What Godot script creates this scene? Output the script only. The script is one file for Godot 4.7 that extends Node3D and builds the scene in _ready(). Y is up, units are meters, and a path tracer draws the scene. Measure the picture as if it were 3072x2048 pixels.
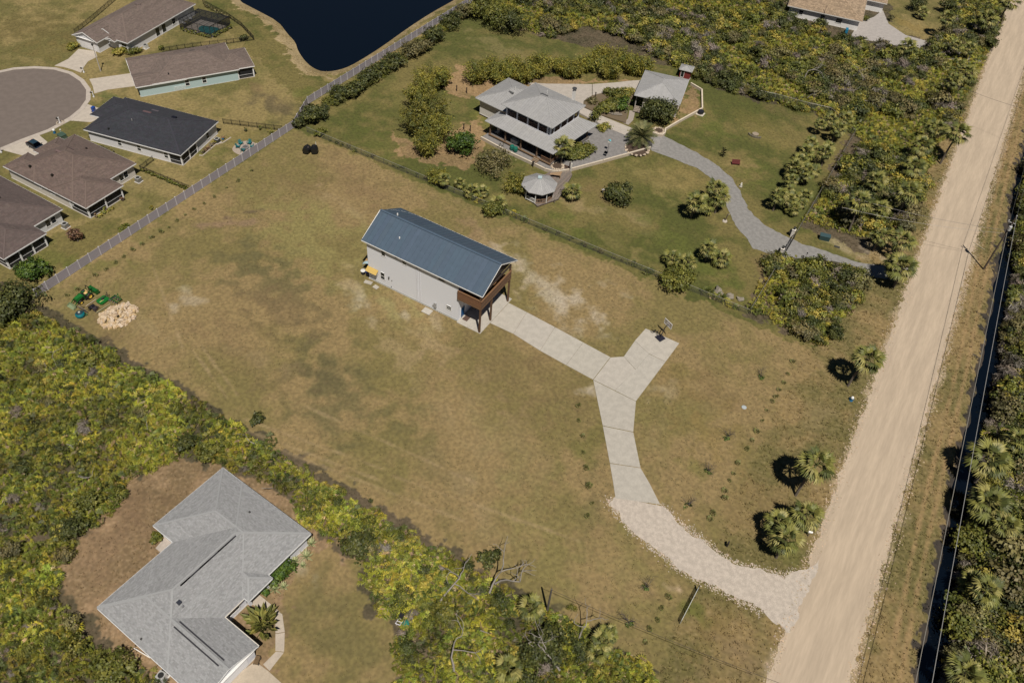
extends Node3D
# A rural lot seen from a drone: blue-roofed workshop house, neighbours, palmetto scrub, pond and sand road. Metres, y up.

var rng := RandomNumberGenerator.new()
var taken := {}
var M := {}
var FN := FastNoiseLite.new()

class MB:
	var v := PackedVector3Array()
	var c := PackedColorArray()
	var col := Color.WHITE
	func tri(a: Vector3, b: Vector3, d: Vector3) -> void:
		v.append(a); v.append(b); v.append(d)
		c.append(col); c.append(col); c.append(col)
	func quad(a: Vector3, b: Vector3, d: Vector3, e: Vector3) -> void:
		tri(a, b, d); tri(a, d, e)
	func box(p: Vector3, s: Vector3, b := Basis.IDENTITY) -> void:
		var x := b.x * s.x * 0.5
		var y := b.y * s.y * 0.5
		var z := b.z * s.z * 0.5
		quad(p - x + y - z, p + x + y - z, p + x + y + z, p - x + y + z)
		quad(p - x - y - z, p - x - y + z, p + x - y + z, p + x - y - z)
		quad(p - x - y + z, p - x + y + z, p + x + y + z, p + x - y + z)
		quad(p + x - y - z, p + x + y - z, p - x + y - z, p - x - y - z)
		quad(p - x - y - z, p - x + y - z, p - x + y + z, p - x - y + z)
		quad(p + x - y + z, p + x + y + z, p + x + y - z, p + x - y - z)
	func b2(x0: float, y0: float, z0: float, x1: float, y1: float, z1: float) -> void:
		box(Vector3(x0 + x1, y0 + y1, z0 + z1) * 0.5, Vector3(absf(x1 - x0), absf(y1 - y0), absf(z1 - z0)))
	func bar(a: Vector3, b: Vector3, w: float, h: float) -> void:
		var d := b - a
		var l := d.length()
		if l < 0.001: return
		var z := d / l
		var up := Vector3.UP if absf(z.y) < 0.95 else Vector3.RIGHT
		var x := up.cross(z).normalized()
		box((a + b) * 0.5, Vector3(w, h, l), Basis(x, z.cross(x), z))
	func tube(pts: Array, radii: Array, n := 6) -> void:
		var rings := []
		for i in pts.size():
			var d: Vector3 = (pts[mini(i + 1, pts.size() - 1)] - pts[maxi(i - 1, 0)]).normalized()
			var up := Vector3.UP if absf(d.y) < 0.9 else Vector3.RIGHT
			var x := up.cross(d).normalized()
			var y := d.cross(x)
			var r := []
			for k in n:
				var a := TAU * k / n
				r.append(pts[i] + (x * cos(a) + y * sin(a)) * radii[i])
			rings.append(r)
		for i in rings.size() - 1:
			for k in n:
				quad(rings[i][k], rings[i + 1][k], rings[i + 1][(k + 1) % n], rings[i][(k + 1) % n])
		for k in range(1, n - 1):
			var e: Array = rings[-1]
			tri(e[0], e[k], e[k + 1])
			e = rings[0]
			tri(e[0], e[k + 1], e[k])
	func lathe(p: Vector3, prof: Array, n := 10) -> void:   # prof: Vector2(radius, height)
		for i in prof.size() - 1:
			for k in n:
				var a := TAU * k / n
				var b := TAU * (k + 1) / n
				var f := func(q: Vector2, t: float) -> Vector3: return p + Vector3(cos(t) * q.x, q.y, sin(t) * q.x)
				quad(f.call(prof[i], a), f.call(prof[i + 1], a), f.call(prof[i + 1], b), f.call(prof[i], b))
	func flat(poly: PackedVector2Array, y: float) -> void:
		var t := Geometry2D.triangulate_polygon(poly)
		for i in range(0, t.size(), 3):
			tri(Vector3(poly[t[i]].x, y, poly[t[i]].y), Vector3(poly[t[i + 1]].x, y, poly[t[i + 1]].y), Vector3(poly[t[i + 2]].x, y, poly[t[i + 2]].y))
	func prism(poly: PackedVector2Array, y0: float, y1: float) -> void:
		flat(poly, y1)
		for i in poly.size():
			var a := poly[i]
			var b := poly[(i + 1) % poly.size()]
			quad(Vector3(a.x, y0, a.y), Vector3(a.x, y1, a.y), Vector3(b.x, y1, b.y), Vector3(b.x, y0, b.y))
	func done() -> ArrayMesh:
		var a := []
		a.resize(Mesh.ARRAY_MAX)
		a[Mesh.ARRAY_VERTEX] = v
		a[Mesh.ARRAY_COLOR] = c
		var m := ArrayMesh.new()
		m.add_surface_from_arrays(Mesh.PRIMITIVE_TRIANGLES, a)
		return m

func rf(a: float, b: float) -> float:
	return rng.randf_range(a, b)

func numbered(called: String) -> String:
	var n: int = taken.get(called, 0)
	taken[called] = n + 1
	return called if n == 0 else "%s_%03d" % [called, n]

func v3(p: Vector2, y := 0.0) -> Vector3:
	return Vector3(p.x, y, p.y)

func tag(o: Node3D, label: String, category: String, group := "") -> Node3D:
	o.set_meta("label", label)
	o.set_meta("category", category)
	if group: o.set_meta("group", group)
	return o

func thing(called: String, label: String, category: String, at := Vector3.ZERO, turn := 0.0, group := "") -> Node3D:
	var o := Node3D.new()
	o.name = numbered(called)
	add_child(o)
	o.position = at
	o.rotation.y = turn
	return tag(o, label, category, group)

func part(called: String, m: Variant, mat: Material, parent: Node3D, label := "") -> MeshInstance3D:
	var o := MeshInstance3D.new()
	o.mesh = m.done() if m is MB else m
	o.material_override = mat
	o.name = called
	parent.add_child(o, true)
	if label: o.set_meta("label", label)
	return o

func stuff(o: Node3D) -> Node3D:
	o.set_meta("kind", "stuff")
	return o

func struct(called: String, m: Variant, mat: Material) -> MeshInstance3D:
	var o := part(numbered(called), m, mat, self)
	o.set_meta("kind", "structure")
	return o

func one(called: String, m: Variant, mat: Material, at: Vector3, turn: float, label: String, category: String, group := "") -> MeshInstance3D:
	var o := part(numbered(called), m, mat, self)
	o.position = at
	o.rotation.y = turn
	tag(o, label, category, group)
	return o

func dup(src: Node3D, at: Vector3, turn: float, label := "", scale_by := 1.0) -> Node3D:
	var o: Node3D = src.duplicate()
	var base: String = src.name
	if base.length() > 4 and base[-4] == "_" and base.right(3).is_valid_int(): base = base.left(-4)
	o.name = numbered(base)
	add_child(o)
	o.position = at
	o.rotation.y = turn
	o.scale = Vector3.ONE * scale_by
	if label: o.set_meta("label", label)
	return o

func many(called: String, meshes: Array, mat: Material, where: Array, tints: Array, label: String, category: String) -> void:
	# where: Transform3D per plant; spread over the mesh variants, one MultiMesh object each
	for k in meshes.size():
		var idx := []
		for i in range(k, where.size(), meshes.size()): idx.append(i)
		if idx.is_empty(): continue
		var mm := MultiMesh.new()
		mm.transform_format = MultiMesh.TRANSFORM_3D
		mm.use_colors = true
		mm.mesh = meshes[k]
		mm.instance_count = idx.size()
		for j in idx.size():
			mm.set_instance_transform(j, where[idx[j]])
			mm.set_instance_color(j, tints[idx[j]])
		var o := MultiMeshInstance3D.new()
		o.multimesh = mm
		o.material_override = mat
		o.name = numbered(called)
		add_child(o)
		tag(o, label, category, label)
		o.set_meta("kind", "stuff")

func tone(lo: float, hi: float, freq: float, oct := 4, squash_y := 1.0, sd := 1) -> ImageTexture:
	var n := FastNoiseLite.new()
	n.seed = sd
	n.frequency = freq
	n.fractal_octaves = oct
	var im := n.get_seamless_image(256, 256)
	if squash_y != 1.0:
		im.resize(256, int(256 * squash_y)); im.resize(256, 256)
	im.convert(Image.FORMAT_RGB8)
	var d := im.get_data()
	for i in range(0, d.size(), 3):
		var t := clampf((d[i] / 255.0 - 0.25) * 2.0, 0.0, 1.0)
		var q := int(255.0 * (lo + (hi - lo) * t))
		d[i] = q; d[i + 1] = q; d[i + 2] = q
	return ImageTexture.create_from_image(Image.create_from_data(256, 256, false, Image.FORMAT_RGB8, d))

func mat(lin: Color, rough := 0.85, tex: Texture2D = null, tile := 1.0, metal := 0.0) -> StandardMaterial3D:
	var m := StandardMaterial3D.new()
	m.albedo_color = lin.linear_to_srgb()
	m.roughness = rough
	m.metallic = metal
	m.vertex_color_use_as_albedo = true
	m.cull_mode = BaseMaterial3D.CULL_DISABLED
	if tex:
		m.albedo_texture = tex
		m.uv1_triplanar = true
		m.uv1_world_triplanar = true
		m.uv1_scale = Vector3.ONE / tile
	return m

func leaf(lin: Color, through := 0.12) -> StandardMaterial3D:
	var m := mat(lin, 0.62)
	m.backlight_enabled = true
	m.backlight = Color(through, through, through * 0.5)
	return m

func inside(p: Vector2, polys: Array) -> bool:
	for q in polys:
		if Geometry2D.is_point_in_polygon(p, q): return true
	return false

func scatter(polys: Array, step: float, skip: Array = [], jitter := 0.9) -> Array:
	var out := []
	for q in polys:
		var r := Rect2(q[0], Vector2.ZERO)
		for p in q: r = r.expand(p)
		var x := r.position.x
		while x < r.end.x:
			var z := r.position.y
			while z < r.end.y:
				var p := Vector2(x + rf(-0.5, 0.5) * step * jitter, z + rf(-0.5, 0.5) * step * jitter)
				if Geometry2D.is_point_in_polygon(p, q) and not inside(p, skip): out.append(p)
				z += step
			x += step
	return out

func vary(c: Color, d: float) -> Color:
	var k := 1.0 + rf(-d, d)
	return Color(c.r * k * (1.0 + rf(-d, d) * 0.3), c.g * k, c.b * k * (1.0 + rf(-d, d) * 0.3))

func ribbon(pts: Array, w: float) -> PackedVector2Array:
	var l := PackedVector2Array()
	var r := PackedVector2Array()
	for i in pts.size():
		var d: Vector2 = (pts[mini(i + 1, pts.size() - 1)] - pts[maxi(i - 1, 0)]).normalized()
		l.append(pts[i] + d.orthogonal() * w * 0.5)
		r.append(pts[i] - d.orthogonal() * w * 0.5)
	r.reverse()
	l.append_array(r)
	return l

func ragged(poly: PackedVector2Array, amp: float, step := 0.6, keep: Array = []) -> PackedVector2Array:
	var out := PackedVector2Array()
	for i in poly.size():
		var a := poly[i]
		var b := poly[(i + 1) % poly.size()]
		var n := 1 if i in keep else maxi(1, int(a.distance_to(b) / step))
		for k in n:
			var p := a.lerp(b, float(k) / n)
			out.append(p + Vector2(FN.get_noise_2d(p.x * 40, p.y * 40), FN.get_noise_2d(p.x * 40 + 900, p.y * 40)) * amp)
	var best := out
	var most := -1
	for q in Geometry2D.offset_polygon(out, 0.02):
		if q.size() > most:
			most = q.size()
			best = q
	return best

func round_poly(poly: PackedVector2Array, times := 2) -> PackedVector2Array:
	for t in times:
		var out := PackedVector2Array()
		for i in poly.size():
			var a := poly[i]
			var b := poly[(i + 1) % poly.size()]
			out.append(a.lerp(b, 0.25)); out.append(a.lerp(b, 0.75))
		poly = out
	return poly

func _ready() -> void:
	rng.seed = 7
	FN.seed = 3
	FN.frequency = 0.01
	FN.fractal_octaves = 3
	# camera, sky, sun, exposure
	var cam := Camera3D.new()
	cam.name = "camera"
	add_child(cam)
	cam.keep_aspect = Camera3D.KEEP_HEIGHT
	cam.fov = 44.29
	cam.far = 1500.0
	cam.transform = Transform3D(Basis(Vector3(0.853725, 0.062577, -0.516950), Vector3(-0.412396, 0.687391, -0.597849), Vector3(0.317935, 0.723587, 0.612650)), Vector3(0, 105, 0))
	cam.current = true
	var we := WorldEnvironment.new()
	we.name = "environment"
	var env := Environment.new()
	env.background_mode = Environment.BG_SKY
	var sm := ProceduralSkyMaterial.new()
	sm.sky_top_color = Color(0.24, 0.34, 0.48)
	sm.sky_horizon_color = Color(0.62, 0.68, 0.74)
	sm.ground_horizon_color = Color(0.5, 0.5, 0.46)
	sm.ground_bottom_color = Color(0.3, 0.28, 0.22)
	sm.sky_curve = 0.12
	sm.energy_multiplier = 0.42
	env.sky = Sky.new()
	env.sky.sky_material = sm
	env.tonemap_mode = Environment.TONE_MAPPER_LINEAR
	env.tonemap_exposure = 0.97
	env.sdfgi_enabled = true
	env.ssao_enabled = true
	env.ssil_enabled = true
	we.environment = env
	add_child(we)
	var sun := DirectionalLight3D.new()
	sun.name = "sun"
	add_child(sun)
	sun.look_at_from_position(Vector3(46.8, 125.7, 52.1), Vector3.ZERO)
	sun.light_energy = 1.6
	sun.light_color = Color(1.0, 0.968, 0.91)
	sun.light_angular_distance = 0.5
	sun.shadow_enabled = true
	make_materials()
	build_ground()
	build_paving()
	build_houses()
	build_fences()
	build_plants()
	build_props()

func make_materials() -> void:
	var grain := tone(0.84, 1.0, 0.09, 4)
	var fine := tone(0.93, 1.0, 0.16, 3, 1.0, 5)
	var blotch := tone(0.95, 1.0, 0.02, 5, 1.0, 9)
	var wood := tone(0.6, 1.0, 0.06, 4, 0.08, 4)
	M.white = mat(Color(0.80, 0.80, 0.84), 0.7, fine, 3.0)
	M.white_trim = mat(Color(0.86, 0.86, 0.86), 0.55)
	M.vinyl = mat(Color(0.66, 0.65, 0.69), 0.5, fine, 2.0)
	M.paint = mat(Color.WHITE, 0.7, fine, 3.0)          # colour by vertex
	M.gloss = mat(Color.WHITE, 0.35, fine, 2.0)
	M.wood = mat(Color.WHITE, 0.85, wood, 1.2)
	M.metal_roof = mat(Color.WHITE, 0.5, blotch, 6.0)
	M.metal_roof.metallic_specular = 0.4
	M.shingle = mat(Color.WHITE, 0.93, grain, 1.5)
	M.concrete = mat(Color.WHITE, 0.9, blotch, 7.0)
	M.concrete.detail_enabled = true
	M.concrete.detail_albedo = tone(0.96, 1.0, 0.03, 5, 1.0, 31)
	M.concrete.detail_blend_mode = BaseMaterial3D.BLEND_MODE_MUL
	M.concrete.detail_uv_layer = BaseMaterial3D.DETAIL_UV_2
	M.concrete.uv2_triplanar = true
	M.concrete.uv2_world_triplanar = true
	M.concrete.uv2_scale = Vector3.ONE / 2.3
	M.asphalt = mat(Color.WHITE, 0.92, blotch, 9.0)
	M.stone = mat(Color.WHITE, 0.92, grain, 0.9)
	M.glass = mat(Color(0.015, 0.02, 0.025), 0.08)
	M.screen = mat(Color(0.012, 0.013, 0.017), 0.7)
	M.screen.transparency = BaseMaterial3D.TRANSPARENCY_ALPHA
	M.screen.albedo_color.a = 0.78
	M.thin_screen = mat(Color(0.012, 0.013, 0.017), 0.7)
	M.thin_screen.transparency = BaseMaterial3D.TRANSPARENCY_ALPHA
	M.thin_screen.albedo_color.a = 0.55
	M.link = mat(Color(0.10, 0.105, 0.10), 0.6)
	M.link.transparency = BaseMaterial3D.TRANSPARENCY_ALPHA
	M.link.albedo_color.a = 0.30
	M.gravel = mat(Color.WHITE, 0.95, tone(0.92, 1.0, 0.035, 5, 1.0, 51), 9.0)
	M.gravel.detail_enabled = true
	M.gravel.detail_albedo = tone(0.90, 1.0, 0.2, 3, 1.0, 52)
	M.gravel.detail_blend_mode = BaseMaterial3D.BLEND_MODE_MUL
	M.gravel.detail_uv_layer = BaseMaterial3D.DETAIL_UV_2
	M.gravel.uv2_triplanar = true
	M.gravel.uv2_world_triplanar = true
	M.gravel.uv2_scale = Vector3.ONE / 8.7
	M.black = mat(Color(0.012, 0.013, 0.014), 0.5)
	M.water = mat(Color(0.002, 0.004, 0.008), 0.06)
	M.pool = mat(Color(0.03, 0.20, 0.22), 0.08)
	M.bark = mat(Color.WHITE, 0.95, wood, 0.7)
	M.leaf = leaf(Color.WHITE)
	M.leaf_thick = leaf(Color.WHITE, 0.08)

var pond: PackedVector2Array
var ditch: Array
var GN := 1408
var GX := -265.0
var GZ := -345.0
var GS := 355.0
var gcol := PackedByteArray()
var cls := PackedByteArray()

func lin8(c: Color) -> Vector3:
	var s := c.linear_to_srgb()
	return Vector3(s.r, s.g, s.b) * 255.0

func dist_poly(p: Vector2, poly: PackedVector2Array) -> float:
	var d := 1e9
	for i in poly.size():
		d = minf(d, p.distance_to(Geometry2D.get_closest_point_to_segment(p, poly[i], poly[(i + 1) % poly.size()])))
	return d if Geometry2D.is_point_in_polygon(p, poly) else -d

func ditch_x(z: float) -> float:
	for i in ditch.size() - 1:
		if z >= ditch[i].y and z <= ditch[i + 1].y:
			return lerpf(ditch[i].x, ditch[i + 1].x, (z - ditch[i].y) / (ditch[i + 1].y - ditch[i].y))
	return 21.0 if z < -150.0 else 31.0

func ground_y(x: float, z: float) -> float:
	var h := 0.0
	if x < -115.0 and x > -205.0 and z < -132.0:
		var d := dist_poly(Vector2(x, z), pond)
		h = clampf(-0.9 - 0.32 * d, -3.0, 0.0)
	elif x > 17.0 and x < 36.0:
		var d := absf(x - ditch_x(z)) + FN.get_noise_2d(x * 12, z * 12) * 0.9
		h = clampf((d - 3.3) * 0.75, -1.7, 0.0)
	return h

func fill(poly: PackedVector2Array, k: int) -> void:
	var q := PackedVector2Array()
	var lo := 1e9
	var hi := -1e9
	for p in poly:
		var t := Vector2((p.x - GX) / GS * GN, (p.y - GZ) / GS * GN)
		q.append(t)
		lo = minf(lo, t.y); hi = maxf(hi, t.y)
	for y in range(maxi(0, int(lo)), mini(GN - 1, int(hi)) + 1):
		var xs := []
		for i in q.size():
			var a := q[i]
			var b := q[(i + 1) % q.size()]
			if (a.y <= y) != (b.y <= y): xs.append(a.x + (y - a.y) / (b.y - a.y) * (b.x - a.x))
		xs.sort()
		for i in range(0, xs.size() - 1, 2):
			for x in range(maxi(0, int(xs[i])), mini(GN, int(xs[i + 1]))): cls[y * GN + x] = k

func blob(p: Vector2, rx: float, rz: float, turn: float, c: Color, strength: float, nz: PackedByteArray, rag := 1.1) -> void:
	var r := maxf(rx, rz) * 1.3
	var t := lin8(c)
	var ca := cos(turn)
	var sa := sin(turn)
	var k := GN / GS
	for y in range(maxi(0, int((p.y - r - GZ) * k)), mini(GN, int((p.y + r - GZ) * k))):
		for x in range(maxi(0, int((p.x - r - GX) * k)), mini(GN, int((p.x + r - GX) * k))):
			var dx := x / k + GX - p.x
			var dz := y / k + GZ - p.y
			var u := (dx * ca + dz * sa) / rx
			var w := (dz * ca - dx * sa) / rz
			var i := y * GN + x
			var d := 1.0 - sqrt(u * u + w * w) + (nz[i] / 127.5 - 1.0) * rag
			if d > 0.0:
				var s := minf(1.0, d * 1.25) * strength
				gcol[i * 3] = int(lerpf(gcol[i * 3], t.x, s))
				gcol[i * 3 + 1] = int(lerpf(gcol[i * 3 + 1], t.y, s))
				gcol[i * 3 + 2] = int(lerpf(gcol[i * 3 + 2], t.z, s))

func track(a: Vector2, b: Vector2, w: float, c: Color, s: float, nz: PackedByteArray) -> void:
	var n := int(a.distance_to(b) / (w * 1.2)) + 1
	for i in n: blob(a.lerp(b, (i + 0.5) / n), w * 1.6, w, (b - a).angle(), c, s, nz, 0.7)

func noise_bytes(freq: float, oct: int, sd: int) -> PackedByteArray:
	var n := FastNoiseLite.new()
	n.seed = sd
	n.frequency = freq
	n.fractal_octaves = oct
	return n.get_image(GN, GN).get_data()

func ground_color(p: Vector2) -> Color:
	var x := clampi(int((p.x - GX) / GS * GN), 0, GN - 1)
	var y := clampi(int((p.y - GZ) / GS * GN), 0, GN - 1)
	var i := (y * GN + x) * 3
	return Color8(gcol[i], gcol[i + 1], gcol[i + 2]).srgb_to_linear()

func ground_class(p: Vector2) -> int:
	return cls[clampi(int((p.y - GZ) / GS * GN), 0, GN - 1) * GN + clampi(int((p.x - GX) / GS * GN), 0, GN - 1)]

const LOT := 0
const LAWN := 1
const TAN := 2
const SCRUB := 4
const VERGE := 5
const BANK := 6
const CLEAR := 7
const MUD := 8
const STRAW := 9

func build_ground() -> void:
	pond = round_poly(PackedVector2Array([Vector2(-198.35, -169.98), Vector2(-174.57, -156.60), Vector2(-166.42, -155.38), Vector2(-157.67, -154.03), Vector2(-151.26, -150.31), Vector2(-146.88, -148.35), Vector2(-143.32, -145.13), Vector2(-137.46, -141.73), Vector2(-132.97, -140.66), Vector2(-130.57, -142.04), Vector2(-128.70, -145.36), Vector2(-128.18, -150.03), Vector2(-128.18, -159.25), Vector2(-129.07, -172.74), Vector2(-129.29, -183.55), Vector2(-128.72, -193.83), Vector2(-127.64, -217.08), Vector2(-145.24, -245.54)]), 1)
	ditch = [Vector2(21.2, -330), Vector2(24.4, -200), Vector2(26.1, -160), Vector2(27.9, -128), Vector2(29.3, -90), Vector2(30.7, -66), Vector2(32.4, -30)]
	gcol.resize(GN * GN * 3)
	cls.resize(GN * GN)
	# which cover grows where
	fill(PackedVector2Array([Vector2(-265, -345), Vector2(90, -345), Vector2(90, 10), Vector2(-265, 10)]), TAN)
	fill(PackedVector2Array([Vector2(-119.5, -117), Vector2(0, -117.5), Vector2(0, -50), Vector2(-119.5, -50)]), LOT)
	fill(PackedVector2Array([Vector2(-122, -345), Vector2(6, -345), Vector2(2, -117.5), Vector2(-122, -117.5)]), LAWN)
	fill(PackedVector2Array([Vector2(-176.77, -159.12), Vector2(-161.30, -151.72), Vector2(-151.39, -147.34), Vector2(-135.52, -137.35), Vector2(-125.86, -137.04), Vector2(-122.70, -133.22), Vector2(-125.75, -126.09), Vector2(-145.69, -134.80), Vector2(-169.90, -144.83), Vector2(-179.66, -149.93)]), LAWN)
	fill(PackedVector2Array([Vector2(-136.60, -56.45), Vector2(-132.47, -60.16), Vector2(-127.41, -74.18), Vector2(-122.38, -72.88), Vector2(-121.33, -52.85), Vector2(-124.81, -47.72)]), LAWN)
	fill(PackedVector2Array([Vector2(-265, -51), Vector2(40, -50), Vector2(40, 10), Vector2(-265, 10)]), SCRUB)
	fill(PackedVector2Array([Vector2(-128.33, -206.10), Vector2(-114.17, -186.26), Vector2(-95.85, -189.79), Vector2(-57.30, -196.55), Vector2(-48.53, -192.50), Vector2(-23.84, -196.07), Vector2(-14.54, -193.53), Vector2(-13.85, -150.77), Vector2(0.96, -149.57), Vector2(8.23, -159.70), Vector2(3.33, -233.58), Vector2(2.04, -297.49), Vector2(-0.09, -328.81)]), SCRUB)
	fill(PackedVector2Array([Vector2(-15.91, -137.60), Vector2(-2.74, -146.94), Vector2(1.95, -142.40), Vector2(1.81, -133.44), Vector2(1.61, -119.77), Vector2(-14.05, -118.88)]), SCRUB)
	fill(PackedVector2Array([Vector2(-73.35, -259.33), Vector2(-46.34, -237.11), Vector2(-54.97, -254.90), Vector2(-23.04, -273.38), Vector2(-21.98, -253.16), Vector2(-5.60, -256.31), Vector2(-1.40, -279.91), Vector2(-12.09, -310.12)]), TAN)
	fill(PackedVector2Array([Vector2(-2, -125), Vector2(6, -260), Vector2(22, -260), Vector2(24, -160), Vector2(31, -30), Vector2(0, -30), Vector2(-1, -60)]), VERGE)
	fill(PackedVector2Array([Vector2(24, -345), Vector2(25, -160), Vector2(29.5, -90), Vector2(33, -10), Vector2(90, 10), Vector2(90, -345)]), SCRUB)
	fill(PackedVector2Array([Vector2(-74.77, -20.71), Vector2(-74.99, -23.63), Vector2(-78.09, -28.87), Vector2(-77.32, -31.93), Vector2(-76.97, -36.28), Vector2(-76.88, -39.69), Vector2(-73.79, -41.45), Vector2(-70.60, -41.12), Vector2(-67.71, -43.05), Vector2(-63.42, -43.51), Vector2(-57.53, -44.77), Vector2(-53.67, -42.78), Vector2(-46.03, -41.58), Vector2(-41.89, -41.96), Vector2(-38.59, -38.37), Vector2(-36.33, -36.98), Vector2(-32.61, -37.53), Vector2(-27.73, -30.96), Vector2(-30.68, -25.52), Vector2(-50.99, -14.55), Vector2(-60.58, -15.47), Vector2(-65.58, -16.89), Vector2(-68.61, -16.99), Vector2(-71.35, -16.61)]), CLEAR)
	fill(PackedVector2Array([Vector2(-48.29, -40.10), Vector2(-46.03, -41.58), Vector2(-41.49, -41.45), Vector2(-38.59, -38.37), Vector2(-36.33, -36.98), Vector2(-32.61, -37.53), Vector2(-26.70, -29.57), Vector2(-38.66, -21.95), Vector2(-42.16, -24.31), Vector2(-43.48, -28.91), Vector2(-46.74, -32.60)]), LOT)
	fill(PackedVector2Array([Vector2(-104.01, -151.07), Vector2(-106.26, -163.81), Vector2(-86.12, -171.63), Vector2(-68.87, -181.44), Vector2(-66.13, -185.64), Vector2(-85.64, -165.16), Vector2(-95.97, -150.72)]), STRAW)
	fill(PackedVector2Array([Vector2(-102.08, -129.24), Vector2(-93.64, -128.27), Vector2(-90.42, -139.14), Vector2(-89.64, -147.46), Vector2(-81.60, -137.22), Vector2(-79.94, -127.77), Vector2(-87.71, -124.12), Vector2(-93.86, -122.72)]), STRAW)
	fill(PackedVector2Array([Vector2(-55.43, -191.08), Vector2(-52.43, -189.93), Vector2(-48.31, -179.90), Vector2(-51.48, -171.30), Vector2(-53.62, -180.36)]), STRAW)
	fill(ribbon(ditch, 5.4), MUD)
	var bank := PackedVector2Array()
	for p in pond: bank.append(Vector2(-152, -190) + (p - Vector2(-152, -190)) * 1.09)
	fill(bank, BANK)
	var lo := noise_bytes(0.010, 4, 11)
	var me := noise_bytes(0.05, 4, 12)
	var hi := noise_bytes(0.45, 2, 13)
	var jx := noise_bytes(0.07, 3, 14)
	var pal := {
		LOT: [Color(0.262, 0.190, 0.086), Color(0.190, 0.155, 0.056), Color(0.125, 0.098, 0.044)],
		LAWN: [Color(0.172, 0.142, 0.046), Color(0.084, 0.092, 0.018), Color(0.066, 0.062, 0.018)],
		TAN: [Color(0.255, 0.198, 0.080), Color(0.140, 0.125, 0.038), Color(0.100, 0.084, 0.030)],
		SCRUB: [Color(0.105, 0.080, 0.048), Color(0.060, 0.052, 0.026), Color(0.190, 0.145, 0.105)],
		VERGE: [Color(0.240, 0.172, 0.074), Color(0.135, 0.115, 0.038), Color(0.310, 0.235, 0.140)],
		BANK: [Color(0.340, 0.260, 0.140), Color(0.240, 0.180, 0.080), Color(0.420, 0.350, 0.240)],
		CLEAR: [Color(0.275, 0.185, 0.105), Color(0.185, 0.128, 0.066), Color(0.36, 0.265, 0.175)],
		MUD: [Color(0.055, 0.043, 0.034), Color(0.030, 0.026, 0.022), Color(0.085, 0.060, 0.050)],
		STRAW: [Color(0.300, 0.200, 0.100), Color(0.200, 0.140, 0.065), Color(0.380, 0.270, 0.170)],
	}
	var ta := PackedVector3Array()
	ta.resize(32)
	for k in pal:
		for j in 3: ta[k * 3 + j] = lin8(pal[k][j])
	for y in GN:
		for x in GN:
			var i := y * GN + x
			var q := clampi(x + (jx[i] - 128) / 14, 0, GN - 1)
			var r := clampi(y + (me[i] - 128) / 14, 0, GN - 1)
			var k := cls[r * GN + q] * 3
			var t := clampf((lo[i] + me[i] * 0.6 - 204.0) / 90.0 + 0.5, 0.0, 1.0)
			var f := clampf((hi[i] - 140.0) / 70.0, 0.0, 0.75)
			var g := 0.90 + hi[i] * 0.00045 + jx[i] * 0.0003
			var c := (ta[k].lerp(ta[k + 1], t).lerp(ta[k + 2], f * 0.5)) * g
			gcol[i * 3] = int(c.x)
			gcol[i * 3 + 1] = int(c.y)
			gcol[i * 3 + 2] = int(c.z)
	var sand := Color(0.46, 0.40, 0.33)
	var green := Color(0.105, 0.120, 0.022)
	var lime := Color(0.235, 0.200, 0.075)
	var olive := Color(0.125, 0.108, 0.045)
	var brown := Color(0.200, 0.132, 0.068)
	var pale := Color(0.33, 0.245, 0.135)
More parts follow.
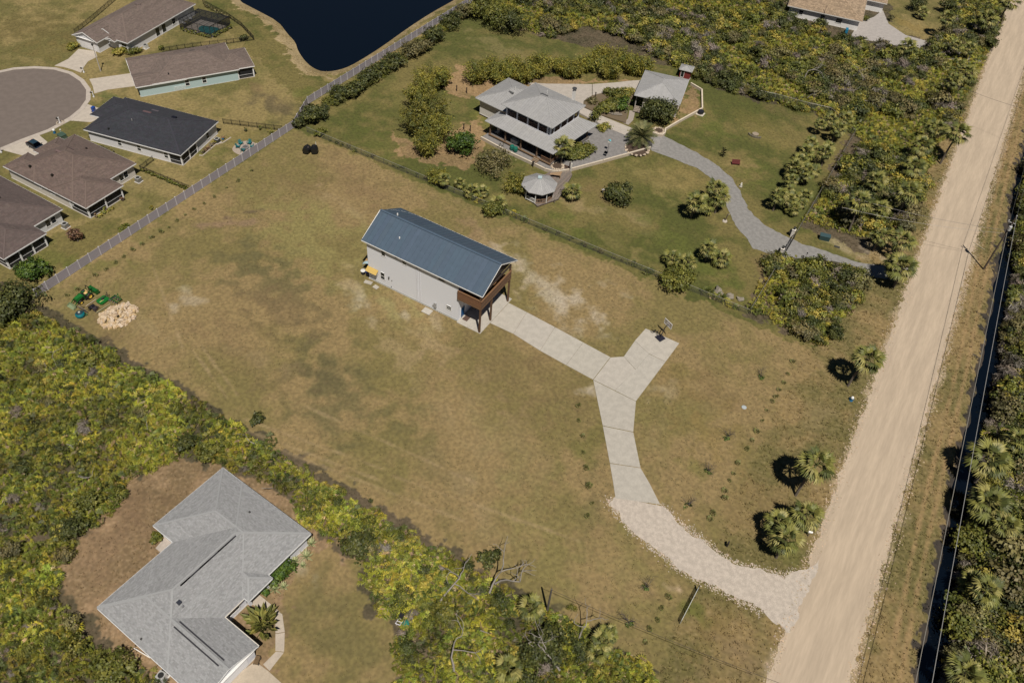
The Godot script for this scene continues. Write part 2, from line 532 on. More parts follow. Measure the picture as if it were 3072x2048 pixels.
	for b in [
		[Vector2(-94.69, -90.31), 17, 9, 0.4, lime, 0.85], [Vector2(-94.91, -97.62), 11, 5, 0.2, lime, 0.75], [Vector2(-89.42, -85.45), 12, 5, 0.3, lime, 0.6], [Vector2(-89.12, -76.87), 15, 7, 0.3, olive, 0.75], [Vector2(-97.63, -78.13), 9, 6, 0, olive, 0.4],
		[Vector2(-64.99, -63.43), 14, 8, 0.5, olive, 0.7], [Vector2(-67.94, -64.80), 6, 4, 0.5, Color(0.095,0.082,0.036), 0.5], [Vector2(-84.69, -73.08), 10, 5, 0, brown, 0.5], [Vector2(-82.33, -61.99), 14, 5, 0.1, brown, 0.35], [Vector2(-96.04, -109.31), 18, 5, 0.3, brown, 0.45], [Vector2(-103.62, -101.92), 8, 4, 0, brown, 0.4],
		[Vector2(-106.95, -85.60), 9, 1.6, -0.75, Color(0.24,0.16,0.10), 0.8], [Vector2(-106.96, -89.78), 3, 0.8, -0.75, Color(0.1,0.07,0.05), 0.6], [Vector2(-109.23, -85.62), 2, 0.8, -0.5, Color(0.12,0.08,0.06), 0.5],
		[Vector2(-97.69, -65.34), 4.5, 2, 0.2, sand, 0.45], [Vector2(-98.90, -62.50), 2, 1, 0.2, sand, 0.5], [Vector2(-99.88, -56.65), 6, 3, 0.2, pale, 0.5], [Vector2(-106.25, -53.50), 7, 4, 0, brown, 0.5],
		[Vector2(-76.29, -83.76), 5, 2.5, 0.9, sand, 0.4], [Vector2(-71.94, -81.97), 5, 1.6, 0.6, sand, 0.4], [Vector2(-79.07, -85.37), 4, 2, 0.5, pale, 0.6], [Vector2(-69.74, -83.51), 7, 2, 0.4, Color(0.30,0.27,0.12), 0.55],
		[Vector2(-63.40, -85.24), 8, 1.8, 0.5, Color(0.27,0.25,0.10), 0.5], [Vector2(-59.52, -85.03), 4, 1.2, 0.5, sand, 0.35], [Vector2(-59.67, -81.96), 8, 3, 0.5, pale, 0.45], [Vector2(-65.28, -83.93), 2.5, 1, 0.5, sand, 0.5],
		[Vector2(-60.32, -75.92), 9, 3, 0.4, pale, 0.55], [Vector2(-55.46, -80.48), 5, 2.5, 0, pale, 0.5], [Vector2(-78.63, -62.14), 6, 3, 0, pale, 0.35],
		[Vector2(-45.21, -103.42), 12, 5, 0.5, sand, 0.45], [Vector2(-51.21, -104.98), 10, 3, 0.5, sand, 0.4], [Vector2(-40.81, -103.69), 6, 3, 0.4, sand, 0.5], [Vector2(-63.56, -108.52), 12, 3, 0.5, pale, 0.7], [Vector2(-58.77, -107.19), 7, 1.6, 0.5, sand, 0.5], [Vector2(-36.96, -112.07), 3, 1.2, 0.3, sand, 0.4], [Vector2(-39.26, -111.19), 2, 1, 0.3, sand, 0.4],
		[Vector2(-94.73, -102.09), 8, 2, 0.2, pale, 0.5], [Vector2(-69.22, -111.03), 7, 2, 0.5, brown, 0.5], [Vector2(-44.27, -82.15), 16, 8, 0.5, brown, 0.35], [Vector2(-31.07, -85.38), 12, 6, 0.6, brown, 0.3], [Vector2(-38.23, -69.80), 16, 7, 0.5, pale, 0.3], [Vector2(-43.18, -61.51), 15, 4, 0.5, olive, 0.3],
		[Vector2(-19.79, -93.62), 2.6, 3.4, 0.4, sand, 0.55], [Vector2(-30.00, -87.24), 1.6, 2.2, 0.6, sand, 0.7], [Vector2(-19.30, -85.67), 2.4, 2.4, 0, lime, 0.5], [Vector2(-18.47, -99.79), 3.5, 2, 0.4, green, 0.4], [Vector2(-17.39, -84.86), 5, 2, 1.2, pale, 0.4],
		[Vector2(-17.92, -96.62), 9, 6, 0.4, Color(0.24,0.165,0.065), 0.4], [Vector2(-12.25, -98.18), 8, 5, 0.4, brown, 0.3], [Vector2(-8.83, -89.57), 8, 5, 0.6, Color(0.24,0.17,0.06), 0.4], [Vector2(-8.58, -81.71), 3, 2, 0, green, 0.35], [Vector2(-25.19, -76.53), 2.5, 9, 0.1, green, 0.25],
		[Vector2(-18.87, -66.56), 3, 8, -0.3, olive, 0.3], [Vector2(-22.45, -57.38), 12, 5, 0.5, lime, 0.35], [Vector2(-32.30, -56.82), 12, 3, 0.5, pale, 0.35], [Vector2(-11.89, -61.05), 10, 4, 0.4, lime, 0.3], [Vector2(-3.06, -62.10), 1.7, 1.2, 0, Color(0.46,0.34,0.24), 1.0],
		[Vector2(-126.46, -158.21), 10, 6, 0.2, Color(0.21,0.15,0.055), 0.5], [Vector2(-102.79, -176.80), 14, 5, 0.1, pale, 0.4], [Vector2(-100.53, -144.06), 12, 4, -0.7, Color(0.28,0.22,0.08), 0.5], [Vector2(-101.18, -123.36), 10, 4, 0.3, green, 0.4], [Vector2(-111.60, -145.45), 7, 3, -0.7, Color(0.27,0.2,0.08), 0.45],
		[Vector2(-94.03, -148.99), 3, 4.5, 0.6, Color(0.085,0.10,0.02), 0.85], [Vector2(-88.52, -146.07), 4, 3, 0.6, Color(0.24,0.21,0.05), 0.5],
		[Vector2(-54.86, -130.08), 6, 3, 0.2, pale, 0.6], [Vector2(-43.31, -133.09), 7, 3, 0.4, pale, 0.5], [Vector2(-53.22, -136.80), 6, 3, 0.2, brown, 0.4], [Vector2(-46.09, -147.77), 9, 5, 0.4, Color(0.29,0.22,0.09), 0.6], [Vector2(-41.27, -153.28), 7, 5, 0.4, Color(0.28,0.21,0.08), 0.5],
		[Vector2(-54.31, -123.44), 10, 3, 0.5, green, 0.6], [Vector2(-32.56, -130.62), 10, 4, 0.5, green, 0.6], [Vector2(-23.81, -127.30), 9, 4, 0.4, green, 0.5], [Vector2(-34.13, -121.55), 8, 3, 0.4, Color(0.28,0.21,0.09), 0.4], [Vector2(-42.57, -123.49), 8, 3, 0.5, Color(0.27,0.2,0.09), 0.4],
		[Vector2(-45.44, -176.19), 8, 5, 0.4, green, 0.7], [Vector2(-37.55, -184.51), 8, 4, 0.3, Color(0.14,0.12,0.03), 0.5], [Vector2(-33.66, -192.34), 9, 3, 0.2, brown, 0.4], [Vector2(-29.94, -163.62), 8, 6, 0.4, green, 0.6], [Vector2(-30.02, -178.55), 9, 4, 0.3, Color(0.25,0.19,0.07), 0.5], [Vector2(-33.57, -165.07), 5, 4, 0.3, Color(0.30, 0.20, 0.10), 0.6],
		[Vector2(-15.75, -134.55), 4, 5, 0.2, brown, 0.5], [Vector2(-51.45, -182.57), 4, 3, 0, Color(0.30, 0.20, 0.10), 0.5],
		[Vector2(-200.70, -111.17), 26, 9, -0.4, Color(0.135,0.105,0.035), 0.6], [Vector2(-186.44, -111.12), 12, 5, -0.4, Color(0.2,0.15,0.05), 0.5], [Vector2(-128.39, -121.73), 9, 4, 0.1, Color(0.10,0.075,0.045), 0.55], [Vector2(-127.47, -129.58), 6, 3, 0.3, green, 0.5], [Vector2(-138.10, -125.13), 3, 2, 0, brown, 0.5], [Vector2(-141.42, -130.17), 12, 3, 0.2, lime, 0.4],
		[Vector2(-162.11, -103.11), 4, 2.5, 0.3, Color(0.10,0.12,0.03), 0.7], [Vector2(-159.53, -89.28), 3, 2, 0, green, 0.4], [Vector2(-130.29, -84.28), 7, 3, -0.4, pale, 0.4], [Vector2(-127.72, -99.54), 5, 3, 0.2, green, 0.4], [Vector2(-126.16, -59.38), 12, 4, -0.4, green, 0.5], [Vector2(-126.56, -108.65), 5, 3, 0, Color(0.28,0.21,0.08), 0.5],
		[Vector2(-0.31, -280.80), 5, 3, 0, green, 0.5], [Vector2(-15.30, -261.84), 9, 4, 0.2, Color(0.26,0.185,0.06), 0.6], [Vector2(-58.22, -244.90), 9, 4, 0, green, 0.4],
		[Vector2(-49.21, -33.59), 9, 9, 0.3, Color(0.22,0.165,0.075), 0.4], [Vector2(-39.12, -32.16), 9, 6, 0.3, olive, 0.35], [Vector2(-48.51, -37.12), 4, 2, 0.8, sand, 0.4], [Vector2(-71.22, -24.61), 6, 8, 0.4, Color(0.26,0.17,0.10), 0.5], [Vector2(-74.13, -30.91), 8, 4, -0.5, Color(0.17,0.11,0.06), 0.5],
		[Vector2(3.13, -59.44), 4, 5, 0.5, Color(0.2,0.14,0.05), 0.6], [Vector2(0.21, -60.46), 2.5, 2, 0, green, 0.6], [Vector2(6.89, -57.65), 4, 5, 0.3, Color(0.235,0.165,0.09), 0.6], [Vector2(2.16, -83.19), 5, 10, 0.5, Color(0.27,0.18,0.085), 0.5], [Vector2(0.65, -95.94), 4, 8, 0.5, Color(0.15,0.125,0.045), 0.45], [Vector2(4.09, -103.63), 3, 5, 0.5, Color(0.30,0.22,0.12), 0.4],
		[Vector2(1.35, -151.48), 6, 2, 0.2, sand, 0.5], [Vector2(-3.31, -148.99), 6, 1.5, 0.3, Color(0.42,0.34,0.24), 0.6], [Vector2(10.60, -75.75), 4, 2, 0, green, 0.4], [Vector2(1.15, -206.45), 3, 8, 0.2, Color(0.3,0.22,0.12), 0.4],
	]: blob(b[0], b[1], b[2], b[3], b[4], b[5], me)
	for t in [[Vector2(-72.04, -51.14), Vector2(-48.52, -55.56)], [Vector2(-70.56, -49.58), Vector2(-47.88, -53.66)], [Vector2(-66.05, -58.34), Vector2(-35.13, -61.21)], [Vector2(-46.75, -55.34), Vector2(-18.12, -61.05)], [Vector2(-89.32, -57.18), Vector2(-77.33, -52.84)], [Vector2(-88.88, -58.69), Vector2(-76.25, -54.12)], [Vector2(-63.70, -49.72), Vector2(-32.57, -54.92)], [Vector2(-110.02, -67.88), Vector2(-90.47, -56.38)]]:
		track(t[0], t[1], 0.42, pale, 0.34, me)
	for i in 2:
		var a: float = 2.1 + i * 1.6
		for j in ditch.size() - 2: track(ditch[j] - Vector2(a + 2.4, 0), ditch[j + 1] - Vector2(a + 2.4, 0), 0.5, Color(0.33, 0.22, 0.11), 0.5, me)
	for i in 60:   # pale shell thrown up along both edges of the sand road
		for s in 2:
			var z := -275.0 + i * 4.4
			var x: float = lerpf(6.0, 11.7, (z + 277.0) / 221.0) + s * 9.3
			blob(Vector2(x, z), rf(0.6, 1.3), 3.2, 0, Color(0.44, 0.35, 0.25), 0.55, me)
	var gm := mat(Color.WHITE, 0.95)
	gm.vertex_color_use_as_albedo = false
	gm.albedo_texture = ImageTexture.create_from_image(Image.create_from_data(GN, GN, false, Image.FORMAT_RGB8, gcol))
	gm.detail_enabled = true
	gm.detail_albedo = tone(0.87, 1.0, 0.13, 3, 1.0, 21)
	gm.detail_blend_mode = BaseMaterial3D.BLEND_MODE_MUL
	gm.detail_uv_layer = BaseMaterial3D.DETAIL_UV_2
	gm.uv2_triplanar = true
	gm.uv2_world_triplanar = true
	gm.uv2_scale = Vector3.ONE / 31.0
	var st := 1.25
	var nx := int(GS / st)
	var vv := PackedVector3Array()
	var uu := PackedVector2Array()
	var ii := PackedInt32Array()
	for iz in nx + 1:
		for ix in nx + 1:
			var x := GX + ix * st
			var z := GZ + iz * st
			vv.append(Vector3(x, ground_y(x, z), z))
			uu.append(Vector2((x - GX) / GS, (z - GZ) / GS))
	for iz in nx:
		for ix in nx:
			var a := iz * (nx + 1) + ix
			ii.append_array([a, a + 1, a + nx + 2, a, a + nx + 2, a + nx + 1])
	var far := 900.0
	for q in [[-far, -far, far, GZ], [-far, GZ + GS, far, far], [-far, GZ, GX, GZ + GS], [GX + GS, GZ, far, GZ + GS]]:
		var b := vv.size()
		for p in [Vector2(q[0], q[1]), Vector2(q[2], q[1]), Vector2(q[2], q[3]), Vector2(q[0], q[3])]:
			vv.append(Vector3(p.x, 0, p.y))
			uu.append(Vector2((p.x - GX) / GS, (p.y - GZ) / GS))
		ii.append_array([b, b + 1, b + 2, b, b + 2, b + 3])
	var arr := []
	arr.resize(Mesh.ARRAY_MAX)
	arr[Mesh.ARRAY_VERTEX] = vv
	arr[Mesh.ARRAY_TEX_UV] = uu
	arr[Mesh.ARRAY_INDEX] = ii
	var am := ArrayMesh.new()
	am.add_surface_from_arrays(Mesh.PRIMITIVE_TRIANGLES, arr)
	struct("ground", am, gm)
	var w := MB.new()
	var pw := PackedVector2Array()
	for p in pond: pw.append(Vector2(-152, -190) + (p - Vector2(-152, -190)) * 1.03)
	w.flat(pw, -0.9)
	struct("pond_water", w, M.water)
	w = MB.new()
	w.flat(ribbon(ditch, 5.0), -0.85)
	struct("ditch_water", w, M.water)

var paved := []
const CONC := Color(0.435, 0.405, 0.365)

func slab(parent: Node, called: String, poly: PackedVector2Array, y0: float, y1: float, c: Color, m: Material) -> MeshInstance3D:
	var b := MB.new()
	b.col = c
	b.prism(poly, y0, y1)
	paved.append(poly)
	var o := MeshInstance3D.new()
	o.mesh = b.done()
	o.material_override = m
	o.name = called if parent != self else numbered(called)
	parent.add_child(o, true)
	if parent == self: o.set_meta("kind", "structure")
	return o

func chips(called: String, poly_edges: Array, n: int, spread: float, c: Color, size: float, label: String) -> void:
	# loose shell and stone lying along an edge
	var b := MB.new()
	b.col = Color.WHITE
	b.lathe(Vector3.ZERO, [Vector2(0, 0.35), Vector2(0.45, 0.25), Vector2(0.5, 0.0)], 5)
	var tr := []
	var tn := []
	for e in poly_edges:
		for i in int(n * e[0].distance_to(e[1])):
			var p: Vector2 = e[0].lerp(e[1], rng.randf()) + Vector2(rng.randfn(), rng.randfn()) * spread
			var s := size * rf(0.4, 1.3)
			tr.append(Transform3D(Basis(Vector3.UP, rf(0, TAU)).scaled(Vector3(s * rf(0.8, 1.5), s * 0.7, s)), v3(p, maxf(0.0, ground_y(p.x, p.y)))))
			tn.append(vary(c, 0.3))
	many(called, [b.done()], M.stone, tr, tn, label, "gravel")

func build_paving() -> void:
	# the sand road, its left edge x 6 to 12 m, about 9.3 m wide
	var l := PackedVector2Array()
	var r := PackedVector2Array()
	for i in 110:
		var z := -345.0 + i * 3.2
		var x := lerpf(6.0, 11.7, (z + 277.0) / 221.0)
		l.append(Vector2(x, z)); r.append(Vector2(x + 9.3, z))
	r.reverse()
	l.append_array(r)
	var road := MB.new()
	road.col = Color(0.455, 0.372, 0.283)
	road.flat(ragged(l, 0.7, 0.45), 0.03)
	paved.append(l)
	var rm := mat(Color.WHITE, 0.95, tone(0.94, 1.0, 0.03, 5, 1.0, 41), 14.0)
	rm.uv1_scale = Vector3(1.0 / 11.0, 0.1, 1.0 / 130.0)
	rm.detail_enabled = true
	rm.detail_albedo = tone(0.965, 1.0, 0.05, 4, 1.0, 43)
	rm.detail_blend_mode = BaseMaterial3D.BLEND_MODE_MUL
	rm.detail_uv_layer = BaseMaterial3D.DETAIL_UV_2
	rm.uv2_triplanar = true
	rm.uv2_world_triplanar = true
	rm.uv2_scale = Vector3(1.0 / 5.0, 0.2, 1.0 / 40.0)
	struct("sand_road", road, rm)
	# driveway of the workshop house: poured slabs with open joints
	var dw := Node3D.new()
	dw.name = "driveway"
	add_child(dw)
	dw.set_meta("kind", "structure")
	var jl: Array = [Vector2(-51.62, -90.52), Vector2(-46.85, -90.58), Vector2(-41.00, -89.76), Vector2(-35.67, -89.39), Vector2(-30.37, -89.08)]
	var jr: Array = [Vector2(-51.59, -96.72), Vector2(-47.69, -96.55), Vector2(-41.66, -96.16), Vector2(-35.75, -95.72), Vector2(-30.22, -95.31)]
	for i in 4:
		var d: Vector2 = (jl[i + 1] - jl[i]).normalized() * 0.02
		slab(dw, "slab", PackedVector2Array([jl[i] + d, jr[i] + d, jr[i + 1] - d, jl[i + 1] - d]), -0.1, 0.07, vary(CONC, 0.02), M.concrete)
	slab(dw, "slab", PackedVector2Array([Vector2(-30.29, -89.10), Vector2(-30.15, -95.26), Vector2(-28.36, -96.75), Vector2(-25.38, -95.16), Vector2(-26.25, -89.04)]), -0.1, 0.07, CONC * 1.01, M.concrete)
	slab(dw, "slab", PackedVector2Array([Vector2(-26.21, -89.04), Vector2(-25.37, -95.23), Vector2(-24.98, -99.80), Vector2(-21.83, -99.73), Vector2(-22.33, -88.92)]), -0.1, 0.07, CONC, M.concrete)
	slab(dw, "slab", PackedVector2Array([Vector2(-25.39, -95.24), Vector2(-28.34, -96.79), Vector2(-28.38, -101.23), Vector2(-24.99, -99.86)]), -0.1, 0.07, CONC * 0.99, M.concrete)
	slab(dw, "slab", PackedVector2Array([Vector2(-28.39, -101.29), Vector2(-28.07, -105.16), Vector2(-21.61, -105.24), Vector2(-21.82, -99.80), Vector2(-24.99, -99.90)]), -0.1, 0.07, CONC * 1.02, M.concrete)
	slab(dw, "slab", PackedVector2Array([Vector2(-30.28, -88.99), Vector2(-22.29, -88.83), Vector2(-19.97, -82.95), Vector2(-24.61, -81.32)]), -0.1, 0.07, CONC * 0.96, M.concrete)
	slab(dw, "slab", PackedVector2Array([Vector2(-24.53, -81.20), Vector2(-19.91, -82.82), Vector2(-16.07, -77.32), Vector2(-20.40, -75.45)]), -0.1, 0.07, CONC * 0.97, M.concrete)
	slab(dw, "slab", PackedVector2Array([Vector2(-20.33, -75.34), Vector2(-16.01, -77.22), Vector2(-13.68, -75.45), Vector2(-10.80, -72.94), Vector2(-16.82, -70.20), Vector2(-18.29, -72.39)]), -0.1, 0.07, CONC * 0.97, M.concrete)
	# crushed shell apron between the slabs and the road
	var ap := PackedVector2Array([Vector2(-16.81, -70.09), Vector2(-10.78, -72.88), Vector2(-7.88, -71.64), Vector2(-4.61, -71.03), Vector2(-1.80, -70.42), Vector2(0.42, -69.71), Vector2(3.53, -70.09), Vector2(8.91, -71.86), Vector2(10.31, -73.82), Vector2(12.24, -77.20), Vector2(12.33, -70.34), Vector2(12.15, -64.21), Vector2(9.94, -64.46), Vector2(8.22, -65.27), Vector2(4.98, -65.14), Vector2(2.79, -65.05), Vector2(-0.23, -65.10), Vector2(-2.03, -64.84), Vector2(-4.76, -64.92), Vector2(-7.00, -65.57), Vector2(-9.68, -66.22), Vector2(-12.32, -66.70), Vector2(-14.99, -67.97), Vector2(-17.22, -69.09)])
	var am := MB.new()
	am.col = Color(0.52, 0.455, 0.40)
	am.flat(ragged(ap, 0.75, 0.5, [0]), 0.045)
	paved.append(ap)
	struct("shell_apron", am, M.gravel)
	var eds := []
	for i in range(1, ap.size()):
		if i < 8 or i > 12: eds.append([ap[i], ap[(i + 1) % ap.size()]])
	chips("apron_gravel", eds, 60, 0.45, Color(0.50, 0.42, 0.35), 0.17, "loose pale shell gravel along the driveway apron")
	var re := []
	for i in 34:
		var z := -277.0 + i * 6.8
		for s in 2:
			var x := lerpf(6.0, 11.7, (z + 277.0) / 221.0) + s * 9.5
			re.append([Vector2(x, z), Vector2(x + 0.17, z + 6.8)])
	chips("road_gravel", re, 26, 0.5, Color(0.47, 0.37, 0.27), 0.2, "loose pale gravel along the edges of the sand road")
	# gravel lane and court of the hip-roofed neighbour
	var lane := MB.new()
	lane.col = Color(0.27, 0.262, 0.258)
	var lane_poly := ragged(PackedVector2Array([Vector2(-50.89, -157.48), Vector2(-39.03, -157.28), Vector2(-40.22, -157.53), Vector2(-35.88, -155.46), Vector2(-31.02, -152.44), Vector2(-29.55, -148.64), Vector2(-25.47, -143.19), Vector2(-21.65, -140.15), Vector2(-19.70, -138.10), Vector2(-14.70, -138.69), Vector2(-8.39, -141.92), Vector2(-4.43, -144.10), Vector2(-1.05, -144.23), Vector2(1.48, -143.18), Vector2(6.54, -145.14), Vector2(9.94, -151.58), Vector2(5.16, -149.03), Vector2(-0.47, -146.28), Vector2(-7.31, -146.05), Vector2(-11.82, -145.43), Vector2(-15.53, -145.84), Vector2(-22.04, -147.03), Vector2(-20.06, -146.62), Vector2(-24.87, -149.65), Vector2(-28.39, -154.36), Vector2(-31.61, -158.08), Vector2(-35.84, -160.75), Vector2(-41.25, -162.68), Vector2(-51.78, -164.80), Vector2(-53.40, -163.30)]), 0.35, 0.7)
	paved.append(lane_poly)
	lane.flat(lane_poly, 0.035)
	struct("gravel_lane", lane, M.gravel)
	slab(self, "gravel_terrace", PackedVector2Array([Vector2(-84.25, -138.62), Vector2(-77.17, -137.51), Vector2(-66.27, -136.54), Vector2(-64.03, -137.06), Vector2(-62.18, -139.29), Vector2(-57.63, -146.58), Vector2(-51.12, -157.51), Vector2(-52.49, -162.05), Vector2(-58.41, -159.07), Vector2(-62.12, -158.92), Vector2(-65.78, -159.74), Vector2(-79.40, -154.32), Vector2(-83.82, -141.50)]), -0.1, 0.4, Color(0.24, 0.23, 0.228), M.gravel)
	slab(self, "lane_ramp", PackedVector2Array([Vector2(-51.10, -157.67), Vector2(-52.56, -162.49), Vector2(-51.30, -163.71), Vector2(-49.43, -158.28)]), -0.1, 0.2, Color(0.30, 0.29, 0.29), M.gravel)
	var court := Node3D.new()
	court.name = "concrete_court"
	add_child(court)
	court.set_meta("kind", "structure")
	var cc := Color(0.415, 0.375, 0.34)
	slab(court, "slab", PackedVector2Array([Vector2(-88.07, -165.40), Vector2(-83.99, -167.79), Vector2(-74.91, -174.49), Vector2(-72.48, -169.80), Vector2(-72.93, -166.22), Vector2(-71.68, -163.85), Vector2(-74.40, -161.79)]), -0.1, 0.42, cc, M.concrete)
	slab(court, "slab", PackedVector2Array([Vector2(-74.80, -174.57), Vector2(-70.73, -178.66), Vector2(-68.12, -181.70), Vector2(-65.35, -184.46), Vector2(-64.13, -176.58), Vector2(-65.32, -177.79), Vector2(-68.56, -176.79), Vector2(-70.53, -173.27), Vector2(-72.42, -169.98)]), -0.1, 0.42, cc * 1.03, M.concrete)
	slab(court, "slab", PackedVector2Array([Vector2(-71.56, -163.63), Vector2(-66.51, -162.92), Vector2(-58.05, -162.53), Vector2(-58.30, -158.94), Vector2(-62.54, -159.16), Vector2(-74.28, -161.57)]), -0.1, 0.42, cc * 1.06, M.concrete)
	slab(self, "brick_path", ribbon([Vector2(-61.66, -169.91), Vector2(-61.00, -168.22), Vector2(-60.35, -166.25), Vector2(-60.36, -163.81)], 1.3), -0.1, 0.1, Color(0.36, 0.31, 0.28), M.stone)
	# the cul-de-sac with its kerb and driveways
	var ring: Array = [Vector2(-198.51, -76.86), Vector2(-196.21, -86.09), Vector2(-188.68, -95.01), Vector2(-187.46, -97.66), Vector2(-184.40, -100.77), Vector2(-180.37, -103.17), Vector2(-175.96, -103.99), Vector2(-171.34, -103.33), Vector2(-167.03, -101.56), Vector2(-163.64, -98.63), Vector2(-161.70, -95.33), Vector2(-160.32, -90.62), Vector2(-160.25, -85.66), Vector2(-161.45, -80.20), Vector2(-162.14, -75.36), Vector2(-166.03, -60.62)]
	slab(self, "asphalt_circle", PackedVector2Array(ring), -0.1, 0.03, Color(0.150, 0.124, 0.112), M.asphalt)
	slab(self, "kerb", ribbon(ring, 1.0), -0.1, 0.09, Color(0.44, 0.39, 0.35), M.concrete)
	for q in [
		PackedVector2Array([Vector2(-181.51, -104.02), Vector2(-181.65, -108.00), Vector2(-183.68, -112.59), Vector2(-179.73, -114.27), Vector2(-177.34, -112.75), Vector2(-177.26, -110.04), Vector2(-175.90, -107.70), Vector2(-174.26, -105.51), Vector2(-176.81, -105.32), Vector2(-179.37, -104.87)]),
		PackedVector2Array([Vector2(-170.54, -104.72), Vector2(-165.07, -112.41), Vector2(-159.97, -109.00), Vector2(-163.67, -104.14), Vector2(-164.67, -101.20), Vector2(-167.48, -103.11)]),
		PackedVector2Array([Vector2(-162.40, -97.28), Vector2(-158.09, -97.78), Vector2(-155.77, -95.18), Vector2(-155.93, -92.91), Vector2(-161.06, -90.06), Vector2(-161.35, -94.14)]),
		PackedVector2Array([Vector2(-161.77, -75.74), Vector2(-161.27, -80.07), Vector2(-161.18, -83.44), Vector2(-156.97, -82.64), Vector2(-154.01, -77.72), Vector2(-156.99, -76.53), Vector2(-161.30, -75.52)])]:
		slab(self, "house_driveway", q, -0.1, 0.06, Color(0.46, 0.41, 0.36), M.concrete)
	slab(self, "house_driveway", PackedVector2Array([Vector2(-26.52, -260.11), Vector2(-25.46, -266.52), Vector2(-21.82, -258.45), Vector2(-16.01, -254.34), Vector2(-8.17, -254.62), Vector2(2.19, -255.36), Vector2(5.17, -252.10), Vector2(3.41, -248.39), Vector2(-8.30, -246.35), Vector2(-19.65, -245.58), Vector2(-28.75, -242.56), Vector2(-29.11, -253.52)]), -0.1, 0.06, Color(0.38, 0.35, 0.34), M.concrete)
	slab(self, "house_driveway", PackedVector2Array([Vector2(-45.69, -18.75), Vector2(-44.07, -23.62), Vector2(-41.97, -23.60), Vector2(-39.19, -23.30), Vector2(-36.94, -21.53), Vector2(-44.84, -16.50)]), -0.1, 0.06, Color(0.44, 0.375, 0.30), M.concrete)
	var walk := Node3D.new()
	walk.name = "garden_walk"
	add_child(walk)
	walk.set_meta("kind", "structure")
	for q in [PackedVector2Array([Vector2(-43.03, -23.87), Vector2(-41.82, -23.69), Vector2(-41.91, -26.40), Vector2(-42.81, -25.93)]), PackedVector2Array([Vector2(-42.92, -25.97), Vector2(-41.95, -26.48), Vector2(-43.56, -28.41), Vector2(-44.42, -27.63)]), PackedVector2Array([Vector2(-44.48, -27.70), Vector2(-43.62, -28.48), Vector2(-45.50, -30.11), Vector2(-46.66, -30.06)]), PackedVector2Array([Vector2(-46.72, -30.13), Vector2(-45.79, -30.16), Vector2(-50.57, -30.59), Vector2(-50.08, -29.01), Vector2(-49.13, -29.04)])]:
		slab(walk, "slab", q, -0.1, 0.06, Color(0.45, 0.39, 0.33), M.concrete)
	slab(self, "back_patio", PackedVector2Array([Vector2(-66.15, -28.01), Vector2(-66.35, -29.82), Vector2(-63.95, -30.35), Vector2(-63.92, -27.80)]), -0.1, 0.05, Color(0.42, 0.37, 0.33), M.concrete)

# ---------------------------------------------------------------- roofs and house parts

func line_span(poly: Array, y: float) -> Vector2:
	var lo := 1e9
	var hi := -1e9
	for i in poly.size():
		var a: Vector2 = poly[i]
		var b: Vector2 = poly[(i + 1) % poly.size()]
		if (a.y <= y) != (b.y <= y):
			var x := a.x + (y - a.y) / (b.y - a.y) * (b.x - a.x)
			lo = minf(lo, x); hi = maxf(hi, x)
	return Vector2(lo, hi)

func plane_axes(poly: Array) -> Array:
	var u: Vector3 = (poly[1] - poly[0]).normalized()
	var c := Vector3.ZERO
	for p in poly: c += p
	c /= poly.size()
	var w: Vector3 = c - poly[0]
	var v := (w - u * w.dot(u)).normalized()
	var n := u.cross(v)
	if n.y < 0: n = -n
	var flat := []
	var top := 0.0
	for p in poly:
		var q: Vector3 = p - poly[0]
		flat.append(Vector2(q.dot(u), q.dot(v)))
		top = maxf(top, q.dot(v))
	return [u, v, n, flat, top]

func shingles(b: MB, poly: Array, c: Color, course: float, tab: float, lift: float, spread: float) -> void:
	var ax := plane_axes(poly)
	var o: Vector3 = poly[0]
	var rows := int(ax[4] / course)
	for j in rows + 1:
		var v0 := j * course
		var v1 := minf(ax[4], v0 + course)
		if v1 - v0 < 0.02: continue
		var s0 := line_span(ax[3], v0 + 0.002)
		var s1 := line_span(ax[3], v1 - 0.002)
		if s0.x > s0.y or s1.x > s1.y: continue
		var t := minf(s0.x, s1.x) - rf(0, tab)
		var end := maxf(s0.y, s1.y)
		var rowtone := 1.0 + rf(-spread, spread) * 0.35
		while t < end:
			var a0 := clampf(t, s0.x, s0.y)
			var a1 := clampf(t + tab * 0.96, s0.x, s0.y)
			var b0 := clampf(t, s1.x, s1.y)
			var b1 := clampf(t + tab * 0.96, s1.x, s1.y)
			if a1 - a0 > 0.01 or b1 - b0 > 0.01:
				b.col = c * (rowtone + rf(-spread, spread))
				var e: Vector3 = ax[2] * lift * rf(0.7, 1.3)
				var p0: Vector3 = o + ax[0] * a0 + ax[1] * v0
				var p1: Vector3 = o + ax[0] * a1 + ax[1] * v0
				b.quad(p0 + e, o + ax[0] * b0 + ax[1] * v1 + ax[2] * 0.003, o + ax[0] * b1 + ax[1] * v1 + ax[2] * 0.003, p1 + e)
				b.quad(p0, p0 + e, p1 + e, p1)
			t += tab

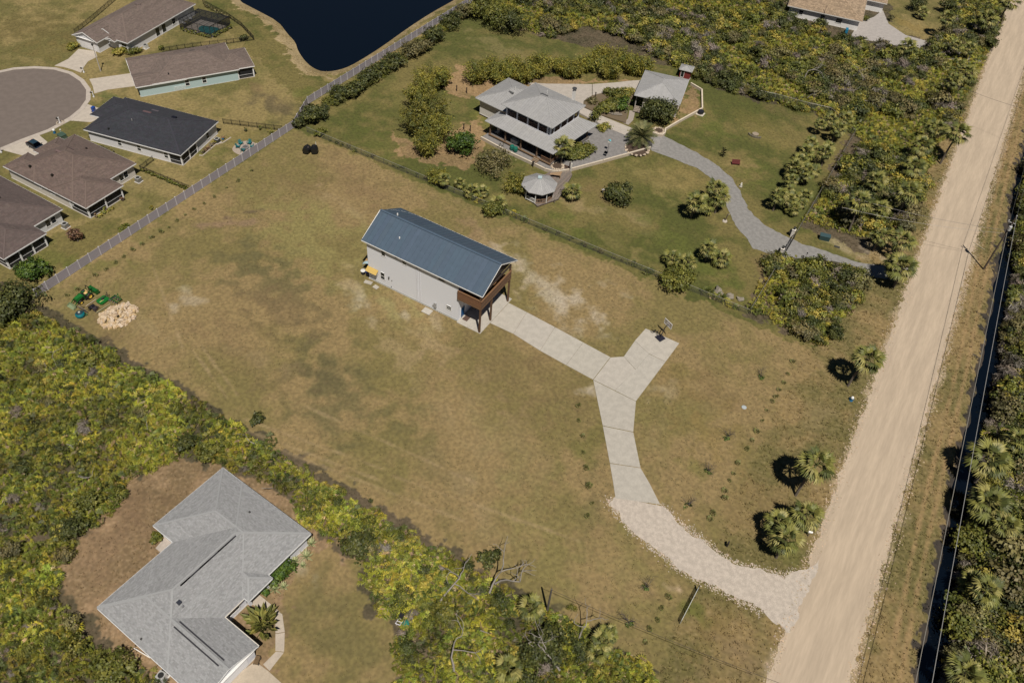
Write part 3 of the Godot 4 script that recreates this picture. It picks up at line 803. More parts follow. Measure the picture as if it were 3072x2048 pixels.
func seams(poly: Array, c: Color, w: float, sink: Callable) -> void:
	# ribbed metal sheet in strips of width w; sink takes each strip's builder
	var ax := plane_axes(poly)
	var o: Vector3 = poly[0]
	var us := []
	var hi: float = 0.0
	for q in ax[3]:
		us.append(q.x)
		hi = maxf(hi, q.x)
	var k := 0.0
	while k < hi:
		us.append(k)
		k += w
	us.sort()
	for i in us.size() - 1:
		var u0: float = us[i]
		var u1: float = us[i + 1]
		if u1 - u0 < 0.02: continue
		var top := func(u: float) -> float:
			var m := 0.0
			for j in ax[3].size():
				var a: Vector2 = ax[3][j]
				var e: Vector2 = ax[3][(j + 1) % ax[3].size()]
				if absf(e.x - a.x) < 0.001: continue
				var t := (u - a.x) / (e.x - a.x)
				if t >= -0.001 and t <= 1.001: m = maxf(m, lerpf(a.y, e.y, t))
			return m
		var t0: float = top.call(u0 + 0.004)
		var t1: float = top.call(u1 - 0.004)
		var b := MB.new()
		b.col = c * (1.0 + rf(-0.035, 0.035))
		var n: Vector3 = ax[2]
		b.quad(o + ax[0] * u0, o + ax[0] * u0 + ax[1] * t0, o + ax[0] * u1 + ax[1] * t1, o + ax[0] * u1)
		if absf(fposmod(u0, w)) < 0.02 or absf(fposmod(u0, w) - w) < 0.02:
			b.bar(o + ax[0] * u0 + n * 0.025, o + ax[0] * u0 + ax[1] * maxf(0.05, t0) + n * 0.025, 0.05, 0.05)
		sink.call(b)

func hip(house: Node3D, x0: float, z0: float, x1: float, z1: float, ye: float, pitch: float, c: Color, o := {}) -> Node3D:
	# o: axis "x"/"z", g0/g1 gabled ends, style "shingle"/"metal"/"panels"/"tile", trim colour, wall colour
	var along_x: bool = o.get("axis", "x" if x1 - x0 >= z1 - z0 else "z") == "x"
	var P := func(u: float, y: float, w: float) -> Vector3: return Vector3(u, y, w) if along_x else Vector3(w, y, u)
	var u0 := x0 if along_x else z0
	var u1 := x1 if along_x else z1
	var w0 := z0 if along_x else x0
	var w1 := z1 if along_x else x1
	var half := (w1 - w0) * 0.5
	var yr := ye + half * pitch
	var mid := (w0 + w1) * 0.5
	var r0: float = u0 if o.get("g0", false) else minf(u0 + half, (u0 + u1) * 0.5)
	var r1: float = u1 if o.get("g1", false) else maxf(u1 - half, (u0 + u1) * 0.5)
	var A: Vector3 = P.call(u0, ye, w0)
	var B: Vector3 = P.call(u1, ye, w0)
	var C: Vector3 = P.call(u1, ye, w1)
	var D: Vector3 = P.call(u0, ye, w1)
	var R0: Vector3 = P.call(r0, yr, mid)
	var R1: Vector3 = P.call(r1, yr, mid)
	var planes := [[D, C, R1, R0], [B, A, R0, R1]]
	if not o.get("g0", false): planes.append([A, D, R0])
	if not o.get("g1", false): planes.append([C, B, R1])
	if R0.distance_to(R1) < 0.05:
		planes[0] = [D, C, R0]
		planes[1] = [B, A, R0]
	var deck := MB.new()
	deck.col = c * 0.7
	var dn := Vector3(0, -0.04, 0)
	for p in planes:
		for k in range(1, p.size() - 1): deck.tri(p[0] + dn, p[k] + dn, p[k + 1] + dn)
	var st: String = o.get("style", "shingle")
	var roof := part("roof", deck, M.shingle if st in ["shingle", "tile"] else M.metal_roof, house)
	var fas := MB.new()
	fas.col = o.get("trim", Color(0.80, 0.80, 0.82))
	for e in [[A, B], [B, C], [C, D], [D, A]]:
		var end: bool = absf(e[0].x - e[1].x) < 0.01 if along_x else absf(e[0].z - e[1].z) < 0.01
		var g: bool = (o.get("g1", false) and e[0] == B) or (o.get("g0", false) and e[0] == D)
		if end and g:
			var R: Vector3 = R1 if e[0] == B else R0
			fas.bar(e[0] + Vector3(0, -0.10, 0), R + Vector3(0, -0.10, 0), 0.06, 0.2)
			fas.bar(R + Vector3(0, -0.10, 0), e[1] + Vector3(0, -0.10, 0), 0.06, 0.2)
		else:
			fas.bar(e[0] + Vector3(0, -0.11, 0), e[1] + Vector3(0, -0.11, 0), 0.09, 0.2)
	fas.col = Color(0.75, 0.75, 0.76)
	fas.quad(A + dn * 3, B + dn * 3, C + dn * 3, D + dn * 3)
	part("fascia", fas, M.paint, roof)
	for e in [[o.get("g0", false), R0, A, D, 1.0], [o.get("g1", false), R1, B, C, -1.0]]:
		if e[0]:
			var gw := MB.new()
			gw.col = o.get("wall", Color(0.75, 0.75, 0.78))
			var ins: Vector3 = P.call(0.35 * e[4], -0.06, 0)
			gw.tri(e[1] + ins, e[2] + ins, e[3] + ins)
			part("gable", gw, M.paint, house)
	var cap := MB.new()
	cap.col = c * 1.12 if st in ["shingle", "tile"] else c * 0.96
	var lines := [[R0, R1]]
	if not o.get("g0", false): lines.append_array([[A, R0], [D, R0]])
	if not o.get("g1", false): lines.append_array([[B, R1], [C, R1]])
	for e in lines:
		if e[0].distance_to(e[1]) > 0.1: cap.bar(e[0] + Vector3(0, 0.03, 0), e[1] + Vector3(0, 0.03, 0), 0.26, 0.035)
	part("ridge_cap", cap, M.shingle if st in ["shingle", "tile"] else M.metal_roof, roof)
	if st == "shingle" or st == "tile":
		var b := MB.new()
		for p in planes: shingles(b, p, c, o.get("course", 0.30), o.get("tab", 0.62), 0.05 if st == "tile" else 0.014, 0.22 if st == "tile" else 0.15)
		stuff(part("tile_courses" if st == "tile" else "shingles", b, M.shingle, roof))
	elif st == "metal":
		var all := MB.new()
		for p in planes:
			seams(p, c, 0.6, func(b: MB) -> void:
				all.v.append_array(b.v)
				all.c.append_array(b.c))
		stuff(part("ribbed_sheets", all, M.metal_roof, roof))
	return roof

func body(house: Node3D, poly: PackedVector2Array, y0: float, y1: float, c: Color) -> void:
	for i in poly.size():
		var a := poly[i]
		var d := poly[(i + 1) % poly.size()]
		var b := MB.new()
		b.col = c
		var n := (d - a).normalized().orthogonal() * 0.2
		if not Geometry2D.is_point_in_polygon((a + d) * 0.5 - n * 0.5, poly): n = -n
		# each wall 0.2 m thick, its outer face on the outline
		b.prism(PackedVector2Array([a, d, d - n - (d - a).normalized() * 0.003, a - n + (d - a).normalized() * 0.003]), y0, y1)
		part("wall", b, M.paint, house)
	var f := MB.new()
	f.col = Color(0.4, 0.38, 0.36)
	f.prism(Geometry2D.offset_polygon(poly, 0.12)[0], -0.05, y0 + 0.04)
	part("foundation", f, M.concrete, house)

func win(house: Node3D, p: Vector3, face: Vector3, w: float, h: float, kind := "window") -> void:
	var r := Vector3.UP.cross(face)
	var bs := Basis(r, Vector3.UP, face)
	var f := MB.new()
	f.col = Color(0.84, 0.84, 0.85)
	var t := 0.09
	for s in [-1.0, 1.0]:
		f.box(p + r * s * (w * 0.5) + face * 0.03, Vector3(t, h + t, 0.08), bs)
		f.box(p + Vector3.UP * s * (h * 0.5) + face * 0.032, Vector3(w + t, t, 0.08), bs)
	if kind == "window": f.box(p + face * 0.03, Vector3(w, 0.05, 0.06), bs)
	var o := part(kind, f, M.white_trim, house)
	for s in ([-1.0, 1.0] if kind == "window" else [0.0]):
		var g := MB.new()
		if kind == "window": g.box(p + Vector3.UP * s * h * 0.25 + face * (0.012 + 0.004 * s), Vector3(w - 0.05, h * 0.5 - 0.05, 0.02), bs)
		else: g.box(p + face * 0.012, Vector3(w - 0.05, h - 0.05, 0.02), bs)
		part("pane", g, M.glass, o)

func at_wall(house: Node3D, picks: Array, y: float, axis: String, plane: float, face: Vector3, w: float, h: float, kind := "window") -> void:
	for q in picks:
		var l := house.transform.affine_inverse() * v3(q, y)
		win(house, Vector3(l.x, y, plane) if axis == "x" else Vector3(plane, y, l.z), face, w, h, kind)

func lanai(house: Node3D, x0: float, z0: float, x1: float, z1: float, h: float, sides: String, bays: int) -> void:
	# screened porch under the main roof: slab, posts, dark screens on the open sides (f front z1, r right x1, l left x0)
	var f := MB.new()
	f.col = Color(0.5, 0.46, 0.42)
	f.b2(x0, -0.05, z0, x1 + 0.12, 0.07, z1 + 0.12)
	part("porch_floor", f, M.concrete, house)
	for s in sides:
		var a := Vector3(x0, 0, z1)
		var b := Vector3(x1, 0, z1)
		if s == "r": a = Vector3(x1, 0, z0)
		if s == "r": b = Vector3(x1, 0, z1)
		if s == "l": a = Vector3(x0, 0, z0)
		if s == "l": b = Vector3(x0, 0, z1)
		var n: int = maxi(1, roundi(a.distance_to(b) / (maxf(x1 - x0, z1 - z0) / bays)))
		for i in n + 1:
			var p := a.lerp(b, float(i) / n)
			var q := MB.new()
			q.col = Color(0.80, 0.80, 0.83)
			q.b2(p.x - 0.13, 0.07, p.z - 0.13, p.x + 0.13, h, p.z + 0.13)
			if s == "f" or i < n: part("post", q, M.paint, house)
		for i in n:
			var p := a.lerp(b, (i + 0.02) / n)
			var e := a.lerp(b, (i + 0.98) / n)
			var q := MB.new()
			q.quad(p + Vector3(0, 0.1, 0), p + Vector3(0, h, 0), e + Vector3(0, h, 0), e + Vector3(0, 0.1, 0))
			part("screen", q, M.screen, house)
			q = MB.new()
			q.col = Color(0.7, 0.7, 0.72)
			q.bar(p + Vector3(0, 0.9, 0), e + Vector3(0, 0.9, 0), 0.05, 0.05)
			part("screen_rail", q, M.paint, house)

func vent(house: Node3D, roof: Node3D, r: Array, ye: float, pitch: float, p: Vector2, s: Vector3, c: Color, turn := 0.0) -> void:
	var b := MB.new()
	b.col = c
	var l := house.transform.affine_inverse() * v3(p, 0)
	l.y = ye + pitch * maxf(0.2, minf(minf(l.x - r[0], r[2] - l.x), minf(l.z - r[1], r[3] - l.z))) + s.y * 0.35
	b.box(l, s, Basis(Vector3.UP, turn))
	part("roof_vent", b, M.gloss, roof)

func site(called: String, label: String, p: Vector2, deg: float) -> Node3D:
	return thing(called, label, "house", v3(p), -deg_to_rad(deg))

func build_houses() -> void:
	workshop_house()
	near_house()
	tract_houses()
	hip_neighbour()
	tile_house()

func workshop_house() -> void:
	var h := site("workshop_house", "two-storey white house with long dark blue metal roof and wooden balcony", Vector2(-76.1, -87.7), 0)
	body(h, PackedVector2Array([Vector2(0, -10.4), Vector2(19.5, -10.4), Vector2(19.5, 0), Vector2(0, 0)]), 0.0, 8.86, Color(0.76, 0.78, 0.85))
	# roof: two slopes of ribbed panels, the far corner of the left end cut round
	var c := Color(0.073, 0.105, 0.152)
	var ye := 9.0
	var yr := 12.1
	var x0 := -0.7
	var x1 := 24.6
	var zf := 0.5
	var zb := -10.9
	var zr := -5.2
	var deck := MB.new()
	deck.col = c * 0.7
	var d := Vector3(0, -0.05, 0)
	deck.quad(Vector3(x0, ye, zf) + d, Vector3(x1, ye, zf) + d, Vector3(x1, yr, zr) + d, Vector3(x0 + 0.25, yr, zr) + d)
	deck.quad(Vector3(x0 + 3.2, ye, zb) + d, Vector3(x1, ye, zb) + d, Vector3(x1, yr, zr) + d, Vector3(x0 + 0.6, yr, zr) + d)
	var roof := part("roof", deck, M.metal_roof, h)
	var add := func(b: MB) -> void: part("roof_panel", b, M.metal_roof, roof)
	seams([Vector3(x0, ye, zf), Vector3(x1, ye, zf), Vector3(x1, yr, zr), Vector3(x0 + 0.1, yr, zr)], c, 0.92, add)
	var cut := []
	for i in 7:
		var t := PI * 0.5 * i / 6.0
		cut.append(Vector2(x0 + 0.1 + 4.4 * (1.0 - cos(t)) , 1.0 - sin(t)))   # x, share of the slope up
	var back := [Vector3(x1, ye, zb), Vector3(cut[6].x, ye, zb)]
	for i in range(5, -1, -1): back.append(Vector3(cut[i].x, lerpf(ye, yr, cut[i].y), lerpf(zb, zr, cut[i].y)))
	back.append(Vector3(x1, yr, zr))
	seams(back, c * 0.92, 0.92, add)
	var cap := MB.new()
	cap.col = c * 1.1
	cap.bar(Vector3(x0 + 0.1, yr + 0.05, zr), Vector3(x1, yr + 0.05, zr), 0.42, 0.05)
	part("ridge_cap", cap, M.metal_roof, roof)
	var fa := MB.new()
	fa.col = Color(0.80, 0.80, 0.80)
	for e in [[Vector3(x0, ye, zf), Vector3(x1, ye, zf)], [Vector3(x1, ye, zf), Vector3(x1, yr, zr)], [Vector3(x1, yr, zr), Vector3(x1, ye, zb)], [Vector3(x0, ye, zf), Vector3(x0, yr, zr)], [Vector3(cut[6].x, ye, zb), Vector3(x1, ye, zb)]]:
		fa.bar(e[0] + Vector3(0, -0.10, 0), e[1] + Vector3(0, -0.10, 0), 0.10, 0.17)
	for i in 6:
		fa.bar(Vector3(cut[i].x, lerpf(ye, yr, cut[i].y) - 0.1, lerpf(zb, zr, cut[i].y)), Vector3(cut[i + 1].x, lerpf(ye, yr, cut[i + 1].y) - 0.1, lerpf(zb, zr, cut[i + 1].y)), 0.10, 0.17)
	part("fascia", fa, M.paint, roof)
	var gb := MB.new()
	gb.col = Color(0.78, 0.78, 0.8)
	gb.tri(Vector3(0.01, 8.86, -0.1), Vector3(0.01, 8.86, -10.3), Vector3(0.01, yr - 0.25, zr))
	gb.tri(Vector3(19.4, 8.86, -0.1), Vector3(19.4, 8.86, -10.3), Vector3(19.4, yr - 0.25, zr))
	gb.b2(-0.6, 8.72, 0.02, 24.5, 8.86, 0.42)
	gb.b2(2.6, 8.72, -10.82, 24.5, 8.86, -10.42)
	part("soffit", gb, M.paint, h)
	for p in [Vector3(5.6, 10.55, -2.3), Vector3(2.4, 11.85, -6.1)]:
		var b := MB.new()
		b.col = Color(0.8, 0.8, 0.8)
		b.lathe(p, [Vector2(0.14, -0.3), Vector2(0.12, 0.25), Vector2(0.0, 0.27)], 8)
		part("plumbing_vent", b, M.white_trim, roof)
	# openings of the long wall
	for q in [[3.65, 7.72, 0.88, 1.2], [8.2, 7.95, 0.88, 1.1], [16.05, 8.02, 1.35, 0.62], [3.2, 2.17, 0.92, 1.7], [17.6, 2.2, 1.05, 0.95]]:
		win(h, Vector3(q[0], q[1], 0.0), Vector3(0, 0, 1), q[2], q[3])
	var sm := MB.new()
	sm.col = Color(0.05, 0.05, 0.06)
	sm.b2(6.15, 8.05, 0.0, 6.65, 8.35, 0.06)
	part("wall_vent", sm, M.gloss, h)
	var tr := MB.new()
	tr.col = Color(0.62, 0.62, 0.66)
	for x in [10.75, 11.0, 11.5]: tr.b2(x - 0.035, 0.2, 0.0, x + 0.035, 8.6, 0.07)
	part("conduit", tr, M.paint, h)
	var eb := MB.new()
	eb.col = Color(0.33, 0.33, 0.34)
	eb.b2(14.5, 0.75, 0, 15.0, 1.85, 0.22)
	eb.b2(14.15, 0.8, 0, 14.4, 1.2, 0.15)
	eb.b2(14.62, 0.1, 0.02, 14.68, 0.75, 0.1)
	part("electric_panel", eb, M.gloss, h)
	var lp := MB.new()
	lp.col = Color(0.06, 0.06, 0.06)
	lp.b2(4.55, 2.3, 0, 4.72, 2.75, 0.2)
	part("wall_lamp", lp, M.gloss, h)
	for z in [[5.2, 2.1], [5.0, 0.5]]:
		lp = MB.new()
		lp.col = Color(0.08, 0.08, 0.08)
		lp.b2(z[0], z[1], 0, z[0] + 0.12, z[1] + 0.15, 0.1)
		part("wall_outlet", lp, M.gloss, h)
	var bd := MB.new()
	bd.col = Color(0.38, 0.39, 0.37)
	bd.b2(0.3, 0.0, 0.01, 19.4, 0.24, 0.05)
	part("base_band", bd, M.paint, h)
	# balcony end: slab, posts, deck, planks
	var pc := MB.new()
	pc.col = CONC * Color(1, 1, 1)
	pc.b2(19.52, -0.1, -10.3, 24.45, 0.08, 0.42)
	part("porch_slab", pc, M.concrete, h)
	var brown := Color(0.20, 0.105, 0.06)
	for z in [0.2, -3.4, -9.3]:
		var p := MB.new()
		p.col = brown * 0.9
		p.b2(24.0, 0.08, z - 0.14, 24.28, 8.75 if z != -3.4 else 5.8, z + 0.14)
		part("post", p, M.wood, h)
	var dk := MB.new()
	dk.col = Color(0.26, 0.145, 0.075)
	dk.b2(19.52, 5.72, -9.45, 24.3, 5.9, 0.3)
	dk.b2(24.31, 5.55, -9.5, 24.37, 5.9, 0.36)
	dk.b2(19.52, 5.55, 0.31, 24.3, 5.9, 0.37)
	part("balcony_deck", dk, M.wood, h)
	for i in 10:
		var p := MB.new()
		p.col = vary(Color(0.46, 0.24, 0.09), 0.12)
		p.b2(19.55, 5.9, -0.95 * i + 0.25, 24.25, 5.94, -0.95 * i - 0.68)
		part("floor_plank", p, M.wood, h)
	for i in 6:
		var y := 5.93 + i * 0.27
		var p := MB.new()
		p.col = vary(Color(0.21, 0.115, 0.068), 0.16)
		p.b2(24.30, y, -9.45, 24.36, y + 0.25, 0.34)
		part("plank", p, M.wood, h)
		p = MB.new()
		p.col = vary(Color(0.27, 0.135, 0.07), 0.16)
		p.b2(19.53, y, 0.30, 24.29, y + 0.25, 0.36)
		part("plank", p, M.wood, h)
	var rl := MB.new()
	rl.col = Color(0.30, 0.16, 0.08)
	rl.b2(24.18, 7.55, -9.5, 24.45, 7.61, 0.45)
	rl.b2(19.53, 7.55, 0.18, 24.17, 7.61, 0.45)
	part("handrail", rl, M.wood, h)
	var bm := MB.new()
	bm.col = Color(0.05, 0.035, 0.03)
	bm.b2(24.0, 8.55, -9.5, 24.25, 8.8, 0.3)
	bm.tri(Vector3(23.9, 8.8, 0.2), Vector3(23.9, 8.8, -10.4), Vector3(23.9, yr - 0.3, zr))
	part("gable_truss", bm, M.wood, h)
	# furniture on the balcony, door and grill below
	var dr := MB.new()
	dr.col = Color(0.80, 0.80, 0.81)
	dr.b2(19.5, 0.1, -2.1, 19.56, 2.5, -0.75)
	var door := part("door_frame", dr, M.paint, h)
	dr = MB.new()
	dr.col = Color(0.02, 0.10, 0.26)
	dr.b2(19.56, 0.14, -1.95, 19.6, 2.35, -0.9)
	part("door", dr, M.gloss, door, "blue entrance door")
	var s: Array = [tag(part(numbered("doormat"), box_mb(Vector3(1.0, 0.03, 1.3), Color(0.10, 0.06, 0.05)), M.stone, self), "brown mat on the slab by the blue door", "doormat")]
	s[0].position = Vector3(-55.7, 0.1, -89.1)
	var g := thing("kettle_grill", "black grill standing under the wooden balcony by the white wall", "grill", Vector3(-55.8, 0.08, -91.6))
	var q := MB.new()
	q.lathe(Vector3(0, 0.75, 0), [Vector2(0.1, -0.1), Vector2(0.42, 0.15), Vector2(0.42, 0.3), Vector2(0.2, 0.5), Vector2(0, 0.52)], 9)
	part("bowl", q, M.black, g)
	for i in 3:
		q = MB.new()
		q.bar(Vector3(cos(i * 2.1) * 0.2, 0.75, sin(i * 2.1) * 0.2), Vector3(cos(i * 2.1) * 0.4, 0, sin(i * 2.1) * 0.4), 0.05, 0.05)
		part("leg", q, M.black, g)
	q = MB.new()
	q.box(Vector3(0.75, 0.8, 0), Vector3(0.6, 0.05, 0.5))
	part("side_shelf", q, M.black, g)
	for i in 2:
		var ch := thing("balcony_chair", ["dark wicker chair at the balcony rail under the blue roof", "wooden bench on the balcony beside the right post"][i], ["chair", "bench"][i], Vector3(-53.4, 5.94, -92.6 - i * 2.8), PI)
		q = MB.new()
		q.col = [Color(0.05, 0.035, 0.03), Color(0.34, 0.19, 0.09)][i]
		q.b2(-0.4, 0.35, -0.5 - i * 0.5, 0.4, 0.48, 0.5 + i * 0.5)
		part("seat", q, M.wood, ch)
		var q2 := MB.new()
		q2.col = q.col
		q2.b2(-0.48, 0.35, -0.5 - i * 0.5, -0.38, 1.1, 0.5 + i * 0.5)
		part("backrest", q2, M.wood, ch)
		for k in 4:
			q2 = MB.new()
			q2.col = q.col
			q2.box(Vector3(0.35 * (1 - 2 * (k % 2)), 0.17, (0.42 + i * 0.5) * (1 - 2 * (k / 2))), Vector3(0.08, 0.34, 0.08))
			part("leg", q2, M.wood, ch)
	# yellow awning and stored boards at the far left end
	var aw := thing("wall_awning", "faded yellow awning fixed to the white wall near its left corner", "awning", Vector3(-76.1, 0, -87.7))
	q = MB.new()
	q.col = Color(0.52, 0.36, 0.10)
	q.quad(Vector3(-0.1, 3.05, 0.04), Vector3(2.3, 3.05, 0.04), Vector3(2.3, 2.45, 0.9), Vector3(-0.1, 2.45, 0.9))
	part("canvas", q, M.paint, aw)
	for x in [-0.05, 2.25]:
		q = MB.new()
		q.col = Color(0.4, 0.38, 0.36)
		q.bar(Vector3(x, 2.2, 0.02), Vector3(x, 2.44, 0.88), 0.04, 0.04)
		part("bracket", q, M.paint, aw)
	var lean := thing("lean_to_cover", "cream and orange cover over stored gear against the house's left end", "cover", Vector3(-76.2, 0, -90.3))
	q = MB.new()
	var prev := Vector2(0, 3.1)
	for i in 7:
		var t := (i + 1) / 7.0
		var now := Vector2(-2.1 * t, 3.1 - 0.9 * t * t)
		q.col = Color(0.62, 0.55, 0.47)
		q.quad(Vector3(prev.x, prev.y, -2.0), Vector3(now.x, now.y, -2.0), Vector3(now.x, now.y, 0.2), Vector3(prev.x, prev.y, 0.2))
		q.col = Color(0.52, 0.34, 0.16)
		q.quad(Vector3(prev.x, prev.y - 0.02, 0.2), Vector3(now.x, now.y - 0.02, 0.2), Vector3(now.x, now.y - 0.35, 1.1), Vector3(prev.x, prev.y - 0.35, 1.1))
		q.col = Color(0.40, 0.55, 0.62)
		q.quad(Vector3(prev.x, prev.y - 0.35, 1.1), Vector3(now.x, now.y - 0.35, 1.1), Vector3(now.x, now.y - 0.6, 1.7), Vector3(prev.x, prev.y - 0.6, 1.7))
		prev = now
	part("canvas", q, M.paint, lean)
	for k in 4:
		q = MB.new()
		q.col = Color(0.3, 0.3, 0.3)
		q.bar(Vector3(-0.15 - 1.9 * (k % 2), 0, -1.9 + 3.5 * (k / 2)), Vector3(-0.15 - 1.9 * (k % 2), 2.1, -1.9 + 3.5 * (k / 2)), 0.06, 0.06)
		part("leg", q, M.gloss, lean)
	for k in 2:
		var bn := thing("storage_tub", ["dark blue storage tub under the cream cover", "black storage tub with white band beside the blue tub"][k], "tub", Vector3(-76.75 - k * 0.95, 0, -88.2 + k * 0.25))
		q = MB.new()
		q.col = [Color(0.015, 0.03, 0.12), Color(0.015, 0.015, 0.03)][k]
		q.lathe(Vector3.ZERO, [Vector2(0.36, 0), Vector2(0.45, 0.8), Vector2(0.0, 0.8)], 9)
		part("bin", q, M.gloss, bn)
		q = MB.new()
		q.col = [Color(0.02, 0.05, 0.2), Color(0.7, 0.7, 0.7)][k]
		q.lathe(Vector3(0, 0.8, 0), [Vector2(0.47, -0.03), Vector2(0.47, 0.06), Vector2(0.0, 0.1)], 9)
		part("lid", q, M.gloss, bn)
	var pad := part(numbered("condenser_pad"), box_mb(Vector3(1.7, 0.14, 1.3), CONC), M.concrete, self)
	pad.position = Vector3(-62.4, 0.06, -86.6)
	tag(pad, "bare grey concrete pad in the grass at the long white wall", "concrete pad")
	for k in 2:
		pad = part(numbered("concrete_rubble"), box_mb(Vector3(1.5 - k * 0.5, 0.12, 0.8), CONC * 0.95), M.concrete, self)
		pad.position = Vector3(-75.5 + k * 1.9, 0.06, -86.6 + k * 0.2)
		pad.rotation.y = 0.2 - k * 0.3
		tag(pad, ["larger pale slab lying at the house's left corner", "smaller pale slab at the foot of the wall under the window"][k], "slab")

func box_mb(s: Vector3, c: Color) -> MB:
	var b := MB.new()
	b.col = c
	b.box(Vector3.ZERO, s)
	return b

func near_house() -> void:
	var h := site("grey_shingle_house", "L-shaped white house under a broad pale grey shingle roof", Vector2(-66.19, -41.4), 4.5)
	var c := Color(0.30, 0.305, 0.32)
	body(h, PackedVector2Array([Vector2(0.5, 0.5), Vector2(16.9, 0.5), Vector2(16.9, 8.0), Vector2(16.0, 8.4), Vector2(16.0, 11.0), Vector2(16.9, 11.4), Vector2(16.9, 15.5), Vector2(23.0, 15.5), Vector2(23.0, 23.1), Vector2(4.6, 23.1), Vector2(4.6, 11.5), Vector2(0.5, 11.5)]), 0, 2.85, Color(0.72, 0.74, 0.82))
	var o := {"course": 0.165, "tab": 0.34, "trim": Color(0.78, 0.79, 0.82), "wall": Color(0.72, 0.74, 0.82)}
	var ax := {"axis": "z"}
	ax.merge(o)
	hip(h, 0, 0, 17.4, 12.05, 3.0, 0.335, c, o)
	var main := hip(h, 4.05, 0.02, 17.5, 23.6, 3.0, 0.335, c, ax)
	var gar := {"g1": true}
	gar.merge(o)
	hip(h, 4.2, 15.0, 23.6, 23.7, 3.0, 0.335, c, gar)
	hip(h, 10.5, 7.7, 18.3, 11.8, 3.02, 0.42, c, o)
	# ridge vents: long dark slots
	for e in [[Vector2(-56.23, -33.59), Vector2(-56.79, -24.66)], [Vector2(-56.66, -33.66), Vector2(-57.19, -24.71)]]:
		var a: Vector3 = h.transform.affine_inverse() * v3(e[0])
		var b: Vector3 = h.transform.affine_inverse() * v3(e[1])
		var k := 0 if e[0].x > -56.9 else 1
		var q := MB.new()
		q.col = [Color(0.05, 0.05, 0.055), Color(0.32, 0.32, 0.34)][k]
		var x: float = 10.775 + 0.33 * (1 - 2 * k)
		q.b2(x - 0.09, 5.12, a.z, x + 0.09, 5.24, b.z)
		part("ridge_vent", q, M.gloss, main)
	for k in 2:
		var q := MB.new()
		q.col = Color(0.05, 0.05, 0.055)
		var z := 19.35 + 0.42 * (1 - 2 * k)
		q.b2(14.3, 4.27, z - 0.08, 22.3, 4.40, z + 0.08)
		part("ridge_vent", q, M.gloss, main)
	for q in [[Vector2(-55.08, -23.03), 0.5, Color(0.04, 0.045, 0.06)], [Vector2(-54.43, -22.97), 0.22, Color(0.2, 0.2, 0.22)], [Vector2(-57.28, -37.59), 0.2, Color(0.06, 0.06, 0.06)], [Vector2(-56.14, -17.54), 0.2, Color(0.06, 0.06, 0.06)]]:
		vent(h, main, [4.05, 0, 17.5, 23.6], 3.0, 0.335, q[0], Vector3(q[1], 0.3, q[1]), q[2])
	# the wall facing the lawn
	win(h, Vector3(16.9, 1.5, 4.6), Vector3(1, 0, 0), 2.1, 1.3)
	win(h, Vector3(16.9, 1.5, 13.4), Vector3(1, 0, 0), 1.9, 1.3)
	win(h, Vector3(19.8, 1.5, 15.5), Vector3(0, 0, -1), 1.4, 1.2)
	for z in [8.2, 11.2]:
		var q := MB.new()
		q.col = Color(0.74, 0.75, 0.82)
		q.b2(17.1, 0, z - 0.2, 17.5, 3.0, z + 0.2)
		part("porch_column", q, M.paint, h)
	var dr := MB.new()
	dr.col = Color(0.28, 0.10, 0.07)
	dr.b2(16.0, 0.05, 9.2, 16.05, 2.2, 10.3)
	part("door", dr, M.gloss, h, "dark red front door")
	dr = MB.new()
	dr.col = Color(0.78, 0.79, 0.84)
	for i in 4: dr.b2(23.0, 0.1 + i * 0.58, 16.7, 23.06, 0.64 + i * 0.58, 21.9)
	part("garage_door", dr, M.paint, h)
	var gt := MB.new()
	gt.col = Color(0.62, 0.58, 0.52)
	gt.bar(Vector3(17.55, 2.95, 12.0), Vector3(17.55, 2.95, 15.0), 0.12, 0.1)
	gt.bar(Vector3(17.6, 2.95, 14.95), Vector3(23.6, 2.95, 14.95), 0.12, 0.1)
	part("gutter", gt, M.paint, h)

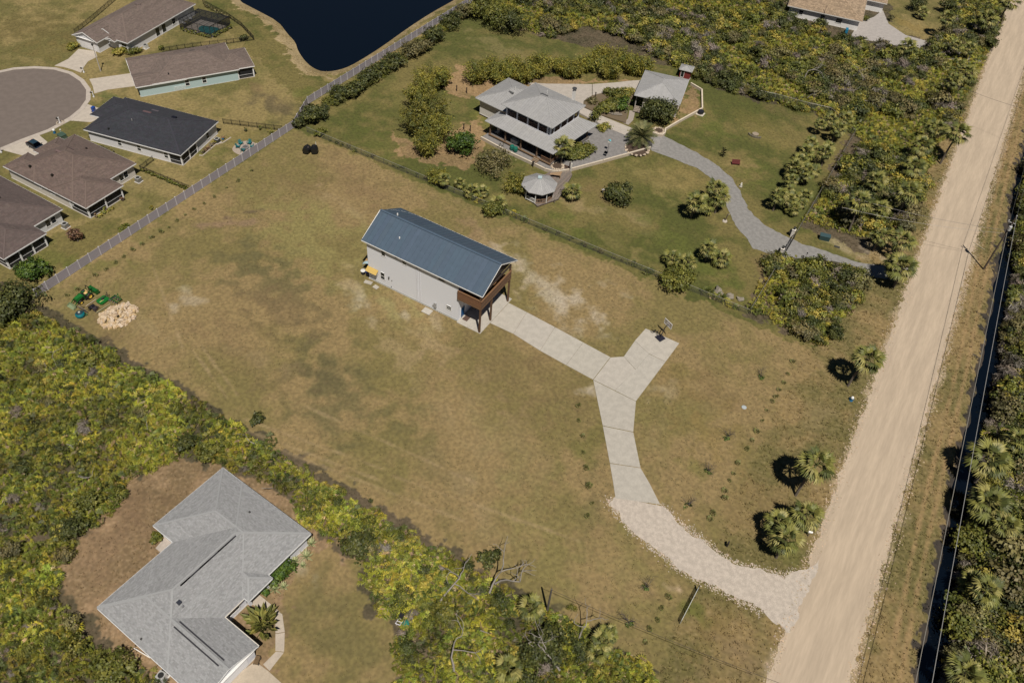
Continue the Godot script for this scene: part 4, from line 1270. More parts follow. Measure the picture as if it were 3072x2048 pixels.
func tract_houses() -> void:
	var taupe := Color(0.165, 0.128, 0.115)
	var brown := Color(0.150, 0.110, 0.098)
	# the pale blue house
	var h := site("pale_blue_house", "pale blue bungalow with taupe shingle roof beside the brown back lawn", Vector2(-155.38, -105.68), -57.6)
	var w := Color(0.41, 0.53, 0.56)
	body(h, PackedVector2Array([Vector2(0.5, -13.3), Vector2(22.6, -13.3), Vector2(22.6, -0.5), Vector2(0.5, -0.5)]), 0, 2.75, w)
	var r := hip(h, 3.6, -13.8, 23.0, 0, 2.9, 0.36, taupe, {"wall": w})
	hip(h, -0.1, -13.8, 14.0, -5.9, 2.9, 0.40, taupe, {"wall": w, "g0": true})
	hip(h, -0.1, -6.4, 11.0, 0, 2.75, 0.30, taupe, {"wall": w, "g0": true})
	hip(h, 18.5, -9.8, 26.7, -0.35, 2.92, 0.30, taupe, {"axis": "x"})
	lanai(h, 22.7, -9.2, 26.3, -0.8, 2.75, "fr", 3)
	at_wall(h, [Vector2(-149.69, -115.13), Vector2(-147.61, -118.33)], 1.5, "x", -0.5, Vector3(0, 0, 1), 0.95, 1.5)
	vent(h, r, [3.6, -13.8, 23.0, 0], 2.9, 0.36, Vector2(-155.23, -122.77), Vector3(1.2, 0.14, 0.4), Color(0.09, 0.075, 0.07))
	vent(h, r, [3.6, -13.8, 23.0, 0], 2.9, 0.36, Vector2(-152.89, -113.09), Vector3(0.28, 0.4, 0.28), Color(0.03, 0.03, 0.03))
	vent(h, r, [3.6, -13.8, 23.0, 0], 2.9, 0.36, Vector2(-153.70, -126.06), Vector3(0.35, 0.3, 0.35), Color(0.10, 0.08, 0.08))
	var t := MB.new()
	t.col = Color(0.8, 0.8, 0.8)
	for i in 9: t.bar(Vector3(8.0 + i * 0.3, 0.1, -0.3), Vector3(8.0 + i * 0.3, 1.2, -0.42), 0.04, 0.03)
	for i in 4: t.bar(Vector3(7.9, 0.25 + i * 0.28, -0.33), Vector3(10.5, 0.25 + i * 0.28, -0.33), 0.03, 0.04)
	one("garden_trellis", t, M.paint, h.position, h.rotation.y, "white lattice leaning on the pale blue wall", "trellis")
	# the house with the navy roof
	h = site("navy_roof_house", "white bungalow with a dark navy shingle roof", Vector2(-150.78, -87.62), -12.5)
	w = Color(0.66, 0.66, 0.70)
	body(h, PackedVector2Array([Vector2(0.5, -13.5), Vector2(22.8, -13.5), Vector2(22.8, -5.9), Vector2(19.9, -5.9), Vector2(19.9, -0.5), Vector2(0.5, -0.5)]), 0, 2.75, w)
	var navy := Color(0.036, 0.038, 0.05)
	r = hip(h, 0, -14.0, 23.3, 0, 2.9, 0.40, navy, {"wall": w})
	hip(h, -2.4, -13.3, 9.0, -5.2, 2.88, 0.38, navy, {"wall": w})
	lanai(h, 19.95, -5.85, 22.85, -0.5, 2.75, "fr", 2)
	at_wall(h, [Vector2(-143.04, -89.74), Vector2(-138.42, -90.68), Vector2(-132.12, -92.18)], 1.5, "x", -0.5, Vector3(0, 0, 1), 0.95, 1.4)
	at_wall(h, [Vector2(-130.16, -102.54)], 1.5, "z", 22.8, Vector3(1, 0, 0), 0.95, 1.5)
	for q in [[Vector2(-141.92, -97.44), Vector3(1.9, 0.16, 0.5), Color(0.13, 0.085, 0.09)], [Vector2(-142.35, -99.77), Vector3(1.6, 0.14, 0.4), Color(0.10, 0.09, 0.10)], [Vector2(-136.44, -99.63), Vector3(1.0, 0.3, 0.6), Color(0.015, 0.015, 0.02)], [Vector2(-145.86, -90.19), Vector3(0.3, 0.4, 0.3), Color(0.02, 0.02, 0.02)], [Vector2(-142.87, -94.06), Vector3(0.15, 0.5, 0.15), Color(0.3, 0.3, 0.3)]]:
		vent(h, r, [0, -14.0, 23.3, 0], 2.9, 0.40, q[0], q[1], q[2])
	# the two brown-roofed houses by the fence
	h = site("brown_roof_house", "cream bungalow with brown shingle roof and a car on its drive", Vector2(-152.57, -70.0), -0.6)
	w = Color(0.60, 0.565, 0.53)
	body(h, PackedVector2Array([Vector2(2.8, -14.9), Vector2(19.3, -14.9), Vector2(19.3, -8.4), Vector2(17.9, -8.4), Vector2(17.9, -0.5), Vector2(0.5, -0.5), Vector2(0.5, -5.4), Vector2(2.8, -5.4)]), 0, 2.75, w)
	r = hip(h, 2.0, -15.4, 19.8, 0, 2.9, 0.40, brown, {"wall": w})
	hip(h, 0, -5.8, 9.0, 0, 2.88, 0.40, brown, {"wall": w})
	hip(h, 0.2, -12.9, 8.0, -6.8, 2.86, 0.38, brown, {"wall": w})
	hip(h, 13.0, -8.9, 23.4, 0, 2.91, 0.40, brown, {"wall": w, "axis": "x"})
	lanai(h, 17.95, -8.4, 22.9, -0.5, 2.75, "fr", 2)
	at_wall(h, [Vector2(-142.93, -70.37), Vector2(-139.81, -70.61), Vector2(-139.18, -70.62), Vector2(-134.04, -70.59)], 1.7, "x", -0.5, Vector3(0, 0, 1), 0.6, 0.8)
	at_wall(h, [Vector2(-133.22, -81.81), Vector2(-133.20, -82.92)], 1.5, "z", 19.3, Vector3(1, 0, 0), 1.0, 1.5)
	for q in [[Vector2(-144.25, -77.39), Vector3(1.7, 0.2, 0.5), Color(0.17, 0.12, 0.115)], [Vector2(-143.96, -79.62), Vector3(2.0, 0.14, 0.25), Color(0.09, 0.065, 0.06)], [Vector2(-146.82, -72.19), Vector3(0.4, 0.5, 0.4), Color(0.015, 0.012, 0.01)], [Vector2(-140.92, -72.63), Vector3(0.4, 0.5, 0.4), Color(0.015, 0.012, 0.01)], [Vector2(-142.70, -82.21), Vector3(0.3, 0.35, 0.3), Color(0.03, 0.02, 0.02)]]:
		vent(h, r, [2.0, -15.4, 19.8, 0], 2.9, 0.40, q[0], q[1], q[2])
	h = site("dark_brown_roof_house", "bungalow with dark taupe shingle roof at the picture's left edge", Vector2(-150.0, -52.58), 0.0)
	w = Color(0.62, 0.64, 0.68)
	body(h, PackedVector2Array([Vector2(-4, -14.6), Vector2(17.1, -14.6), Vector2(17.1, -8.3), Vector2(14.5, -8.3), Vector2(14.5, -0.5), Vector2(-4, -0.5)]), 0, 2.75, w)
	r = hip(h, -4.5, -15.1, 17.6, 0, 2.9, 0.40, Color(0.118, 0.09, 0.086), {"wall": w})
	hip(h, 8.0, -8.8, 21.1, 0, 2.91, 0.40, Color(0.118, 0.09, 0.086), {"wall": w})
	lanai(h, 14.55, -8.3, 20.6, -0.5, 2.75, "fr", 3)
	at_wall(h, [Vector2(-132.99, -64.28), Vector2(-133.05, -65.48)], 1.5, "z", 17.1, Vector3(1, 0, 0), 1.0, 1.5)
	vent(h, r, [-4.5, -15.1, 17.6, 0], 2.9, 0.40, Vector2(-141.01, -61.65), Vector3(0.5, 0.4, 0.4), Color(0.015, 0.012, 0.01))
	# the house with the screened pool
	h = site("pool_house", "white bungalow with taupe roof, garage gable and a screened pool behind", Vector2(-172.19, -118.2), -96.5)
	w = Color(0.66, 0.67, 0.71)
	body(h, PackedVector2Array([Vector2(0.5, -13.3), Vector2(24.3, -13.3), Vector2(24.3, -0.5), Vector2(0.5, -0.5)]), 0, 2.75, w)
	body(h, PackedVector2Array([Vector2(-3.0, -13.3), Vector2(0.48, -13.3), Vector2(0.48, -6.6), Vector2(-3.0, -6.6)]), 0, 2.75, w)
	r = hip(h, 0, -13.8, 24.8, 0, 2.9, 0.42, taupe, {"wall": w})
	hip(h, -3.5, -13.8, 9.0, -6.1, 2.9, 0.42, taupe, {"wall": w, "g0": true})
	hip(h, -0.9, -5.9, 4.0, -3.2, 2.8, 0.40, taupe, {"wall": w, "g0": true})
	hip(h, 0.9, -9.7, 9.0, -6.3, 3.35, 0.45, taupe, {"wall": Color(0.7, 0.7, 0.74), "g0": true})
	var gd := MB.new()
	gd.col = Color(0.72, 0.71, 0.73)
	for i in 4: gd.b2(-3.06, 0.1 + i * 0.58, -12.6, -3.0, 0.64 + i * 0.58, -7.4)
	part("garage_door", gd, M.paint, h)
	win(h, Vector3(0.5, 1.3, -1.9), Vector3(-1, 0, 0), 1.7, 1.6)
	for x in [10.5, 12.8]: win(h, Vector3(x, 1.2, -0.5), Vector3(0, 0, 1), 1.4, 2.1, "sliding_door")
	win(h, Vector3(16.5, 1.5, -0.5), Vector3(0, 0, 1), 1.2, 1.5)
	vent(h, r, [0, -13.8, 24.8, 0], 2.9, 0.42, Vector2(-180.86, -130.10), Vector3(0.5, 0.16, 1.6), Color(0.16, 0.125, 0.12))
	# pool under its screen cage
	var A: Vector2 = Vector2(-172.11, -134.23)
	var B: Vector2 = Vector2(-163.27, -135.84)
	var C: Vector2 = Vector2(-163.46, -142.88)
	var D := A + C - B
	var deck := slab(self, "pool_deck", PackedVector2Array([A, B, C, D]), -0.1, 0.06, Color(0.50, 0.44, 0.40), M.concrete)
	deck.set_meta("kind", "structure")
	var pl := MB.new()
	pl.flat(round_poly(PackedVector2Array([Vector2(-169.68, -137.48), Vector2(-169.82, -139.37), Vector2(-165.01, -140.98), Vector2(-164.05, -139.33), Vector2(-164.07, -136.92), Vector2(-166.50, -136.73), Vector2(-167.47, -136.39)]), 1), 0.075)
	struct("swimming_pool", pl, M.pool)
	var cage := thing("pool_cage", "dark screened cage over the pool behind the white house", "pool cage", v3(A))
	var pts := [A, B, C, D]
	for i in 4:
		var a: Vector2 = pts[i] - A
		var b: Vector2 = pts[(i + 1) % 4] - A
		var q := MB.new()
		q.quad(v3(a, 0.2), v3(a, 2.9), v3(b, 2.9), v3(b, 0.2))
		part("screen", q, M.thin_screen, cage)
		for k in 5:
			q = MB.new()
			q.col = Color(0.03, 0.03, 0.035)
			q.bar(v3(a.lerp(b, k / 5.0)), v3(a.lerp(b, k / 5.0), 2.9), 0.09, 0.09)
			part("post", q, M.gloss, cage)
		q = MB.new()
		q.col = Color(0.03, 0.03, 0.035)
		for y in [1.0, 2.9]: q.bar(v3(a, y), v3(b, y), 0.09, 0.09)
		part("rail", q, M.gloss, cage)
	for k in 7:
		var q := MB.new()
		q.col = Color(0.03, 0.03, 0.035)
		var t2 := k / 6.0
		q.bar(v3((B - A) * t2, 3.0), v3((B - A) * t2 + (D - A), 3.0), 0.07, 0.07)
		part("roof_bar", q, M.gloss, cage)
	var q := MB.new()
	q.quad(v3(Vector2.ZERO, 2.96), v3(B - A, 2.96), v3(C - A, 2.96), v3(D - A, 2.96))
	part("roof_screen", q, M.thin_screen, cage)
	for k in 2:
		var tb := thing("poolside_lounger", ["white lounger beside the pool near the house wall", "white lounger by the pool's near rim"][k], "lounger", v3([Vector2(-174.31, -139.61), Vector2(-173.64, -136.99)][k], 0.06), 0.6 + k)
		q = MB.new()
		q.col = Color(0.5, 0.5, 0.52)
		q.b2(-0.35, 0.25, -0.9, 0.35, 0.32, 0.5)
		part("seat", q, M.paint, tb)
		q = MB.new()
		q.col = Color(0.5, 0.5, 0.52)
		q.bar(Vector3(0, 0.3, 0.5), Vector3(0, 0.75, 1.0), 0.7, 0.06)
		part("backrest", q, M.paint, tb)
		for j in 4:
			q = MB.new()
			q.col = Color(0.4, 0.4, 0.42)
			q.box(Vector3(0.3 * (1 - 2 * (j % 2)), 0.125, 0.6 * (1 - 2 * (j / 2)) - 0.2), Vector3(0.06, 0.25, 0.06))
			part("leg", q, M.paint, tb)

func hip_neighbour() -> void:
	var h := site("hip_roof_house", "two-storey house with pale grey metal hip roofs and a long covered porch", Vector2(-81.69, -142.09), 6.9)
	h.position.y = 0.4
	var c := Color(0.315, 0.315, 0.325)
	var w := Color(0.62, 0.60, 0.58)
	var mo := {"style": "metal", "trim": Color(0.55, 0.56, 0.58), "wall": w}
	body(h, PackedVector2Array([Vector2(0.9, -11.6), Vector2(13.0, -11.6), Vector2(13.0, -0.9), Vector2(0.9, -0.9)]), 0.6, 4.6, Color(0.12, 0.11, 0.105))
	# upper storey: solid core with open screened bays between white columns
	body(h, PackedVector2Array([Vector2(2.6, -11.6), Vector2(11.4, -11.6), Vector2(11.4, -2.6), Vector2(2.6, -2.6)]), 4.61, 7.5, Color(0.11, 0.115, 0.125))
	var main := hip(h, 0, -12.5, 13.9, 0, 7.6, 0.33, c, mo)
	var cols := []
	for x in [1.0, 3.9, 6.8, 9.7, 12.2, 12.9]: cols.append(Vector2(x, -1.0))
	for z in [-2.2, -4.7, -7.2, -9.6, -11.5]: cols.append(Vector2(12.9, z))
	for p in cols:
		var q := MB.new()
		q.col = Color(0.60, 0.61, 0.66)
		q.b2(p.x - 0.16, 4.6, p.y - 0.16, p.x + 0.16, 7.55, p.y + 0.16)
		part("column", q, M.paint, h)
	for i in cols.size() - 1:
		var a := v3(cols[i], 4.9)
		var b := v3(cols[i + 1], 4.9)
		if a.distance_to(b) < 1.2: continue
		var q := MB.new()
		q.col = Color(0.20, 0.115, 0.08)
		q.bar(a + Vector3(0, 1.05, 0), b + Vector3(0, 1.05, 0), 0.09, 0.07)
		q.bar(a + Vector3(0, 0.1, 0), b + Vector3(0, 0.1, 0), 0.09, 0.07)
		var n := int(a.distance_to(b) / 0.28)
		for k in n: q.bar(a.lerp(b, (k + 0.5) / n) + Vector3(0, 0.1, 0), a.lerp(b, (k + 0.5) / n) + Vector3(0, 1.05, 0), 0.06, 0.06)
		part("railing", q, M.wood, h)
		q = MB.new()
		q.quad(a + Vector3(0, 1.1, 0), a + Vector3(0, 2.6, 0), b + Vector3(0, 2.6, 0), b + Vector3(0, 1.1, 0))
		part("screen", q, M.thin_screen, h)
	var fl := MB.new()
	fl.col = Color(0.24, 0.22, 0.2)
	fl.b2(0.95, 4.6, -11.5, 12.95, 4.75, -0.95)
	part("upper_floor", fl, M.wood, h)
	# porch roof round two sides
	var pr := MB.new()
	pr.col = c * 0.8
	var pf := [Vector3(-2.1, 3.75, 2.8), Vector3(16.6, 3.75, 2.8), Vector3(13.0, 4.7, -0.9), Vector3(0.9, 4.7, -0.9)]
	var ps := [Vector3(16.6, 3.75, 2.8), Vector3(17.0, 3.75, -13.5), Vector3(13.0, 4.7, -11.6), Vector3(13.0, 4.7, -0.9)]
	var pl := [Vector3(-2.1, 3.75, -2.2), Vector3(-2.1, 3.75, 2.8), Vector3(0.9, 4.7, -0.9), Vector3(0.9, 4.7, -1.2)]
	var all := MB.new()
	for p in [pf, ps, pl]:
		pr.quad(p[0] - Vector3(0, 0.05, 0), p[1] - Vector3(0, 0.05, 0), p[2] - Vector3(0, 0.05, 0), p[3] - Vector3(0, 0.05, 0))
		seams(p, c * 1.02, 0.6, func(b: MB) -> void:
			all.v.append_array(b.v)
			all.c.append_array(b.c))
	var proof := part("porch_roof", pr, M.metal_roof, h)
	stuff(part("ribbed_sheets", all, M.metal_roof, proof))
	var fa := MB.new()
	fa.col = Color(0.50, 0.51, 0.53)
	fa.bar(Vector3(-2.1, 3.66, 2.8), Vector3(16.6, 3.66, 2.8), 0.08, 0.18)
	fa.bar(Vector3(16.6, 3.66, 2.8), Vector3(17.0, 3.66, -13.5), 0.08, 0.18)
	fa.bar(Vector3(-2.1, 3.66, -2.2), Vector3(-2.1, 3.66, 2.8), 0.08, 0.18)
	fa.col = Color(0.62, 0.63, 0.68)
	fa.bar(Vector3(0.9, 4.78, -0.86), Vector3(13.0, 4.78, -0.86), 0.1, 0.22)
	fa.bar(Vector3(13.04, 4.78, -0.9), Vector3(13.04, 4.78, -11.6), 0.1, 0.22)
	part("fascia", fa, M.paint, proof)
	var pfl := MB.new()
	pfl.col = Color(0.235, 0.215, 0.205)
	pfl.b2(-1.2, 0.0, -0.85, 15.9, 0.6, 2.3)
	pfl.b2(13.05, 0.0, -12.5, 15.9, 0.601, -0.86)
	part("porch_floor", pfl, M.wood, h)
	var ed := MB.new()
	ed.col = Color(0.36, 0.22, 0.12)
	ed.b2(-1.25, 0.42, 2.31, 15.9, 0.68, 2.45)
	part("deck_edge", ed, M.wood, h)
	for x in [-1.0, 3.3, 7.6, 12.0, 15.7]:
		var q := MB.new()
		q.col = Color(0.26, 0.165, 0.11)
		q.b2(x - 0.13, 0.6, 2.0, x + 0.13, 3.7, 2.26)
		part("post", q, M.wood, h)
	for z in [-2.5, -7.0, -11.8]:
		var q := MB.new()
		q.col = Color(0.26, 0.165, 0.11)
		q.b2(15.55, 0.6, z - 0.13, 15.81, 3.7, z + 0.13)
		part("post", q, M.wood, h)
	for e in [[Vector3(13.2, 0.6, 2.2), Vector3(15.7, 0.6, 2.2)], [Vector3(15.75, 0.6, 1.9), Vector3(15.75, 0.6, -6.5)]]:
		var q := MB.new()
		q.col = Color(0.30, 0.17, 0.10)
		q.bar(e[0] + Vector3(0, 0.95, 0), e[1] + Vector3(0, 0.95, 0), 0.1, 0.07)
		var n := int(e[0].distance_to(e[1]) / 0.22)
		for k in n: q.bar(e[0].lerp(e[1], (k + 0.5) / n), e[0].lerp(e[1], (k + 0.5) / n) + Vector3(0, 0.95, 0), 0.06, 0.06)
		part("railing", q, M.wood, h)
	for x in [2.6, 6.0, 10.2]:
		win(h, Vector3(x, 1.9, -0.88), Vector3(0, 0, 1), 1.3, 1.9)
	for i in 3:
		var q := MB.new()
		q.col = Color(0.36, 0.27, 0.19)
		q.b2(11.6, 0.0, 2.46 + i * 0.35, 13.0, 0.45 - i * 0.15, 2.80 + i * 0.35)
		part("step", q, M.wood, h)
	vent(h, main, [0, -12.5, 13.9, 0], 7.6, 0.33, Vector2(-74.34, -147.90), Vector3(1.7, 0.18, 0.6), Color(0.10, 0.10, 0.105))
	for p in [Vector2(-74.73, -149.92), Vector2(-83.95, -152.07)]:
		var l := h.transform.affine_inverse() * v3(p)
		var q := MB.new()
		q.col = Color(0.7, 0.7, 0.7)
		q.lathe(Vector3(l.x, 9.3 if l.x > 0 else 5.9, l.z), [Vector2(0.1, -0.6), Vector2(0.1, 0.35), Vector2(0, 0.36)], 7)
		part("plumbing_vent", q, M.white_trim, main)
	var ch := h.transform.affine_inverse() * v3(Vector2(-69.75, -153.28))
	var q2 := MB.new()
	q2.col = Color(0.74, 0.72, 0.70)
	q2.b2(ch.x - 0.3, 7.4, ch.z - 0.3, ch.x + 0.3, 9.9, ch.z + 0.3)
	part("chimney", q2, M.paint, main)
	q2 = MB.new()
	q2.col = Color(0.07, 0.07, 0.075)
	q2.lathe(Vector3(ch.x, 9.9, ch.z), [Vector2(0.25, 0), Vector2(0.25, 0.3), Vector2(0.55, 0.35), Vector2(0.5, 0.55), Vector2(0, 0.6)], 9)
	part("chimney_cap", q2, M.gloss, main)
	# lower wing
	body(h, PackedVector2Array([Vector2(-8.7, -14.2), Vector2(-0.6, -14.2), Vector2(-0.6, -3.5), Vector2(-8.7, -3.5)]), 0.0, 3.95, w)
	var wing := hip(h, -9.5, -15.0, 0.6, -2.75, 4.05, 0.33, c, mo)
	vent(h, wing, [-9.5, -15.0, 0.6, -2.75], 4.05, 0.33, Vector2(-84.36, -150.64), Vector3(1.6, 0.18, 0.5), Color(0.10, 0.10, 0.105))
	win(h, Vector3(-3.0, 1.6, -3.5), Vector3(0, 0, 1), 1.5, 1.9, "sliding_door")
	for i in 4:
		q2 = MB.new()
		q2.col = Color(0.25, 0.15, 0.11)
		q2.bar(Vector3(-10.0, 0, -5.5 - i), Vector3(-10.0, 2.6, -5.5 - i), 0.1, 0.1)
		q2.bar(Vector3(-10.0, 1.0 + (i % 2) * 0.8, -5.5), Vector3(-10.0, 1.0 + (i % 2) * 0.8, -8.5), 0.07, 0.07)
		part("stair_rail", q2, M.wood, h)
	q2 = MB.new()
	q2.col = Color(0.72, 0.72, 0.72)
	q2.b2(-3.0, 0, -2.6, -1.9, 1.5, -1.5)
	one("white_cabinet", q2, M.paint, h.position, h.rotation.y, "white utility cabinet between the wing and the covered porch", "cabinet")
	# porch chairs, table, barrels
	for i in 4:
		var o := thing("porch_chair", ["white chair at the porch's left end", "dark chair right beside the white porch chair", "dark armchair in the middle of the porch", "dark chair near the porch railing"][i], "chair", h.transform * Vector3([0.2, 1.3, 8.8, 12.6][i], 0.6, [1.0, 0.8, 0.7, 0.6][i]), h.rotation.y)
		var cc: Color = [Color(0.6, 0.6, 0.6), Color(0.03, 0.03, 0.03), Color(0.03, 0.03, 0.035), Color(0.03, 0.03, 0.03)][i]
		for d in [["seat", Vector3(0, 0.42, 0), Vector3(0.62, 0.08, 0.6)], ["backrest", Vector3(0, 0.85, -0.3), Vector3(0.62, 0.8, 0.08)], ["leg", Vector3(-0.28, 0.19, 0.25), Vector3(0.07, 0.38, 0.07)], ["leg", Vector3(0.28, 0.19, 0.25), Vector3(0.07, 0.38, 0.07)], ["leg", Vector3(-0.28, 0.19, -0.25), Vector3(0.07, 0.38, 0.07)], ["leg", Vector3(0.28, 0.19, -0.25), Vector3(0.07, 0.38, 0.07)]]:
			q2 = MB.new()
			q2.col = cc
			q2.box(d[1], d[2])
			part(d[0], q2, M.gloss, o)
	q2 = MB.new()
	q2.col = Color(0.6, 0.6, 0.6)
	q2.b2(-0.9, 0, -0.4, 0.9, 0.85, 0.4)
	one("porch_chest", q2, M.paint, h.transform * Vector3(5.3, 0.6, 1.2), h.rotation.y, "white chest on the covered porch floor", "chest")
	for i in 2:
		var b := thing("rain_barrel", ["green rain barrel by the porch, the left of two", "green rain barrel by the porch, the right of two"][i], "barrel", v3([Vector2(-76.10, -138.33), Vector2(-75.13, -138.16)][i], 0.4))
		q2 = MB.new()
		q2.col = Color(0.012, 0.13, 0.10)
		q2.lathe(Vector3.ZERO, [Vector2(0.42, 0), Vector2(0.55, 0.5), Vector2(0.5, 1.05), Vector2(0.3, 1.15)], 12)
		part("barrel_body", q2, M.gloss, b)
		q2 = MB.new()
		q2.col = Color(0.015, 0.16, 0.12)
		q2.lathe(Vector3(0, 1.15, 0), [Vector2(0.32, 0), Vector2(0.3, 0.06), Vector2(0, 0.08)], 12)
		part("lid", q2, M.gloss, b)
	# garage and shed
	var g := site("hip_roof_garage", "detached garage with pale grey ribbed metal roof beside a round tree", Vector2(-62.02, -170.38), -13)
	g.position.y = 0.3
	body(g, PackedVector2Array([Vector2(2.2, -12.0), Vector2(10.3, -12.0), Vector2(10.3, -0.7), Vector2(2.2, -0.7)]), 0, 3.6, Color(0.52, 0.48, 0.44))
	hip(g, 0, -12.6, 10.9, 0, 3.7, 0.33, c * 1.05, mo)
	win(g, Vector3(3.9, 2.2, -0.7), Vector3(0, 0, 1), 0.8, 1.1)
	for z in [-0.9, -6.0, -11.8]:
		q2 = MB.new()
		q2.col = Color(0.5, 0.48, 0.46)
		q2.b2(0.4, 0, z - 0.12, 0.64, 3.6, z + 0.12)
		part("post", q2, M.wood, g)
	for i in 4:
		q2 = MB.new()
		q2.col = Color(0.40, 0.34, 0.29)
		q2.b2(0.5, 0.0, -0.5 + i * 0.4, 2.1, 0.75 - i * 0.18, -0.12 + i * 0.4)
		part("step", q2, M.wood, g)
	var s := site("red_shed", "small red shed with grey hip roof behind the garage", Vector2(-59.16, -191.65), -10)
	s.set_meta("category", "shed")
	body(s, PackedVector2Array([Vector2(0.2, -2.4), Vector2(2.9, -2.4), Vector2(2.9, -0.2), Vector2(0.2, -0.2)]), 0, 2.3, Color(0.19, 0.03, 0.03))
	hip(s, -0.1, -2.8, 3.2, 0.1, 2.4, 0.45, c, mo)
	win(s, Vector3(0.9, 1.2, -0.2), Vector3(0, 0, 1), 0.8, 1.9, "door")
	# gazebo on its plank deck
	var dk := thing("plank_deck", "weathered grey plank deck under and behind the gazebo", "deck", v3(Vector2(-61.47, -124.21)))
	var o0: Vector2 = Vector2(-61.47, -124.21)
	var outline := PackedVector2Array([Vector2(-64.86, -125.84), Vector2(-61.47, -124.21), Vector2(-59.11, -128.88), Vector2(-59.72, -132.04), Vector2(-60.80, -138.12), Vector2(-62.23, -139.69), Vector2(-65.33, -136.17), Vector2(-65.73, -134.50), Vector2(-66.17, -127.78)])
	var base := MB.new()
	base.col = Color(0.12, 0.09, 0.075)
	var loc := PackedVector2Array()
	for p in outline: loc.append(p - o0)
	base.prism(loc, 0.0, 0.3)
	part("frame", base, M.wood, dk)
	var along: Vector2 = (Vector2(-61.16, -137.71) - Vector2(-61.24, -125.21)).normalized()
	var across := along.orthogonal()
	for i in range(-34, 34):
		var strip := PackedVector2Array([across * i * 0.3 - along * 16, across * (i * 0.3 + 0.27) - along * 16, across * (i * 0.3 + 0.27) + along * 20, across * i * 0.3 + along * 20])
		for piece in Geometry2D.intersect_polygons(strip, loc):
			if piece.size() < 3: continue
			var pb := MB.new()
			pb.col = vary(Color(0.285, 0.235, 0.21), 0.16)
			pb.prism(piece, 0.3, 0.335)
			part("plank", pb, M.wood, dk)
	var rl: Array = [Vector2(-59.12, -127.26), Vector2(-59.90, -130.40), Vector2(-60.12, -131.69)]
	for i in 3:
		q2 = MB.new()
		q2.col = Color(0.36, 0.31, 0.27)
		q2.bar(v3(rl[i] - o0, 0.3), v3(rl[i] - o0, 1.3), 0.09, 0.09)
		if i < 2: q2.bar(v3(rl[i] - o0, 1.25), v3(rl[i + 1] - o0, 1.25), 0.1, 0.06)
		part("rail_post", q2, M.wood, dk)
	var gz := thing("gazebo", "octagonal gazebo with pale grey metal roof and white railing", "gazebo", Vector3(-63.2, 0.34, -127.6))
	var roof := MB.new()
	roof.col = c
	var gr := part("roof", roof_oct(3.75, 2.75, 4.35, c), M.metal_roof, gz)
	var cup := MB.new()
	cup.col = Color(0.42, 0.53, 0.58)
	cup.box(Vector3(0, 4.4, 0), Vector3(0.8, 0.25, 0.8), Basis(Vector3.UP, 0.4))
	part("cupola", cup, M.metal_roof, gr)
	for i in 8:
		var a := TAU * (i + 0.5) / 8 + 0.1
		var p := Vector3(cos(a), 0, sin(a)) * 3.05
		q2 = MB.new()
		q2.col = Color(0.75, 0.75, 0.76)
		q2.bar(p, p + Vector3(0, 2.75, 0), 0.13, 0.13)
		part("post", q2, M.paint, gz)
		if i == 5: continue
		var b := TAU * (i + 1.5) / 8 + 0.1
		var e := Vector3(cos(b), 0, sin(b)) * 3.05
		q2 = MB.new()
		q2.col = Color(0.76, 0.75, 0.74) if i in [1, 2] else Color(0.30, 0.20, 0.14)
		for y in [0.12, 0.95]: q2.bar(p + Vector3(0, y, 0), e + Vector3(0, y, 0), 0.09, 0.08)
		for k in 7: q2.bar(p.lerp(e, (k + 0.5) / 7) + Vector3(0, 0.12, 0), p.lerp(e, (k + 0.5) / 7) + Vector3(0, 0.95, 0), 0.08, 0.08)
		part("railing", q2, M.paint, gz)
	q2 = MB.new()
	q2.col = Color(0.45, 0.30, 0.18)
	q2.quad(v3(Vector2(-64.47, -134.70) - Vector2(-64.79, -135.50), 1.2), v3(Vector2(-62.65, -136.81) - Vector2(-64.79, -135.50), 1.2), v3(Vector2(-62.28, -135.27) - Vector2(-64.79, -135.50), 1.1), v3(Vector2(-64.29, -134.40) - Vector2(-64.79, -135.50), 1.1))
	q2.bar(v3(Vector2(-64.29, -134.40) - Vector2(-64.79, -135.50), 0.35), v3(Vector2(-64.29, -134.40) - Vector2(-64.79, -135.50), 1.1), 0.12, 0.12)
	q2.bar(v3(Vector2(-62.28, -135.27) - Vector2(-64.79, -135.50), 0.35), v3(Vector2(-62.28, -135.27) - Vector2(-64.79, -135.50), 1.1), 0.12, 0.12)
	one("potting_table", q2, M.wood, v3(Vector2(-64.79, -135.50)), 0, "brown wooden table on the plank deck behind the gazebo", "table")

func roof_oct(r: float, y0: float, y1: float, c: Color) -> MB:
	var b := MB.new()
	for i in 8:
		var a0 := TAU * i / 8.0 + 0.1
		var a1 := TAU * (i + 1) / 8.0 + 0.1
		var p := Vector3(cos(a0) * r, y0, sin(a0) * r)
		var q := Vector3(cos(a1) * r, y0, sin(a1) * r)
		var t := Vector3(0, y1, 0)
		seams([p, q, t], c, 0.42, func(s: MB) -> void:
			b.v.append_array(s.v)
			b.c.append_array(s.c))
		b.col = c * 1.25
		b.bar(p, t, 0.12, 0.08)
		b.bar(p - Vector3(0, 0.07, 0), q - Vector3(0, 0.07, 0), 0.06, 0.14)
	return b

